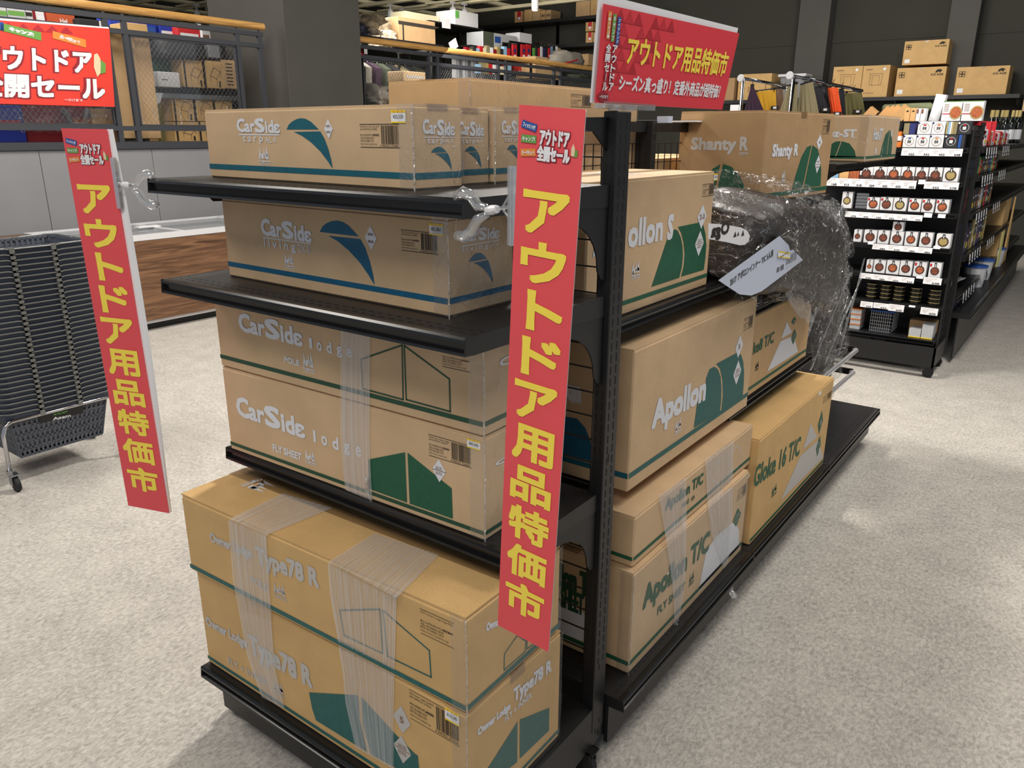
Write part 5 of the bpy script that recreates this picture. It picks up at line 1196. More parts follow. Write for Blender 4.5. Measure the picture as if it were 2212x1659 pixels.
for (x_, y_, w_) in ((118, 895, 7), (127, 893, 7), (136, 891, 7), (122, 889, 7), (131, 887, 7), (141, 889, 7), (131, 883, 6)):
    P.poly([(x_-w_/2, y_+1.5), (x_+w_/2-1, y_+1.0), (x_+w_/2+1.5, y_-1.8), (x_-w_/2+2, y_-1.2)], 'green_l', 2)
P.build('plate_lettering', pl)
tr = thing('basket_trolley', 'chrome tube trolley on black castors carrying the basket stack', 'trolley', (bc[0], bc[1], 0))
lz = .318; lx, ly = hx+.052, hy+.060
cs = oZ(.04, 48, 1022)
for sx in (1, -1):
    pts = []
    x_ = bc[0]+sx*lx
    pts = [(x_+.006*sx, bc[1]-ly-.018, .085), (x_+.004*sx, bc[1]-ly-.012, lz-.05), (x_, bc[1]-ly+.004, lz-.012), (x_, bc[1]-ly+.03, lz), (x_, bc[1]+ly-.03, lz), (x_, bc[1]+ly-.004, lz-.012), (x_+.004*sx, bc[1]+ly+.012, lz-.05), (x_+.006*sx, bc[1]+ly+.018, .085)]
    MB().tube(pts, .0085, 10).build('frame_tube', 'chrome', tr, smooth=True)
    for sy in (1, -1):
        cxx, cyy = x_+.006*sx, bc[1]+sy*(ly+.018)
        o = MB().lathe((cxx+.012, cyy+.012, .034), [(.018, -.011), (.034, -.009), (.034, .009), (.018, .011)], 18, ax=1).build('caster', 'rubber', tr)
        MB().box(cxx-.016, cyy-.004, .028, cxx+.014, cyy-.001, .085).box(cxx-.016, cyy+.024, .028, cxx+.014, cyy+.027, .085).box(cxx-.02, cyy-.006, .076, cxx+.026, cyy+.028, .082).tube([(cxx, cyy, .08), (cxx, cyy, .1)], .012, 10).build('caster_fork', 'steel', o)
for sy in (1, -1): MB().tube([(bc[0]-lx, bc[1]+sy*(ly-.03), lz-.004), (bc[0]+lx, bc[1]+sy*(ly-.03), lz-.004)], .006, 8).build('cross_tube', 'chrome', tr)

# ================================================================== SMALL GOODS: boxes spanning two points on a plane
def pbox(name, label, cat, p0, p1, plane, depth, m='card', group=None, prints=None, c=.0, lift=0, body=None, zbase=None):
    """box whose visible face runs from pixel p0 (bottom-left) to p1 (top-right) on plane ('x'|'y', value); depth goes away from the viewer"""
    ax, val = plane
    if zbase is not None: p0 = (p0[0], p1[1])
    a = (oX if ax == 'x' else oY)(val, *p0); b = (oX if ax == 'x' else oY)(val, *p1)
    z0 = a[2] if zbase is None else zbase; z1 = b[2]
    if z1 < z0: z0, z1 = z1, z0
    if ax == 'y':
        x0, x1 = sorted((a[0], b[0])); lo_, hi = (x0, val, z0), (x1, val+depth, z1); f = Face((x0, val, z0), (1, 0, 0), (0, 0, 1), (0, -1, 0)); w = x1-x0
    else:
        y0, y1 = sorted((a[1], b[1])); lo_, hi = (val-depth, y0, z0), (val, y1, z1); f = Face((val, y0, z0), (0, 1, 0), (0, 0, 1), (1, 0, 0)); w = y1-y0
    if not prints and not body:
        return MB().box(*lo_, *hi, c=c).build(name, m, label=label, cat=cat, group=group), f, w, z1-z0
    t = thing(name, label, cat, ((lo_[0]+hi[0])/2, (lo_[1]+hi[1])/2, z0), 0, group)
    MB().box(*lo_, *hi, c=c).build(body or 'box_body', m, t)
    if prints:
        P = Print(f, .0012); prints(P, w, z1-z0); P.build('printed_front', t)
    return t, f, w, z1-z0

# ------------------------------------------------------------------ food rack
RY = 4.32
rk = thing('food_rack', 'black end rack with white price strips holding rows of small food boxes and tins', 'shelf rack', (-.35, RY+.2, 0))
rz_ = {}
for i, (px, py) in enumerate(((2010, 319), (1990, 391), (1960, 457), (1960, 531), (1960, 596), (1960, 657))): rz_[i] = oY(RY, px, py)[2]
rz_[6] = oY(RY, 1950, 727)[2]
RX0, RX1 = -.86, .055
for i in range(7):
    zz = rz_[i]
    shelf_board(rk, (RX0, RY+(.30 if i < 6 else .40), zz), (1, 0, 0), (0, -1, 0), RX1-RX0, (.30 if i < 6 else .42), lip=.03, holes=False, bracket=False)
rk_top = oY(RY+.28, 2111, 265)[2]
upright(rk, RX1+.005, RY+.30, RX1+.035, RY+.34, rk_top, '-y+x'); upright(rk, RX0-.035, RY+.30, RX0-.005, RY+.34, rk_top, '-y')
MB().box(RX0, RY+.31, .2, RX1, RY+.318, rk_top-.06).build('back_panel', 'black_d', rk)
pts_z = [.22, rk_top]
wire_mesh(rk, (RX1+.02, RY-.02, 0), (0, 1, 0), .33, .20, rk_top-.02, .055, .062, .0018, 'side_grid')
MB().bar((RX1+.02, RY-.02, .18), (RX1+.02, RY-.02, rk_top-.02), .008).build('side_grid_frame', 'black', rk)
MB().box(RX0-.02, RY-.09, .075, RX1+.03, RY-.075, rz_[6]-.03).box(RX1+.018, RY-.09, .075, RX1+.03, RY+.34, rz_[6]-.03).build('kick_plate', 'black', rk)
for x in (RX0+.03, RX1-.0):
    for y in (RY-.05, RY+.28): caster(rk, x, y, .033, .085, .03)
fr_ = Face((RX0, RY-.006, 0), (1, 0, 0), (0, 0, 1), (0, -1, 0))
def strip(xa, ya, xb, yb, nums, yy=None):
    """white price strip between pixel x and y on the shelf lip, with its prices"""
    a = fr_.px(xa, ya); b = fr_.px(xb, yb); zt = a[1]; zb_ = b[1]; n = len(nums); u0, u1 = a[0], b[0]
    o = MB(); o.add([fr_.at(u0, zt, -.0), fr_.at(u1, zt, 0), fr_.at(u1, zb_, .010), fr_.at(u0, zb_, .010)], [(0, 1, 2, 3)]); e = o.build('price_strip', 'paper', rk)
    P = Print(Face(fr_.o+fr_.n*.011, fr_.U, fr_.V, fr_.n), .001); h = zt-zb_; w = (u1-u0)/max(n, 1)
    for i, s in enumerate(nums):
        if not s: continue
        P.text(s, (u0+w*(i+.50), zb_+h*.08), (u0+w*(i+.90), zb_+h*.34), 'ink', .05, px=False)
        for r_, (p_, q_) in enumerate(((.1, .8), (.1, .45), (.15, .35))): P.uv([(u0+w*(i+p_), zb_+h*(.80-.22*r_)), (u0+w*(i+q_), zb_+h*(.80-.22*r_)), (u0+w*(i+q_), zb_+h*(.84-.22*r_)), (u0+w*(i+p_), zb_+h*(.84-.22*r_))], 'brown_ink')
    P.build('price_text', e)
strip(1949, 320, 2078, 338, ['432', '432', '432', '648'])
strip(1786, 384, 1978, 408, ['168', '313', '518', '324', '432', '432', '432'])
strip(1998, 392, 2070, 410, ['432', '378'])
strip(1827, 456, 1992, 478, ['478', '432', '540', '432', '594', '702'])
strip(1886, 526, 2013, 548, ['486', '540', '486', '486'])
strip(1858, 589, 1974, 612, ['540', '486', '432', '324'])
strip(1996, 598, 2033, 616, ['648'])
for a_, b_, s in (((1860, 650), (1885, 665), '520'), ((1888, 653), (1919, 668), '650'), ((1921, 656), (1952, 674), '640'), ((1990, 663), (2025, 682), '470')): strip(a_[0], a_[1], b_[0], b_[1], [s])
for a_, b_ in (((1985, 388), (1998, 398)), ((1997, 460), (2013, 470)), ((2027, 462), (2042, 471)), ((1876, 521), (1887, 528)), ((2017, 531), (2031, 538)), ((1980, 596), (1994, 602)), ((1964, 659), (1977, 664))): strip(a_[0], a_[1], b_[0], b_[1], [''])
def bowlbox(kind):
    dish = {'r': 'food', 'o': 'food_o', 'g': 'gold', 'k': 'food'}[kind[0]]
    def pr_(P, w, h):
        cxx, cyy = w*.5, h*.46; R0 = min(w, h)*.38
        if 'n' in kind: P.uv([(0, 0), (w, 0), (w, h*.34), (0, h*.34)], 'bowl', 0)
        P.uv([(cxx+R0*cos(a*pi/8), cyy+R0*sin(a*pi/8)) for a in range(16)], 'bowl', 1)
        P.uv([(cxx+R0*.74*cos(a*pi/8), cyy+R0*.74*sin(a*pi/8)) for a in range(16)], dish, 2)
        P.uv([(cxx-w*.09, h*.66), (cxx+w*.09, h*.66), (cxx+w*.09, h), (cxx-w*.09, h)], 'black_d', 3); P.uv([(cxx-w*.03, h*.7), (cxx+w*.03, h*.7), (cxx+w*.03, h*.92), (cxx-w*.03, h*.92)], 'paper', 4)
        if 'b' in kind: P.uv([(w*.04, h*.74), (w*.2, h*.74), (w*.2, h*.93), (w*.04, h*.93)], 'redp', 3)
    return pr_
def ringbox(dark=False, hat='redp'):
    def pr_(P, w, h):
        c1 = 'paper' if dark else 'brown_ink'; R0 = min(w, h)*.36
        for i in range(20): 
            a0, a1 = 2*pi*i/20, 2*pi*(i+1)/20; P.uv([(w/2+R0*cos(a0), h/2+R0*sin(a0)), (w/2+R0*cos(a1), h/2+R0*sin(a1)), (w/2+R0*.93*cos(a1), h/2+R0*.93*sin(a1)), (w/2+R0*.93*cos(a0), h/2+R0*.93*sin(a0))], c1, 1)
        P.uv([(w*.42, h*.66), (w*.58, h*.66), (w*.62, h*.76), (w*.38, h*.76)], hat, 2)
        P.text('缶つま' if not dark else '鯖', (w*.36, h*.34), (w*.64, h*.60), 'paper' if dark else 'ink', .04, 2, px=False)
        P.uv([(w*.05+.006*cos(a), h*.87+.006*sin(a)) for a in [i*pi/4 for i in range(8)]], 'paper' if dark else 'navy', 2)
    return pr_
def row(spec, zi, y0, label_fn, depth=.10, m='paper', grp=None):
    n = len(spec)
    for i, (xa, xb, yt, kind, zb_) in enumerate(spec):
        p = bowlbox(kind) if kind[0] in 'rogk' else ringbox('d' in kind, {'1': 'redp', '2': 'bblue', '3': 'orange'}.get(kind[-1], 'redp'))
        mm = 'dark' if kind.startswith('xd') else m
        t, f, w, h = pbox('food_box', label_fn(i, n), 'food box', (xa, 0), (xb, yt), ('y', y0), depth, mm, grp, p, zbase=zb_)
OC = ['leftmost', 'second from left', 'third from left', 'fourth from left', 'fifth from left', 'sixth from left', 'seventh from left', 'eighth from left', 'ninth from left']
def lab_(rowname, what): return lambda i, n: f'{what}, {OC[i] if i < n-1 else "rightmost"} in the {rowname}'
z_ = rz_
Y1_ = RY+.012
row([(1953, 1980, 291, 'x2', z_[0]), (1981.5, 2009, 291, 'x1', z_[0]), (2010.5, 2040, 291, 'x3', z_[0]), (2043, 2071, 291, 'xd', z_[0])], 0, Y1_, lab_('lower row of the top shelf', 'small box with ring emblem'), .07, grp='square tin boxes on the top food shelf')
zu = oY(Y1_, 1981, 290)[2]+.001
row([(1985, 2014.5, 262, 'x1', zu), (2016, 2044, 262, 'x3', zu), (2072, 2100, 262, 'xd', zu)], 0, Y1_, lab_('upper row of the top shelf', 'small box with ring emblem'), .07, grp='square tin boxes on the top food shelf')
for i, (xa, xb, m_, c_) in enumerate(((2046, 2049.5, 'gold', 'gold'), (2050, 2054, 'lightblue', 'pale blue'), (2054.5, 2058, 'paper', 'white'), (2058.5, 2062, 'gold', 'second gold'), (2062.5, 2070, 'khaki', 'khaki'))):
    pbox('packet', f'slim {c_} packet standing on edge between the square tins of the upper row', 'packet', (xa, 0), (xb, 263), ('y', Y1_), .07, m_, zbase=zu)
for i, (xa, xb, m_, c_) in enumerate(((2072.5, 2079, 'bblue', 'blue'), (2079.5, 2086, 'dark', 'dark'))):
    pbox('packet', f'slim {c_} packet standing at the right end of the lower row of square tins', 'packet', (xa, 0), (xb, 291), ('y', Y1_), .07, m_, zbase=z_[0])
pbox('packet', 'clear brown packet at the left end of the upper row of square tins', 'packet', (1954, 0), (1966, 266), ('y', Y1_+.03), .05, 'khaki', zbase=zu); pbox('packet', 'dark blue packet at the left end of the upper row of square tins', 'packet', (1967, 0), (1979, 266), ('y', Y1_+.03), .05, 'navy', zbase=zu)
for i, yb in enumerate((0, 1, 2)): pbox('snack_box', f'{["lowest", "middle", "topmost"][i]} orange and white snack box of the small pile beside the far green dome box', 'box', (1937, 0), (1947, 304-i*10), ('y', Y1_), .08, ('orange', 'paper', 'orange')[i], zbase=z_[0]+i*.034+.0005*i)
row([(1859.5, 1887, 361, 'rn', z_[1]), (1888.5, 1917, 361, 'kn', z_[1]), (1918.5, 1947, 361, 'on', z_[1]), (1949, 1977, 361, 'on', z_[1]), (1980, 2006, 362, 'rn', z_[1]), (2009, 2037, 362, 'kn', z_[1]), (2040, 2073, 363, 'g', z_[1])], 1, Y1_, lab_('second food shelf', 'white food box with dark bowl picture'), .07, grp='bowl picture boxes')
for i, (xa, xb, yt, m_, c_) in enumerate(((1788, 1812, 372, 'lightblue', 'blue'), (1814, 1834, 370, 'tan_box', 'tan'), (1836, 1857, 366, 'food_o', 'reddish orange'))): pbox('food_packet', f'low {c_} food packet at the left end of the second food shelf', 'packet', (xa, 0), (xb, yt), ('y', Y1_), .06, m_, zbase=z_[1])
row([(1875, 1901, 427, 'ob', z_[2]), (1903.5, 1930, 427, 'rb', z_[2]), (1932, 1960, 428, 'g', z_[2]), (1965, 1991, 430, 'ob', z_[2]), (1993.5, 2020, 431, 'kb', z_[2]), (2024, 2052, 432, 'ob', z_[2])], 2, Y1_, lab_('third food shelf', 'white food box with round dish picture'), .09, grp='dish picture boxes')
row([(1821, 1843, 415, 'g', z_[2])], 2, Y1_, lambda i, n: 'tall white food box left of the flat tins on the third food shelf', .06)
for i in range(5):
    a = oY(Y1_, 1846, 452); b = oY(Y1_, 1873, 452)
    MB().box(a[0], Y1_, z_[2]+i*.0215+.0005, b[0], Y1_+.06, z_[2]+i*.0215+.019, c=.003).build('flat_tin', 'steel', label=f'{["lowest", "second from bottom", "middle", "second from top", "topmost"][i]} flat silver tin of the pile on the third food shelf', cat='tin', group='flat silver tins')
row([(1846, 1862, 497, 'r', z_[3]), (1868, 1895, 498, 'r', z_[3]), (1898, 1922, 499, 'k', z_[3]), (1926, 1953, 501, 'r', z_[3]), (1957, 1983, 502, 'o', z_[3]), (1989, 2016, 504, 'r', z_[3]), (2024, 2056, 507, 'g', z_[3])], 3, Y1_, lab_('fourth food shelf', 'white food box with meat dish picture'), .07, grp='meat dish boxes')
row([(1930, 1953, 480, 'r', oY(Y1_, 1940, 499.5)[2])], 3, Y1_+.004, lambda i, n: 'white food box lying on top of the others on the fourth food shelf', .06)
row([(1873, 1886, 562, 'o', z_[4]), (1889, 1914, 563, 'k', z_[4]), (1917, 1944, 564, 'o', z_[4]), (1946, 1972, 565, 'k', z_[4]), (1976, 2003, 567, 'ob', z_[4]), (2009, 2035, 569, 'kb', z_[4])], 4, Y1_, lab_('fifth food shelf', 'white food box with stew picture'), .07, grp='stew picture boxes')
for s_, xc in enumerate((1880, 1910, 1939, 1976, 2017)):
    c = oY(Y1_+.035, xc, 650); n_ = 4
    for k in range(n_):
        zq = z_[5]+k*.0275+.0004
        t = thing('tin_can', f'{["bottom", "second", "third", "top"][k]} dark tin of the {["first", "second", "third", "fourth", "fifth"][s_]} pile from the left on the lowest shelf of tins', 'tin', (c[0], Y1_+.04, zq), 0, 'dark round tins in piles')
        MB().lathe((c[0], Y1_+.04, zq), [(.034, 0), (.035, .003), (.035, .0235), (.034, .0265)], 14).build('can_body', 'can', t)
        MB().lathe((c[0], Y1_+.04, zq+.0205), [(.0356, 0), (.0356, .003)], 14).build('can_rim', 'gold', t)
# goods on the base deck of the food rack
c0 = oY(RY+.05, 1877, 716); c1 = oY(RY+.05, 1930, 675)
pb = thing('plastic_basket', 'small pale plastic lattice basket on the base deck of the food rack', 'basket', ((c0[0]+c1[0])/2, RY+.12, z_[6]))
m_ = MB(); X0_, X1_, Za, Zb = c0[0], c1[0], z_[6]+.001, c1[2]
for i in range(11):
    x = X0_+(X1_-X0_)*i/10; m_.bar((x, RY+.05, Za), (x, RY+.05, Zb), .004, .004); m_.bar((X1_, RY+.05+.2*i/10, Za), (X1_, RY+.05+.2*i/10, Zb), .004, .004)
for j in range(7):
    q = Za+(Zb-Za)*j/6; m_.bar((X0_, RY+.05, q), (X1_, RY+.05, q), .005, .004); m_.bar((X1_, RY+.05, q), (X1_, RY+.25, q), .005, .004)
m_.box(X0_, RY+.055, Za, X1_, RY+.25, Za+.004).build('lattice', 'grey_p', pb); MB().tube([(X0_-.004, RY+.045, Zb), (X1_+.004, RY+.045, Zb), (X1_+.004, RY+.255, Zb), (X0_-.004, RY+.255, Zb), (X0_-.004, RY+.045, Zb)], .006, 6).build('rim', 'bblue', pb)
for i in range(4):
    a = oY(RY+.03, 1932, 0); b = oY(RY+.03, 1957, 0); hgt = (oY(RY+.03, 1940, 678)[2]-z_[6])/4
    t = thing('bottle_pack', f'{["lowest", "second", "third", "topmost"][i]} orange-edged clear pack of the pile right of the plastic basket', 'pack', ((a[0]+b[0])/2, RY+.1, z_[6]+i*hgt), 0, 'orange-edged clear packs')
    MB().box(a[0], RY+.03, z_[6]+i*hgt+.001, b[0], RY+.15, z_[6]+(i+1)*hgt-.004).build('pack_body', 'spark', t)
    MB().box(a[0]-.002, RY+.026, z_[6]+(i+1)*hgt-.005, b[0]+.002, RY+.152, z_[6]+(i+1)*hgt).build('pack_edge', 'orange', t)
for i, (xa, xb, yt, m2, l) in enumerate(((1964, 1990, 712, 'spark', 'lower left clear orange-edged pack on the base deck of the food rack'), (1993, 2018, 704, 'spark', 'lower right clear orange-edged pack on the base deck of the food rack'))):
    t, f, w, h = pbox('bottle_pack', l, 'pack', (xa, 0), (xb, yt), ('y', RY+.02), .1, m2, zbase=z_[6]+.001, body='pack_body'); 
    MB().box(f.o[0]-.001, RY+.017, z_[6]+.001, f.o[0]+w+.001, RY+.02, z_[6]+.007).build('pack_edge', 'yellow', t)
pbox('open_carton', 'open brown carton behind the packs on the base deck of the food rack', 'box', (1965, 0), (2022, 697), ('y', RY+.14), .12, 'card_d', zbase=z_[6]+.001)
# goods on top of the food rack
def goods_y(name, label, cat, xa, xb, yt, yb, ydist, depth, m, prints=None, zb_=None, group=None): return pbox(name, label, cat, (xa, yb), (xb, yt), ('y', ydist), depth, m, group, prints, zbase=zb_)
ztp = oY(RY+.16, 2000, 262)[2]
struct_top = MB().box(RX0, RY+.10, zu+.075, RX1, RY+.34, zu+.079).build('top_shelf', 'black', rk)
ztp = zu+.0795
def paella(P, w, h):
    P.uv([(w*.72+w*.33*cos(a*pi/8)*1.0, h*.42+h*.34*sin(a*pi/8)) for a in range(16) if w*.72+w*.33*cos(a*pi/8) <= w*1.06], 'gold', 1)
    P.uv([(min(w, w*.72+w*.28*cos(a*pi/8)), h*.42+h*.28*sin(a*pi/8)) for a in range(16)], 'food_o', 2)
    P.uv([(w*.02, h*.34), (w*.5, h*.34), (w*.5, h*.38), (w*.02, h*.38)], 'redp', 1); P.uv([(0, h*.97), (w, h*.97), (w, h), (0, h)], 'bgreen', 1)
    for i in range(5): P.uv([(w*.08, h*(.5+.08*i)), (w*.34, h*(.5+.08*i)), (w*.34, h*(.52+.08*i)), (w*.08, h*(.52+.08*i))], 'brown_ink', 1)
goods_y('meal_kit_box', 'left white box with a round rice pan picture on top of the food rack', 'food box', 2039, 2080, 218, 0, RY+.12, .09, 'paper', paella, ztp, 'rice pan boxes'); goods_y('meal_kit_box', 'right white box with a round rice pan picture on top of the food rack', 'food box', 2082.5, 2127, 217, 0, RY+.12, .09, 'paper', paella, ztp, 'rice pan boxes')
o_, f_, w_, h_ = goods_y('tall_white_box', 'tall plain white box leaning behind the rice pan boxes', 'box', 2014, 2036, 203, 0, RY+.18, .08, 'paper', None, ztp); o_.rotation_euler = (0, radians(8), 0)
for i, (a_, b_) in enumerate(((1956, 1967.5), (1968.5, 1980))):
    goods_y('orange_carton', f'{["left", "right"][i]} upright light orange carton with black emblem on top of the food rack', 'box', a_, b_, 233, 0, RY+.12, .08, 'tan_box', lambda P, w, h: P.uv([(w*.2, h*.74), (w*.5, h*.84), (w*.8, h*.74), (w*.5, h*.7)], 'ink', 1), ztp, 'light orange cartons')
for i, (a_, b_) in enumerate(((1981, 1990), (1991, 2001))): goods_y('white_carton', f'{["left", "right"][i]} narrow white carton beside the light orange cartons', 'box', a_, b_, 234, 0, RY+.12, .08, 'paper', lambda P, w, h: P.uv([(w*.1, h*.6), (w*.5, h*.6), (w*.5, h*.95), (w*.1, h*.95)], 'food', 1), ztp, 'narrow white cartons')
for i, (xc, yc) in enumerate(((1950, 252), (1936, 250), (1926, 249), (1915, 248), (1881, 243))):
    c = oY(RY+.5+.1*i, xc, yc); c.z = 1.69; o = MB().box(-.035, -.05, -.045, .035, .05, .045).build('orange_carton', 'tan_box', origin=(0, 0, 0), label=f'tilted light orange carton, {OC[i]} counting away from the upright pair'.replace('from left counting', 'one counting').replace('leftmost counting', 'nearest counting'), cat='box', group='light orange cartons'); o.location = c; o.rotation_euler = (radians(5), radians(38), radians(8))
c = oY(RY+.9, 1960, 234); MB().box(-1.15, RY+.44, .02, -.42, RY+1.1, 1.635).build('display_plinth', 'black', label='plain black plinth behind the food rack carrying the tilted orange cartons', cat='stand'); MB().tube([c+Vector((-.17, .0, -.0)), c+Vector((-.16, 0, .0)), c+Vector((.15, 0, .008)), c+Vector((.165, 0, .008))], [.02, .03, .03, .02], 12).build('camouflage_roll', mat('camouflage_fabric', (120, 128, 96), .8, noise=(9, .55, 1)), label='rolled camouflage sheet lying behind the light orange cartons', cat='roll')
# ------------------------------------------------------------------ gondola running back from the food rack
GX = .098; GY0 = RY+.42
gd = thing('grocery_rack', 'black gondola rack with packets and hanging price tags at the right edge', 'shelf rack', (-.2, 6.0, 0))
gz = [oX(GX, *p)[2] for p in ((2125, 318), (2107, 383), (2093, 468), (2083, 556), (2057, 655))]+[oX(GX+.06, 2052, 715)[2]]
Lg = 4.4
MB().box(GX-.50, GY0, .05, GX-.46, GY0+Lg, 1.62).build('back_panel', 'black_d', gd)
for i, zz in enumerate(gz):
    for k in range(5):
        D_ = .40 if i < 5 else .50
        shelf_board(gd, (GX-.44, GY0+k*.88, zz), (0, 1, 0), (1, 0, 0), .876, D_+.04, lip=.035, holes=False, bracket=(i < 4 and k == 0))
for k in range(6): MB().box(GX-.46, GY0+k*.88-.01, .05, GX-.42, GY0+k*.88+.02, 1.62).build('upright', 'black', gd)
MB().box(GX+.02, GY0, .04, GX+.03, GY0+Lg, gz[5]-.03).build('kick_plate', 'black', gd)
rnd = random.Random(5)
pk = [('bblue', 'blue'), ('bgreen', 'green'), ('redp', 'red'), ('olive', 'olive'), ('dark', 'black'), ('brownf', 'brown')]
kinds = [['redp', 'paper', 'redp', 'food_o', 'spark'], ['bblue', 'bgreen', 'redp', 'dgreen', 'bowl', 'brownf', 'dark'], ['redp', 'bowl', 'dark', 'blackf', 'brownf', 'spark', 'dark'], ['navy', 'aub', 'dark', 'olive', 'gold', 'dark', 'khaki']]
colw = dict(redp='red', paper='white', food_o='orange', spark='silvery', bblue='blue', bgreen='green', dgreen='dark green', bowl='dark brown', brownf='brown', dark='black', blackf='charcoal', navy='navy', aub='purple', olive='olive', gold='golden', khaki='khaki')
onum = ['first', 'second', 'third', 'fourth', 'fifth', 'sixth', 'seventh', 'eighth', 'ninth', 'tenth', 'eleventh', 'twelfth']
shn = ['top', 'second', 'third', 'fourth']
for i in range(4):
    y = GY0+.03; hh_ = (gz[i-1]-gz[i]-.05) if i else .12; cnt = 0
    while y < GY0+2.6 and cnt < 12:
        w = rnd.uniform(.07, .12) if i else rnd.uniform(.10, .16); m2 = kinds[i][cnt % len(kinds[i])]; h2_ = hh_*rnd.uniform(.72, .95)
        t = thing('food_packet', f'{colw[m2]} packet, {onum[cnt]} from the near end on the {shn[i]} shelf of the grocery rack', 'packet', (GX-.08, y+w/2, gz[i]), 0, 'packets on the grocery rack')
        MB().box(GX-.14, y, gz[i]+.0005, GX-.03, y+w-.006, gz[i]+h2_, c=.006).build('packet_body', m2, t)
        P = Print(Face((GX-.03, y, gz[i]), (0, 1, 0), (0, 0, 1), (1, 0, 0)), .001); q = ['paper', 'yellow', 'gold', 'food_o'][cnt % 4]
        P.uv([(w*.2, h2_*.2), (w*.7, h2_*.2), (w*.7, h2_*.42), (w*.2, h2_*.42)], q, 1); P.uv([(w*.25, h2_*.6), (w*.65, h2_*.6), (w*.65, h2_*.68), (w*.25, h2_*.68)], 'paper', 1); P.build('packet_print', t)
        y += w+.006; cnt += 1
tg = 0
for i in range(5):
    for c_ in range(9):
        y = GY0+.05+c_*.13+(.3 if c_ > 4 else 0)+.04*i
        t = MB().quad((GX+.012, y, gz[i]-.075), (GX+.012, y+.055, gz[i]-.075), (GX+.006, y+.055, gz[i]-.005), (GX+.006, y, gz[i]-.005))
        t.quad((GX+.0125, y+.008, gz[i]-.06), (GX+.0125, y+.045, gz[i]-.06), (GX+.0115, y+.045, gz[i]-.052), (GX+.0115, y+.008, gz[i]-.052), 1); t.build('price_tag', ['paper', 'ink'], gd)
# bottles on top of the gondola end
for i, (px, py) in enumerate(((2141, 262), (2151, 262), (2163, 262), (2172, 262), (2186, 262), (2194, 262), (2201, 262), (2168, 270))):
    c = oX(GX-.10-.05*(i % 3), px, py); zb_ = gz[0]+.001
    t = thing('wine_bottle', f'dark bottle with gold foil neck, {OC[i]} of the group above the grocery rack' if i < 7 else 'dark bottle with gold foil neck standing in front of the group above the grocery rack', 'bottle', (c[0], c[1], zb_), 0, 'gold-necked bottles')
    H_ = max(.2, oX(c[0], px, 237)[2]-zb_)
    MB().lathe((c[0], c[1], zb_), [(.036, 0), (.038, .01), (.038, H_*.55), (.03, H_*.66), (.014, H_*.78), (.013, H_*.82)], 12).build('bottle_body', 'bottle', t, smooth=True)
    MB().lathe((c[0], c[1], zb_+H_*.80), [(.0145, 0), (.0145, H_*.2)], 10).build('foil_neck', 'gold', t)
    MB().lathe((c[0], c[1], zb_+H_*.12), [(.0386, 0), (.0386, H_*.3)], 12).build('bottle_label', 'paper', t)
for i, (a_, b_) in enumerate((((2137, 305), (2141, 263)), ((2146, 306), (2152, 262)))): pbox('slim_red_box', f'{["left", "right"][i]} slim red box standing before the gold-necked bottles', 'box', (a_[0], a_[1]), (b_[0]+2, b_[1]), ('x', GX-.02), .10, 'redp', 'slim red boxes')
for i in range(4): pbox('flat_red_box', f'{["lowest", "second", "third", "topmost"][i]} flat box of the white and red pile on the grocery rack', 'box', (2118, 298-i*9), (2131, 291-i*9), ('x', GX-.03), .1, 'redp' if i % 2 else 'paper', 'flat white and red boxes')
# lower goods on the grocery rack: boxes, tubs, folded carton
cfold = thing('folded_carton', 'folded brown cardboard leaning at the far end of the grocery rack deck', 'box', (GX, GY0+2.4, gz[5]))
a0 = oX(GX+.04, 2170, 570); MB().box(GX-.16, a0[1]-.25, gz[5]+.001, GX-.02, a0[1]+.25, gz[5]+.62).prism([(0, 0), (.28, 0), (.14, .62)], (GX, a0[1]+.1, gz[5]+.001), (0, 1, 0), (0, 0, 1), (.012, 0, 0)).build('carton_sheet', 'card_y', cfold)
y_ = oX(GX+.05, 2168, 500); MB().box(GX+.045, y_[1]-.05, y_[2]-.30, GX+.049, y_[1]+.14, y_[2]).build('yellow_sheet', 'yellowp', label='long yellow paper notice hanging at the grocery rack', cat='paper')
for i, (px, py, w_, l) in enumerate(((2095, 645, .12, 'near'), (2110, 632, .12, 'middle'), (2136, 610, .13, 'far'))):
    c = oX(GX-.05, px, py); t = thing('plastic_tub', f'{l} one of the pale plastic tubs with blue rims on the grocery rack deck', 'tub', (c[0], c[1], gz[5]), 0, 'pale plastic tubs')
    MB().lathe((c[0], c[1], gz[5]+.001), [(.07, 0), (.085, .16)], 14).build('tub_body', 'spark', t, smooth=False); MB().lathe((c[0], c[1], gz[5]+.16), [(.092, 0), (.092, .014)], 14).build('tub_rim', 'bblue', t)
pbox('brown_tray_box', 'low brown tray box on the lower shelf of the grocery rack', 'box', (2120, 575), (2165, 540), ('x', GX-.06), .25, 'card_d', zbase=gz[4]+.001)
crumple('foil_packet', 'crumpled silvery packet on the near end of the lower grocery shelf', [(GX-.1, GY0+.1, gz[4]+.03), (GX-.06, GY0+.25, gz[4]+.08), (GX-.05, GY0+.45, gz[4]+.07), (GX-.05, GY0+.55, gz[4]+.05)], [.03, .07, .06, .02], 'spark', 'packet')
pbox('blue_sack', 'dark blue packet under the crumpled silvery one on the grocery rack deck', 'packet', (2066, 690), (2092, 622), ('x', GX-.03), .2, 'basketd', zbase=gz[5]+.001)

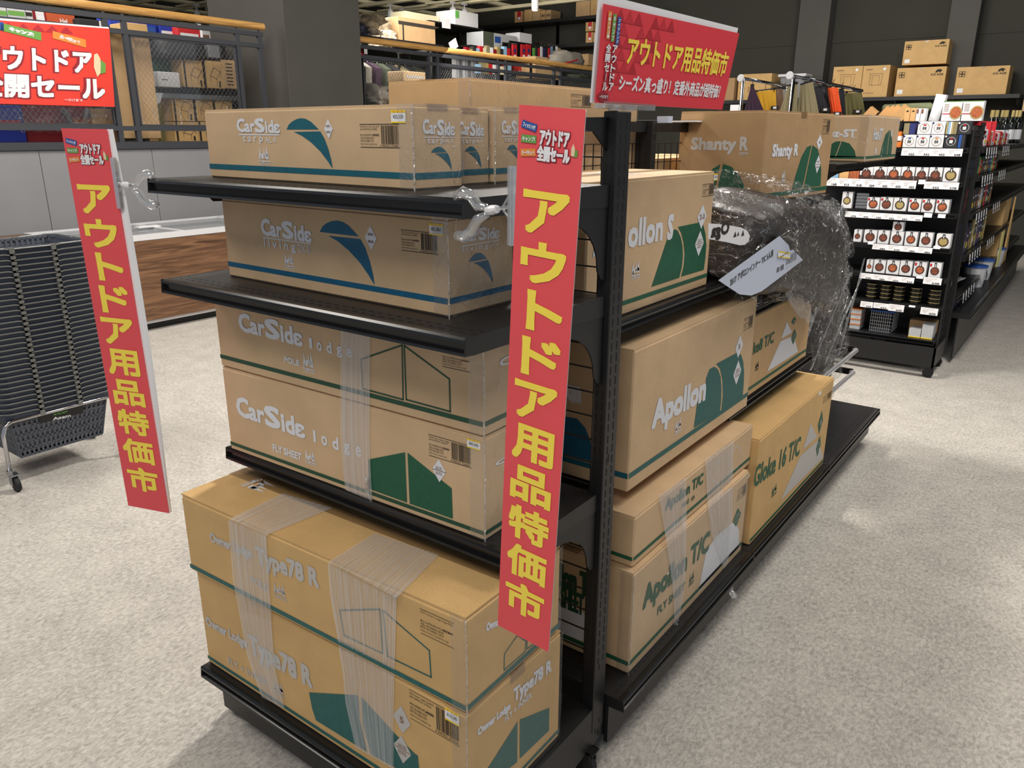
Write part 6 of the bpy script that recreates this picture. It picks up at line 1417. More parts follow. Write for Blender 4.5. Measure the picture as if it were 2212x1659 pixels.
# ================================================================== BACK WALL SHELF WITH CARTONS
SHY = BY-.62
szz = oY(SHY, 2000, 207)[2]
ws = thing('wall_shelf', 'long dark shelf on the back wall carrying the printed tan cartons', 'shelf', (-1.6, BY-.3, szz-.05))
MB().box(oY(SHY, 1560, 207)[0], SHY, szz-.05, oY(SHY, 2203, 207)[0], BY, szz).build('shelf_board', 'black', ws)
for px in (1640, 1760, 1930, 2055, 2195):
    x = oY(SHY, px, 212)[0]; MB().prism([(0, 0), (-.55, 0), (-.5, -.08), (0, -.3)], (x, BY, szz-.05), (0, 1, 0), (0, 0, 1), (.02, 0, 0)).build('shelf_bracket', 'black_d', ws)
def marks(P, w, h, word):
    for i in range(2):
        for j in range(2): P.line([(w*(.05+.06*i), h*(.66+.1*j)), (w*(.10+.06*i), h*(.66+.1*j)), (w*(.10+.06*i), h*(.74+.1*j)), (w*(.05+.06*i), h*(.74+.1*j))], .006, 'ink', 1, True, False)
    P.uv([(w*.05, h*.08), (w*.17, h*.08), (w*.17, h*.24), (w*.05, h*.24)], 'paper', 1)
    P.text(word, (w*.70, h*.70), (w*.95, h*.77), 'ink', .05, 1, px=False)
    P.uv([(w*.78, h*.80), (w*.80, h*.88), (w*.85, h*.92), (w*.90, h*.90), (w*.93, h*.84), (w*.90, h*.86), (w*.89, h*.80), (w*.86, h*.80), (w*.85, h*.84), (w*.82, h*.80)], 'ink', 1)
    P.uv([(w*.46, h*.9), (w*.54, h*.9), (w*.54, h), (w*.46, h)], 'tape_b', 1)
ia = lambda P, w, h: marks(P, w, h, 'ICE AGE')
def cooler(P, w, h):
    P.uv([(w*.12, h*.86), (w*.36, h*.86), (w*.36, h*.89), (w*.12, h*.89)], 'brown_ink', 1)
    P.line([(w*.3, h*.38), (w*.72, h*.38), (w*.76, h*.74), (w*.28, h*.74)], .006, 'brown_ink', 1, True, False); P.line([(w*.38, h*.38), (w*.38, h*.68), (w*.64, h*.68), (w*.64, h*.38)], .005, 'brown_ink', 1, False, False)
    P.uv([(w*.8+.02*cos(a*pi/6), h*.88+.02*sin(a*pi/6)) for a in range(12)], 'paper', 1); P.uv([(w*.1, h*.12), (w*.5, h*.12), (w*.5, h*.14), (w*.1, h*.14)], 'brown_ink', 1)
YW = SHY+.03
pbox('cardboard_box', 'upper of the two stacked tan cartons with dark animal emblem on the wall shelf', 'box', (1948, 141), (2052, 84), ('y', YW), .45, 'card_y', None, ia)
pbox('cardboard_box', 'lower of the two stacked tan cartons with dark animal emblem on the wall shelf', 'box', (1940, 205), (2046, 143), ('y', YW), .45, 'card_y', None, ia, zbase=szz+.001)
pbox('cardboard_box', 'single tan carton with large dark animal emblem at the right end of the wall shelf', 'box', (2070, 202), (2183, 141), ('y', YW), .45, 'card_y', None, ia, zbase=szz+.001)
pbox('cardboard_box', 'left of the two tan cartons with outlined picture and white dot on the wall shelf', 'box', (1802, 205), (1865, 142), ('y', YW), .5, 'card_y', None, cooler, zbase=szz+.001)
pbox('cardboard_box', 'right of the two tan cartons with outlined picture and white dot on the wall shelf', 'box', (1866.5, 206), (1924, 140), ('y', YW), .5, 'card_y', None, cooler, zbase=szz+.001)
pbox('cardboard_box', 'tan carton on the wall shelf behind the purple and yellow clothes', 'box', (1597, 215), (1668, 158), ('y', YW), .5, 'card_y', None, lambda P, w, h: P.text('OTR', (w*.3, h*.3), (w*.45, h*.5), 'brown_ink', .02, 1, px=False), zbase=szz+.001)
pbox('cardboard_box', 'brown carton partly hidden behind the right end of the red horizontal sign', 'box', (1560, 215), (1588, 168), ('y', YW), .5, 'card_d', zbase=szz+.001)
pbox('cardboard_box', 'brown carton cut by the right edge of the picture beyond the wall shelf', 'box', (2207, 240), (2230, 205), ('y', YW-.4), .5, 'card')
pbox('white_sign_board', 'white board standing on the lower floor behind the red sign, left of the purple clothes', 'board', (1578, 226), (1600, 226), ('y', 7.2), .05, 'paper', zbase=.01)
tb = oY(BY-.45, 1712, 207); hb_ = oY(BY-.45, 1712, 161)[2]-szz; 
t = thing('storage_box', 'lidded grey plastic storage box seen above the clothes rail', 'box', tuple(tb)); MB().box(tb[0]-.17, BY-.6, szz+.001, tb[0]+.19, BY-.2, szz+hb_-.04, c=.02).build('box_body', 'grey_p', t); MB().box(tb[0]-.20, BY-.62, szz+hb_-.04, tb[0]+.22, BY-.18, szz+hb_, c=.01).build('box_lid', 'white_p', t)
# ------------------------------------------------------------------ clothes rails
def rail(p0, p1, y0, y1, label, r=.014):
    a = oY(y0, *p0); b = oY(y1, *p1); t = thing('clothes_rail', label, 'clothes rail', (a[0], a[1], 0))
    MB().tube([a, b], r, 10).build('rail_tube', 'chrome', t, smooth=True)
    d = (b-a).normalized()
    MB().lathe((a[0], a[1]-.012, a[2]), [(.028, 0), (.032, .01), (.028, .024)], 12, ax=1).build('end_cap', 'white_p', t)
    for q in (.05, .93):
        p = a.lerp(b, q); MB().tube([p, (p[0], p[1], .02)], .016, 10).build('stand_post', 'chrome', t, smooth=True)
    MB().box(a[0]-.3, a[1]+.02, .0, a[0]+.3, a[1]+.07, .03).box(b[0]-.3, b[1]-.03, .0, b[0]+.3, b[1]+.02, .03).build('stand_foot', 'chrome', t)
    return a, b
ra, rb = rail((1600, 169), (1705, 187), 5.6, 6.6, 'left chrome clothes rail with purple, yellow and brown garments')
rc, rd = rail((1706, 163), (1862, 196), 5.3, 6.5, 'right chrome clothes rail with khaki, black, orange and olive garments')
def skirt(label, top, bot, y, m, name='hanging_trousers', hem=None, cat='trousers', grp=None, split=None):
    """garment outline given by pixel edges at distance y: top (xl,yl,xr,yr), bottom (xl,yl,xr,yr)"""
    a, b = oY(y, top[0], top[1]), oY(y, top[2], top[3]); c, d = oY(y, bot[0], bot[1]), oY(y, bot[2], bot[3])
    t = thing(name, label, cat, tuple((a+b)/2)); n = 22; rows = 7; vs = []; fs = []
    for side in (1, -1):
        for j in range(rows+1):
            s_ = j/rows; L_, R_ = a.lerp(c, s_), b.lerp(d, s_)
            for i in range(n+1):
                q = i/n; p = L_.lerp(R_, q); bul = .03*(1-(2*q-1)**2)+.012*sin(q*26+side)*s_
                vs.append(p+Vector((0, -side*bul, 0)))
    st = (rows+1)*(n+1)
    for k in (0, 1):
        for j in range(rows):
            for i in range(n): fs.append((k*st+j*(n+1)+i, k*st+j*(n+1)+i+1, k*st+(j+1)*(n+1)+i+1, k*st+(j+1)*(n+1)+i))
    MB().add(vs, fs).build('garment', m, t, smooth=True)
    z0 = (a+b)/2
    MB().tube([a+Vector((0, 0, .012)), b+Vector((0, 0, .012))], .005, 6).tube([z0+Vector((0, 0, .012)), z0+Vector((0, 0, .05)), z0+Vector((.012, 0, .065))], .0025, 6).box(a[0]+.01, a[1]-.01, a[2]-.02, a[0]+.025, a[1]+.01, a[2]+.02).box(b[0]-.025, b[1]-.01, b[2]-.02, b[0]-.01, b[1]+.01, b[2]+.02).build('clip_hanger', 'black_d', t)
    if hem:
        e = oY(y-.045, *hem); MB().box(e[0]-.035, e[1]-.004, e[2]-.016, e[0]+.035, e[1], e[2]+.016).box(e[0]-.014, e[1]-.006, e[2]-.008, e[0]+.014, e[1]-.003, e[2]+.010, 1).build('sewn_label', ['ink', 'paper'], t)
skirt('dark purple garment hanging at the left end of the left clothes rail', (1622, 187, 1628, 187), (1606, 250, 1655, 250), 5.6, 'aub', 'hanging_garment', cat='garment')
skirt('mustard yellow trousers on the left clothes rail', (1630, 200, 1676, 194), (1640, 252, 1678, 252), 5.8, 'mustard', hem=(1674, 233))
skirt('brown trousers on the left clothes rail beside the yellow ones', (1677, 193, 1690, 192), (1676, 252, 1697, 252), 6.1, 'brownf')
skirt('grey garment at the far end of the left clothes rail', (1688, 193, 1700, 194), (1690, 252, 1704, 252), 6.4, 'greyf', 'hanging_garment', cat='garment')
skirt('left khaki trousers at the near end of the right clothes rail', (1702, 188, 1724, 182), (1680, 256, 1722, 256), 5.4, 'khaki')
skirt('wide khaki trousers hanging behind the post of the right clothes rail', (1728, 186, 1756, 177), (1722, 258, 1772, 258), 5.5, 'khaki')
skirt('black trousers left of the orange ones on the right clothes rail', (1757, 193, 1774, 190), (1770, 258, 1797, 258), 5.75, 'blackf', hem=(1783, 237))
skirt('dark grey trousers just left of the orange ones', (1773, 192, 1786, 192), (1786, 258, 1798, 258), 5.9, 'dark')
skirt('bright orange trousers on the right clothes rail', (1787, 190, 1810, 189), (1799, 262, 1822, 262), 5.8, 'orangef', hem=(1809, 246))
skirt('black trousers right of the orange ones', (1811, 197, 1824, 194), (1815, 258, 1828, 258), 6.1, 'blackf')
skirt('olive green trousers at the far end of the right clothes rail', (1824, 202, 1862, 200), (1828, 256, 1870, 252), 6.2, 'olive', hem=(1853, 241))
# ================================================================== UPPER FLOOR BEHIND THE BALUSTRADE
def table_art(P, w, h):
    P.uv([(w*.06, 0), (w*.14, 0), (w*.14, h), (w*.06, h)], 'ink', 1); P.line([(w*.35, h*.45), (w*.55, h*.75), (w*.85, h*.62), (w*.65, h*.35)], .008, 'brown_ink', 1, True, False)
    P.line([(w*.35, h*.45), (w*.35, h*.25)], .006, 'brown_ink', 1, False, False); P.line([(w*.65, h*.35), (w*.65, h*.12)], .006, 'brown_ink', 1, False, False); P.line([(w*.85, h*.62), (w*.85, h*.4)], .006, 'brown_ink', 1, False, False)
    P.uv([(w*.74, h*.05), (w*.82, h*.05), (w*.82, h*.28), (w*.74, h*.28)], 'ink', 1)
def bar_art(m):
    def f(P, w, h): P.uv([(w*.1, h*.35), (w*.9, h*.35), (w*.9, h*.6), (w*.1, h*.6)], m, 1)
    return f
def top_art(m):
    def f(P, w, h): P.uv([(w*.35, h*.2), (w*.85, h*.2), (w*.85, h), (w*.35, h)], m, 1); P.uv([(w*.42, h*.25), (w*.78, h*.25), (w*.78, h*.5), (w*.42, h*.5)], 'paper', 2)
    return f
def slots_art(P, w, h):
    for i in range(7):
        for a in (.15, .6): P.uv([(w*a, h*(.12+.12*i)), (w*(a+.25), h*(.12+.12*i)), (w*(a+.25), h*(.16+.12*i)), (w*a, h*(.16+.12*i))], 'ink', 1)
GL = [
 ('cardboard_box', 'tall narrow cardboard box standing between the twin posts, right of the left sale sign', 'cardboard', 264, 300, 288, 0, -6.50, .05, 'card_w', None, 66),
 ('cardboard_box', 'tall upright cardboard box behind the glass, right of the twin posts', 'box', 297, 300, 322, 0, -6.55, .25, 'card_w', None, 80),
 ('white_carton', 'small white carton with a short dark line, standing on the steel shelf behind the glass', 'box', 344, 187, 387, 0, -6.9, .3, 'paper', lambda P, w, h: P.uv([(w*.15, h*.45), (w*.42, h*.45), (w*.42, h*.5), (w*.15, h*.5)], 'ink', 1), 157),
 ('cardboard_box', 'upper left carton with table drawing on the steel shelf behind the glass', 'box', 398, 188, 440, 0, -7.0, .5, 'card_y', table_art, 131),
 ('cardboard_box', 'upper right carton with table drawing on the steel shelf behind the glass', 'box', 441, 190, 480, 0, -7.0, .5, 'card_y', table_art, 133),
 ('slotted_crate', 'brown crate with rows of slots beside the upper table cartons', 'crate', 484, 191, 532, 0, -7.0, .4, 'card_w', slots_art, 133),
 ('cardboard_box', 'left one of the cartons with table drawing below the steel shelf', 'box', 376, 262, 418, 0, -7.0, .5, 'card_y', table_art, 205),
 ('cardboard_box', 'middle one of the cartons with table drawing below the steel shelf', 'box', 420, 262, 460, 0, -7.0, .5, 'card_y', table_art, 207),
 ('cardboard_box', 'right one of the cartons with table drawing below the steel shelf', 'box', 462, 262, 500, 0, -7.0, .5, 'card_y', table_art, 209),
 ('cardboard_box', 'left carton of the lowest row behind the bottom rail of the glass balustrade', 'box', 380, 306, 428, 0, -7.0, .5, 'card_y', table_art, 264),
 ('cardboard_box', 'right carton of the lowest row behind the bottom rail of the glass balustrade', 'box', 430, 306, 476, 0, -7.0, .5, 'card_y', table_art, 264),
 ('grey_case', 'light grey plastic case right of the long dark cover behind the glass', 'case', 452, 124, 474, 0, -6.95, .2, 'grey_p', None, 99),
 ('cardboard_box', 'small open cardboard box showing between the top rails beside the blue bags', 'box', 273, 66, 318, 0, -7.1, .3, 'card_y', None, 53),
 ('blue_bag', 'left royal blue folded chair bag behind the top rails', 'bag', 297, 80, 336, 0, -7.3, .25, 'bluebag', bar_art('bblue'), 44),
 ('blue_bag', 'right royal blue folded chair bag behind the top rails', 'bag', 347, 82, 378, 0, -7.3, .2, 'bluebag', bar_art('paper'), 58),
 ('blue_bag', 'blue bag peeping over the small open cardboard box', 'bag', 238, 57, 266, 0, -7.4, .25, 'bluebag', None, 35),
 ('red_bag', 'bright red folded chair with black straps behind the top rails', 'bag', 386, 88, 432, 0, -7.2, .2, 'redbag', bar_art('paper'), 63),
 ('white_packet', 'left white packet with small pictures next to the grey pillar', 'packet', 438, 90, 452, 0, -7.6, .1, 'paper', bar_art('brown_ink'), 66),
 ('white_packet', 'right white packet with small pictures next to the grey pillar', 'packet', 454, 90, 470, 0, -7.6, .1, 'paper', bar_art('ink'), 66),
 ('dark_storage_box', 'dark green storage box above the small white carton behind the glass', 'box', 323, 153, 371, 0, -7.2, .3, 'dgreen', None, 129),
 ('rust_bag', 'rust orange bag with lettering above the left sale sign', 'bag', 103, 52, 160, 0, -7.0, .3, 'rust', lambda P, w, h: P.text('Helinox'[:3], (w*.45, h*.15), (w*.7, h*.45), 'paper', .03, 1, px=False), 25),
 ('crimson_box', 'dark crimson cool box with pale handle above the left sale sign', 'cool box', 67, 50, 98, 0, -7.0, .3, 'crimson', top_art('white_p'), 18),
 ('patterned_packet', 'first grey and green packet from the left above the left sale sign', 'packet', -6, 46, 14, 0, -6.9, .2, 'spark', bar_art('bgreen'), 8),
 ('patterned_packet', 'second grey and green packet from the left above the left sale sign', 'packet', 16, 46, 54, 0, -6.9, .2, 'spark', bar_art('bgreen'), 10),
 ('patterned_packet', 'third grey and green packet from the left above the left sale sign', 'packet', 56, 46, 68, 0, -6.9, .2, 'spark', bar_art('ink'), 14),
 ('dark_pouch', 'dark grey pouch with a square tag above the right end of the left sale sign', 'bag', 172, 66, 232, 0, -6.9, .2, 'blackf', lambda P, w, h: P.uv([(w*.7, h*.3), (w*.95, h*.3), (w*.95, h*.95), (w*.7, h*.95)], 'paper', 1), 46),
 ('red_cool_box', 'large crimson cool box with grey handle seen below the left sale sign', 'cool box', 60, 308, 196, 0, -6.9, .5, 'crimson', None, 226),
 ('blue_cool_box', 'blue cool box in plastic at the left edge below the left sale sign', 'cool box', -10, 308, 46, 0, -6.8, .4, 'bluebag', bar_art('redp'), 228),
 ('brown_parcel', 'brown parcel in plastic right of the crimson cool box', 'box', 206, 306, 250, 0, -6.85, .4, 'card_d', None, 236),
 # behind the far balustrade
 ('brown_case', 'brown lidded case with black bands on the upper shelf above the far handrail', 'case', 862, 92, 940, 0, -7.6, .5, 'card_d', lambda P, w, h: (P.uv([(0, h*.70), (w, h*.70), (w, h*.84), (0, h*.84)], 'ink', 1), P.uv([(w*.1, 0), (w*.14, 0), (w*.14, h*.7), (w*.1, h*.7)], 'ink', 1)), 48),
 ('cardboard_box', 'low cardboard box behind the wired glass just above the plain brown box', 'box', 872, 175, 919, 0, -7.0, .3, 'card', bar_art('grey_ink'), 157),
 ('white_carton', 'long white carton with a green mark on the dark wall shelf', 'box', 983, 56, 1033, 0, -8.0, .4, 'paper', lambda P, w, h: P.uv([(w*.02, h*.5), (w*.18, h*.5), (w*.18, h*.95), (w*.02, h*.95)], 'green_l', 1), 30),
 ('picture_box', 'white and blue picture box on top of the fishing tackle rack', 'box', 1044, 102, 1117, 0, -7.7, .35, 'spark', lambda P, w, h: (P.uv([(0, 0), (w*.3, 0), (w*.3, h), (0, h)], 'greenf', 1), P.uv([(w*.33, h*.4), (w*.5, h*.4), (w*.5, h*.8), (w*.33, h*.8)], 'bblue', 1)), 79),
 ('white_carton', 'square white carton above the hanging red packets', 'box', 1122, 91, 1149, 0, -7.7, .3, 'paper', None, 74),
 ('cardboard_box', 'tan carton in front of the tackle rack, partly behind the far handrail', 'box', 1156, 168, 1209, 0, -7.1, .4, 'card_w', None, 128),
 ('cardboard_box', 'small tan carton right of the beige duffel bag', 'box', 1270, 141, 1291, 0, -7.1, .3, 'card_w', None, 119),
]
GO = {}
for n_, l, c, xa, ya, xb, _, X_, dp, m, pr_, yt in GL:
    GO[n_] = pbox(n_, l, c, (xa, ya), (xb, yt), ('x', X_), dp, m, None, pr_, c=.006)[0]
# steel shelf with green legs behind the glass
st = thing('steel_shelf_rack', 'galvanised steel shelf with green legs behind the wired glass', 'shelf rack', (-7.1, 3.2, UZ))
a = oX(-6.95, 330, 200); b = oX(-6.95, 545, 205); zs_ = a[2]
MB().box(-7.7, a[1], zs_-.045, -6.95, b[1]+.2, zs_+.0).build('shelf', 'steel', st)
for y in (a[1]+.05, b[1]): MB().box(-6.99, y-.03, UZ, -6.95, y+.03, zs_-.04).build('leg', 'olive', st)
MB().prism([(0, 0), (.10, 0), (.06, -.09), (.015, -.12)], (-6.945, a[1]+.0, zs_), (0, 1, 0), (0, 0, 1), (.006, 0, 0)).build('corner_plate', 'white_p', st)
# dark long cover
ca, cb = oX(-6.9, 352, 122), oX(-6.9, 448, 84)
blob(((-7.05), (ca[1]+cb[1])/2, (ca[2]+cb[2])/2), (.14, (cb[1]-ca[1])/2, (cb[2]-ca[2])/2), Matrix.Identity(3), 5, amp=.006, seed=12).build('dark_cover', 'dark', label='long dark grey padded cover with black edging above the white carton behind the glass', cat='cover', smooth=True)
# handle on the crimson cool box
ha = oX(-6.88, 148, 268); hb = oX(-6.88, 182, 236); MB().tube([(-6.88, ha[1]-.03, hb[2]), (-6.87, ha[1], hb[2]-.06), (-6.87, ha[1]+.02, ha[2]), (-6.87, hb[1]-.02, ha[2]), (-6.87, hb[1], hb[2]-.06), (-6.88, hb[1]+.03, hb[2])], .022, 8).build('carry_handle', 'grey_p', GO['red_cool_box'])
# plastic sheet over the cool boxes
sheet(st, [[oX(-6.75, -10+60*i, 232+6*j) for i in range(5)] for j in range(10)], 'film', 'plastic_cover', amp=.02, n=16, seed=3)
# display stands carrying the goods
def stand(label, y0, y1, x0, x1, zs):
    t = thing('display_stand', label, 'stand', ((x0+x1)/2, (y0+y1)/2, UZ))
    for zz in zs: MB().box(x0, y0, zz-.02, x1, y1, zz).build('shelf', 'black', t)
    for x in (x0+.02, x1-.02):
        for y in (y0+.02, y1-.02): MB().box(x-.015, y-.015, UZ, x+.015, y+.015, max(zs)).build('leg', 'black_d', t)
    return t
stand('black stand carrying goods above the left sale sign', .8, 2.9, -7.5, -6.85, (oX(-6.9, 30, 47)[2],))
stand('black stand carrying blue and red chair bags behind the top rails', 2.95, 4.05, -7.75, -7.05, (oX(-7.3, 316, 82)[2]-.01,))
stand('black stand behind the grey pillar carrying two white packets', 4.0, 5.0, -7.8, -7.5, (oX(-7.6, 445, 90)[2]-.004,))
stand('small black stand under the white plastic bundle', 5.7, 6.6, -7.1, -6.65, (oX(-6.7, 830, 226)[2]-.01,))
ts = stand('black stand holding bags and the brown case above the far handrail', 6.2, 8.1, -8.3, -7.5, (oX(-7.6, 900, 92)[2]-.005,))
# crumpled bags
def blob_px(name, label, cat, x0, y0, x1, y1, X_, dp, m, e=2.6, amp=.03, seed=1, **k):
    a, b = oX(X_, x0, y1), oX(X_, x1, y0)
    return blob((X_-dp, (a[1]+b[1])/2, (a[2]+b[2])/2), (dp, abs(b[1]-a[1])/2, abs(b[2]-a[2])/2), Matrix.Identity(3), e, amp=amp, seed=seed, fr=7, nu=26, nv=16).build(name, m, label=label, cat=cat, smooth=True, **k)
blob_px('packed_bag', 'beige patterned packed bag in plastic left of the brown case', 'bag', 805, 38, 858, 78, -7.7, .2, mat('beige_pattern', (150, 136, 112), .8, noise=(14, .6, 3)), amp=.08, seed=21)
blob_px('packed_bag', 'dark blue packed bag in plastic beside the grey pillar above the far handrail', 'bag', 763, 52, 808, 84, -7.7, .2, mat('navy_bag', (44, 48, 70), .4, noise=(10, .7, 3)), amp=.08, seed=22)
blob_px('packed_bag', 'small floral packed bag just left of the brown case', 'bag', 820, 68, 862, 92, -7.55, .15, mat('floral_bag', (196, 180, 156), .6, noise=(16, .6, 3)), amp=.09, seed=23)
blob_px('white_bundle', 'white plastic bundle left of the large plain brown box', 'bundle', 815, 186, 846, 226, -6.7, .15, mat('white_bundle', (198, 190, 178), .5, noise=(10, .3, 3)), amp=.09, seed=24)
duf = blob_px('duffel_bag', 'beige duffel bag with red piping above the far handrail', 'bag', 1212, 113, 1268, 143, -6.8, .16, 'greyf', amp=.04, seed=25)
q = [oX(-6.65, x, y) for x, y in ((1214, 138), (1232, 134), (1248, 129))]; MB().tube(q, .012, 6).build('red_strap', 'redp', duf)
blob_px('grey_bag', 'dark olive bag behind the far balustrade close to the back wall', 'bag', 1245, 163, 1284, 176, -6.65, .12, 'greenf', seed=26)
pbox('long_beam_box', 'long pale carton lying on top of the shelving behind the brown case', 'box', (876, 49), (948, 36), ('x', -8.3), .3, 'cream')
pbox('white_card', 'small tilted white card right of the long pale carton', 'card', (957, 60), (973, 42), ('x', -7.9), .02, 'paper')
o_ = pbox('white_card', 'white diamond-shaped card above the far handrail', 'card', (975, 105), (991, 87), ('x', -7.4), .012, 'paper')[0]; o_.rotation_euler = (radians(28), 0, 0)
# clothes hanging on the upper floor
ur = thing('clothes_rail', 'black clothes rail with dark jackets behind the wired glass of the far balustrade', 'clothes rail', (-7.5, 6, UZ))
for hx_, hz_ in ((-7.7, 2.50), (-7.3, 2.12)):
    MB().tube([(hx_, 5.3, hz_), (hx_, 8.0, hz_)], .012, 8).build('rail_tube', 'chrome', ur)
    for y in (5.35, 7.95): MB().box(hx_-.012, y-.012, UZ, hx_+.012, y+.012, hz_).build('post', 'black_d', ur)
gm = ['blackf', 'greenf', 'brownf', 'dark', 'olive', 'blackf', 'greyf', 'aub', 'greenf', 'dark', 'khaki', 'blackf', 'greenf', 'dark', 'brownf']
gc = ['black', 'army green', 'brown', 'charcoal', 'olive', 'black', 'grey', 'aubergine', 'army green', 'charcoal', 'khaki', 'black', 'army green', 'charcoal', 'brown']
for r_, (hx_, hz_, L_) in enumerate(((-7.7, 2.49, .42), (-7.3, 2.11, .66))):
    for i in range(13):
        y = 5.42+i*.185; j = (i+r_*4) % 15; t = thing('hanging_jacket', f'{gc[j]} jacket, {onum[i] if i < 12 else "last"} from the grey pillar on the {"upper" if r_ == 0 else "lower"} rail behind the far balustrade', 'jacket', (hx_, y, hz_-L_), 0, f'jackets on the {"upper" if r_ == 0 else "lower"} rail')
        v = MB(); rr = random.Random(i+r_*50); pr2 = [(-.20, -L_), (.20, -L_*rr.uniform(.9, 1)), (.22, -.10), (.06, -.02), (-.06, -.02), (-.22, -.10)]
        v.prism(pr2, (hx_, y-.055, hz_), (1, 0, 0), (0, 0, 1), (0, .11, 0)); v.build('garment', gm[j], t)
        MB().tube([(hx_, y, hz_-.02), (hx_, y, hz_+.02), (hx_+.01, y, hz_+.03)], .004, 6).build('hanger_hook', 'steel', t)
# tackle rack: white rods, red packets, hooks
tk = thing('tackle_rack', 'black wire tackle rack with hooks and red hanging packets behind the far handrail', 'shelf rack', (-7.4, 9.2, UZ))
ya, yb = oX(-7.4, 1106, 140)[1], oX(-7.4, 1150, 140)[1]; zt_ = oX(-7.4, 1130, 93)[2]
MB().bar((-7.45, ya, UZ), (-7.45, ya, zt_), .03).bar((-7.45, yb, UZ), (-7.45, yb, zt_), .03).bar((-7.45, ya, zt_), (-7.45, yb, zt_), .03).build('frame', 'black_d', tk)
MB().box(-7.60, ya, UZ, -7.585, oX(-7.55, 1214, 140)[1], zt_).build('back_panel', 'black_d', tk)
for r_, (yt, yb_) in enumerate(((97, 126), (138, 158))):
    for i, (xa, xb) in enumerate(((1108, 1117), (1118, 1126), (1127, 1136), (1138, 1147))):
        if r_ == 0 and i == 1: continue
        pbox('red_packet', f'red hanging packet in the {"upper" if r_ == 0 else "lower"} row of the tackle rack, {OC[i]}', 'packet', (xa, yb_), (xb, yt), ('x', -7.38), .03, 'redp', 'red hanging packets', lambda P, w, h: (P.uv([(w*.2, h*.06), (w*.8, h*.06), (w*.8, h*.26), (w*.2, h*.26)], 'paper', 1), P.uv([(w*.25, h*.4), (w*.75, h*.4), (w*.75, h*.7), (w*.25, h*.7)], 'navy' if r_ == 0 else 'redbag', 1)))
for i in range(11):
    c = 1152+i*5.5; m2 = ['green_l', 'blackf', 'redp', 'paper', 'navy', 'blackf', 'redbag', 'lightblue', 'dark', 'paper', 'gold'][i]
    pbox('lure_packet', f'small hanging lure packet, {onum[i]} to the right of the red packets', 'packet', (c, 124+i % 3), (c+4, 104-i % 2*3), ('x', -7.5-.02*(i % 3)), .02, m2, 'small hanging lure packets')
h_ = MB()
for i in range(10):
    p = oX(-7.5, 1150+i*4, 95+i*.7); h_.tube([p, p+Vector((.16, 0, .01)), p+Vector((.18, 0, .03))], .004, 5)
h_.build('hook', 'chrome', tk)
for i in range(12):
    xa = 982+i*6.2; pbox('white_tube', f'upright white tube, {onum[i]} from the left behind the far balustrade', 'tube', (xa, 172), (xa+3.6, 122), ('x', -7.2), .05, ['paper', 'spark', 'grey_p'][i % 3], 'upright white tubes')
mixc = [('paper', 'white'), ('crimson', 'crimson'), ('gold', 'golden'), ('dark', 'black'), ('lightblue', 'pale blue'), ('redp', 'red'), ('cream', 'cream'), ('khaki', 'khaki')]
for i in range(14):
    xa = 1000+i*7.4; m2, cn = mixc[i % 8]; pbox('small_packet', f'small {cn} packet, {onum[i] if i < 12 else ["thirteenth", "fourteenth"][i-12]} in the row just above the far handrail', 'packet', (xa, 124+i*.5), (xa+6.2, 107-(i*5) % 9), ('x', -7.35), .06, m2, 'small packets above the handrail')
for i in range(9):
    xa = 1032+i*8.2; m2, cn = mixc[(i*3+4) % 8]; pbox('small_packet', f'small {cn} packet, {onum[i]} in the row just below the far handrail', 'packet', (xa, 158+i*.5), (xa+7, 139-(i*5) % 6+i*.8), ('x', -7.0), .06, m2, 'small packets below the handrail')
stand('black stand carrying the small packets and white tubes behind the far balustrade', 7.2, 9.6, -7.6, -6.95, (oX(-7.2, 1000, 172)[2]-.01, oX(-7.35, 1030, 125)[2]-.02))
for i, (px, m2) in enumerate(((770, 'paper'), (781, 'redp'), (788, 'paper'), (776, 'spark'))): pbox('leaflet', f'{["white framed", "red", "small white", "pale"][i]} leaflet hanging by the grey pillar under the far handrail', 'leaflet', (px-5, 122-i*3), (px+5, 106-i*4), ('x', -6.845), .012, m2)
stand('black stand under the long white carton at the dark wall shelf', 8.3, 9.6, -8.45, -7.95, (oX(-8.0, 1000, 56)[2]-.004,))
stand('black stand under the white and blue picture box and the square white carton', 8.9, 10.6, -8.1, -7.66, (oX(-7.7, 1080, 102)[2]-.03,))
MB().box(-6.9, 5.22, UZ, -6.86, 5.62, 2.5).build('leaflet_board', 'black_d', label='narrow black board with leaflets standing beside the grey pillar', cat='board')
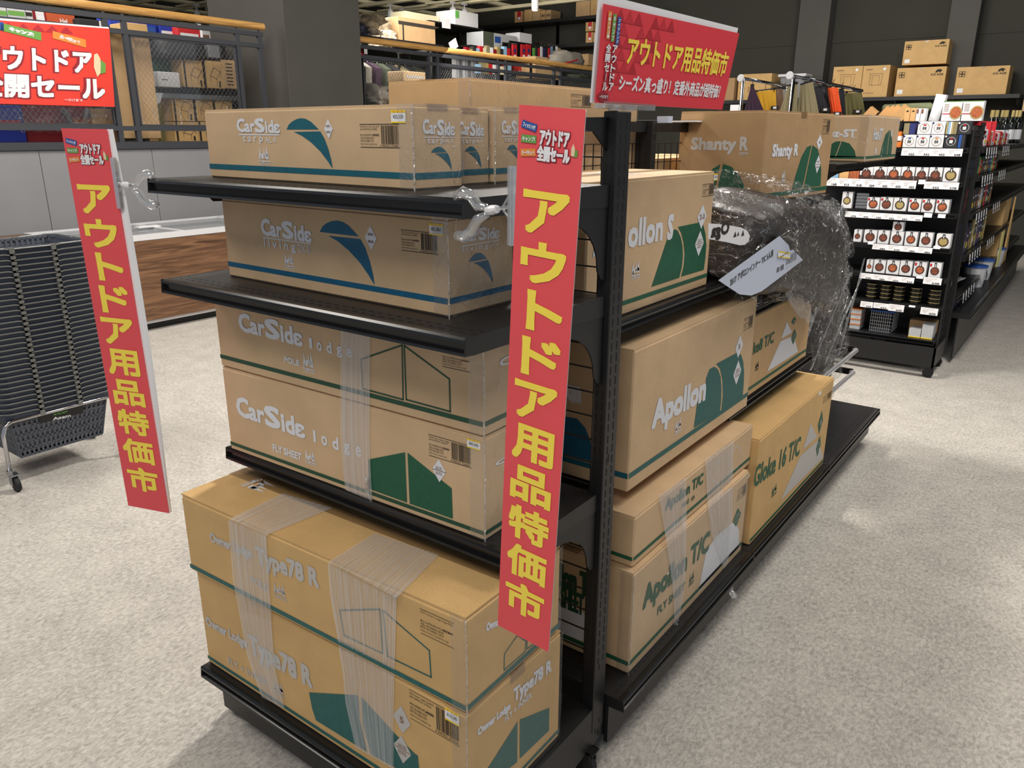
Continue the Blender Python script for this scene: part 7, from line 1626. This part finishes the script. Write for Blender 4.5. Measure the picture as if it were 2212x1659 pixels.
# dark wall shelving at the far end of the upper floor
for k, (pa, pb_) in enumerate((((941, 64), (1298, 31)), ((1000, 101), (1298, 90)))):
    zz = oY(BY-.45, *pb_)[2]; w_ = thing('wall_shelf', f'{["upper", "lower"][k]} dark shelf along the far wall above the balustrade', 'shelf', (-6, BY-.2, zz-.05))
    MB().box(oY(BY-.45, pa[0], pa[1])[0], BY-.45, zz-.05, oY(BY-.45, 1420, 30)[0], BY, zz).build('shelf_board', 'black_d', w_)
    for px in (990, 1128, 1205, 1290): x = oY(BY-.02, px, 60)[0]; MB().box(x-.02, BY-.04, UZ, x+.02, BY, 3.6).build('upright', 'black_d', w_)
    if k == 0: zA = zz
    else: zB2 = zz
for xa, xb, yt, zz, m2, a_, l in ((1112, 1128, 24, zA, 'card_y', top_art('redp'), 'small tan carton with red corner, leftmost on the upper dark wall shelf'), (1133, 1150, 20, zA, 'card_y', None, 'tan carton second from left on the upper dark wall shelf'), (1151, 1167, 19, zA, 'card_w', None, 'tan carton third from left on the upper dark wall shelf'),
        (1168, 1178, 22, zA, 'card_y', bar_art('brown_ink'), 'fourth small tan carton on the upper dark wall shelf'), (1179, 1190, 21, zA, 'card_w', bar_art('brown_ink'), 'fifth small tan carton on the upper dark wall shelf'), (1245, 1275, -10, zA, 'card_w', None, 'large tan carton on the upper dark wall shelf near the red sign'), (1276.5, 1298, -12, zA, 'card_y', None, 'large tan carton right beside the red sign on the upper dark wall shelf'),
        (1266, 1280, 69, zB2, 'card_y', top_art('redp'), 'tan carton with red corner on the lower dark wall shelf, left of the red sign'), (1282, 1296, 70, zB2, 'card_w', None, 'plain tan carton on the lower dark wall shelf, left of the red sign')):
    pbox('cardboard_box', l, 'box', (xa, 0), (xb, yt), ('y', BY-.40), .32, m2, None, a_, zbase=zz+.001)
pbox('cardboard_box', 'tan carton with red corner stacked on another on the lower dark wall shelf', 'box', (1265, 68), (1281, 47), ('y', BY-.395), .3, 'card_y', None, top_art('redp'))
pbox('red_box', 'dark red box stacked above the cartons behind the top corner of the red sign', 'box', (1290, -4), (1312, -30), ('y', BY-.40), .3, 'crimson')
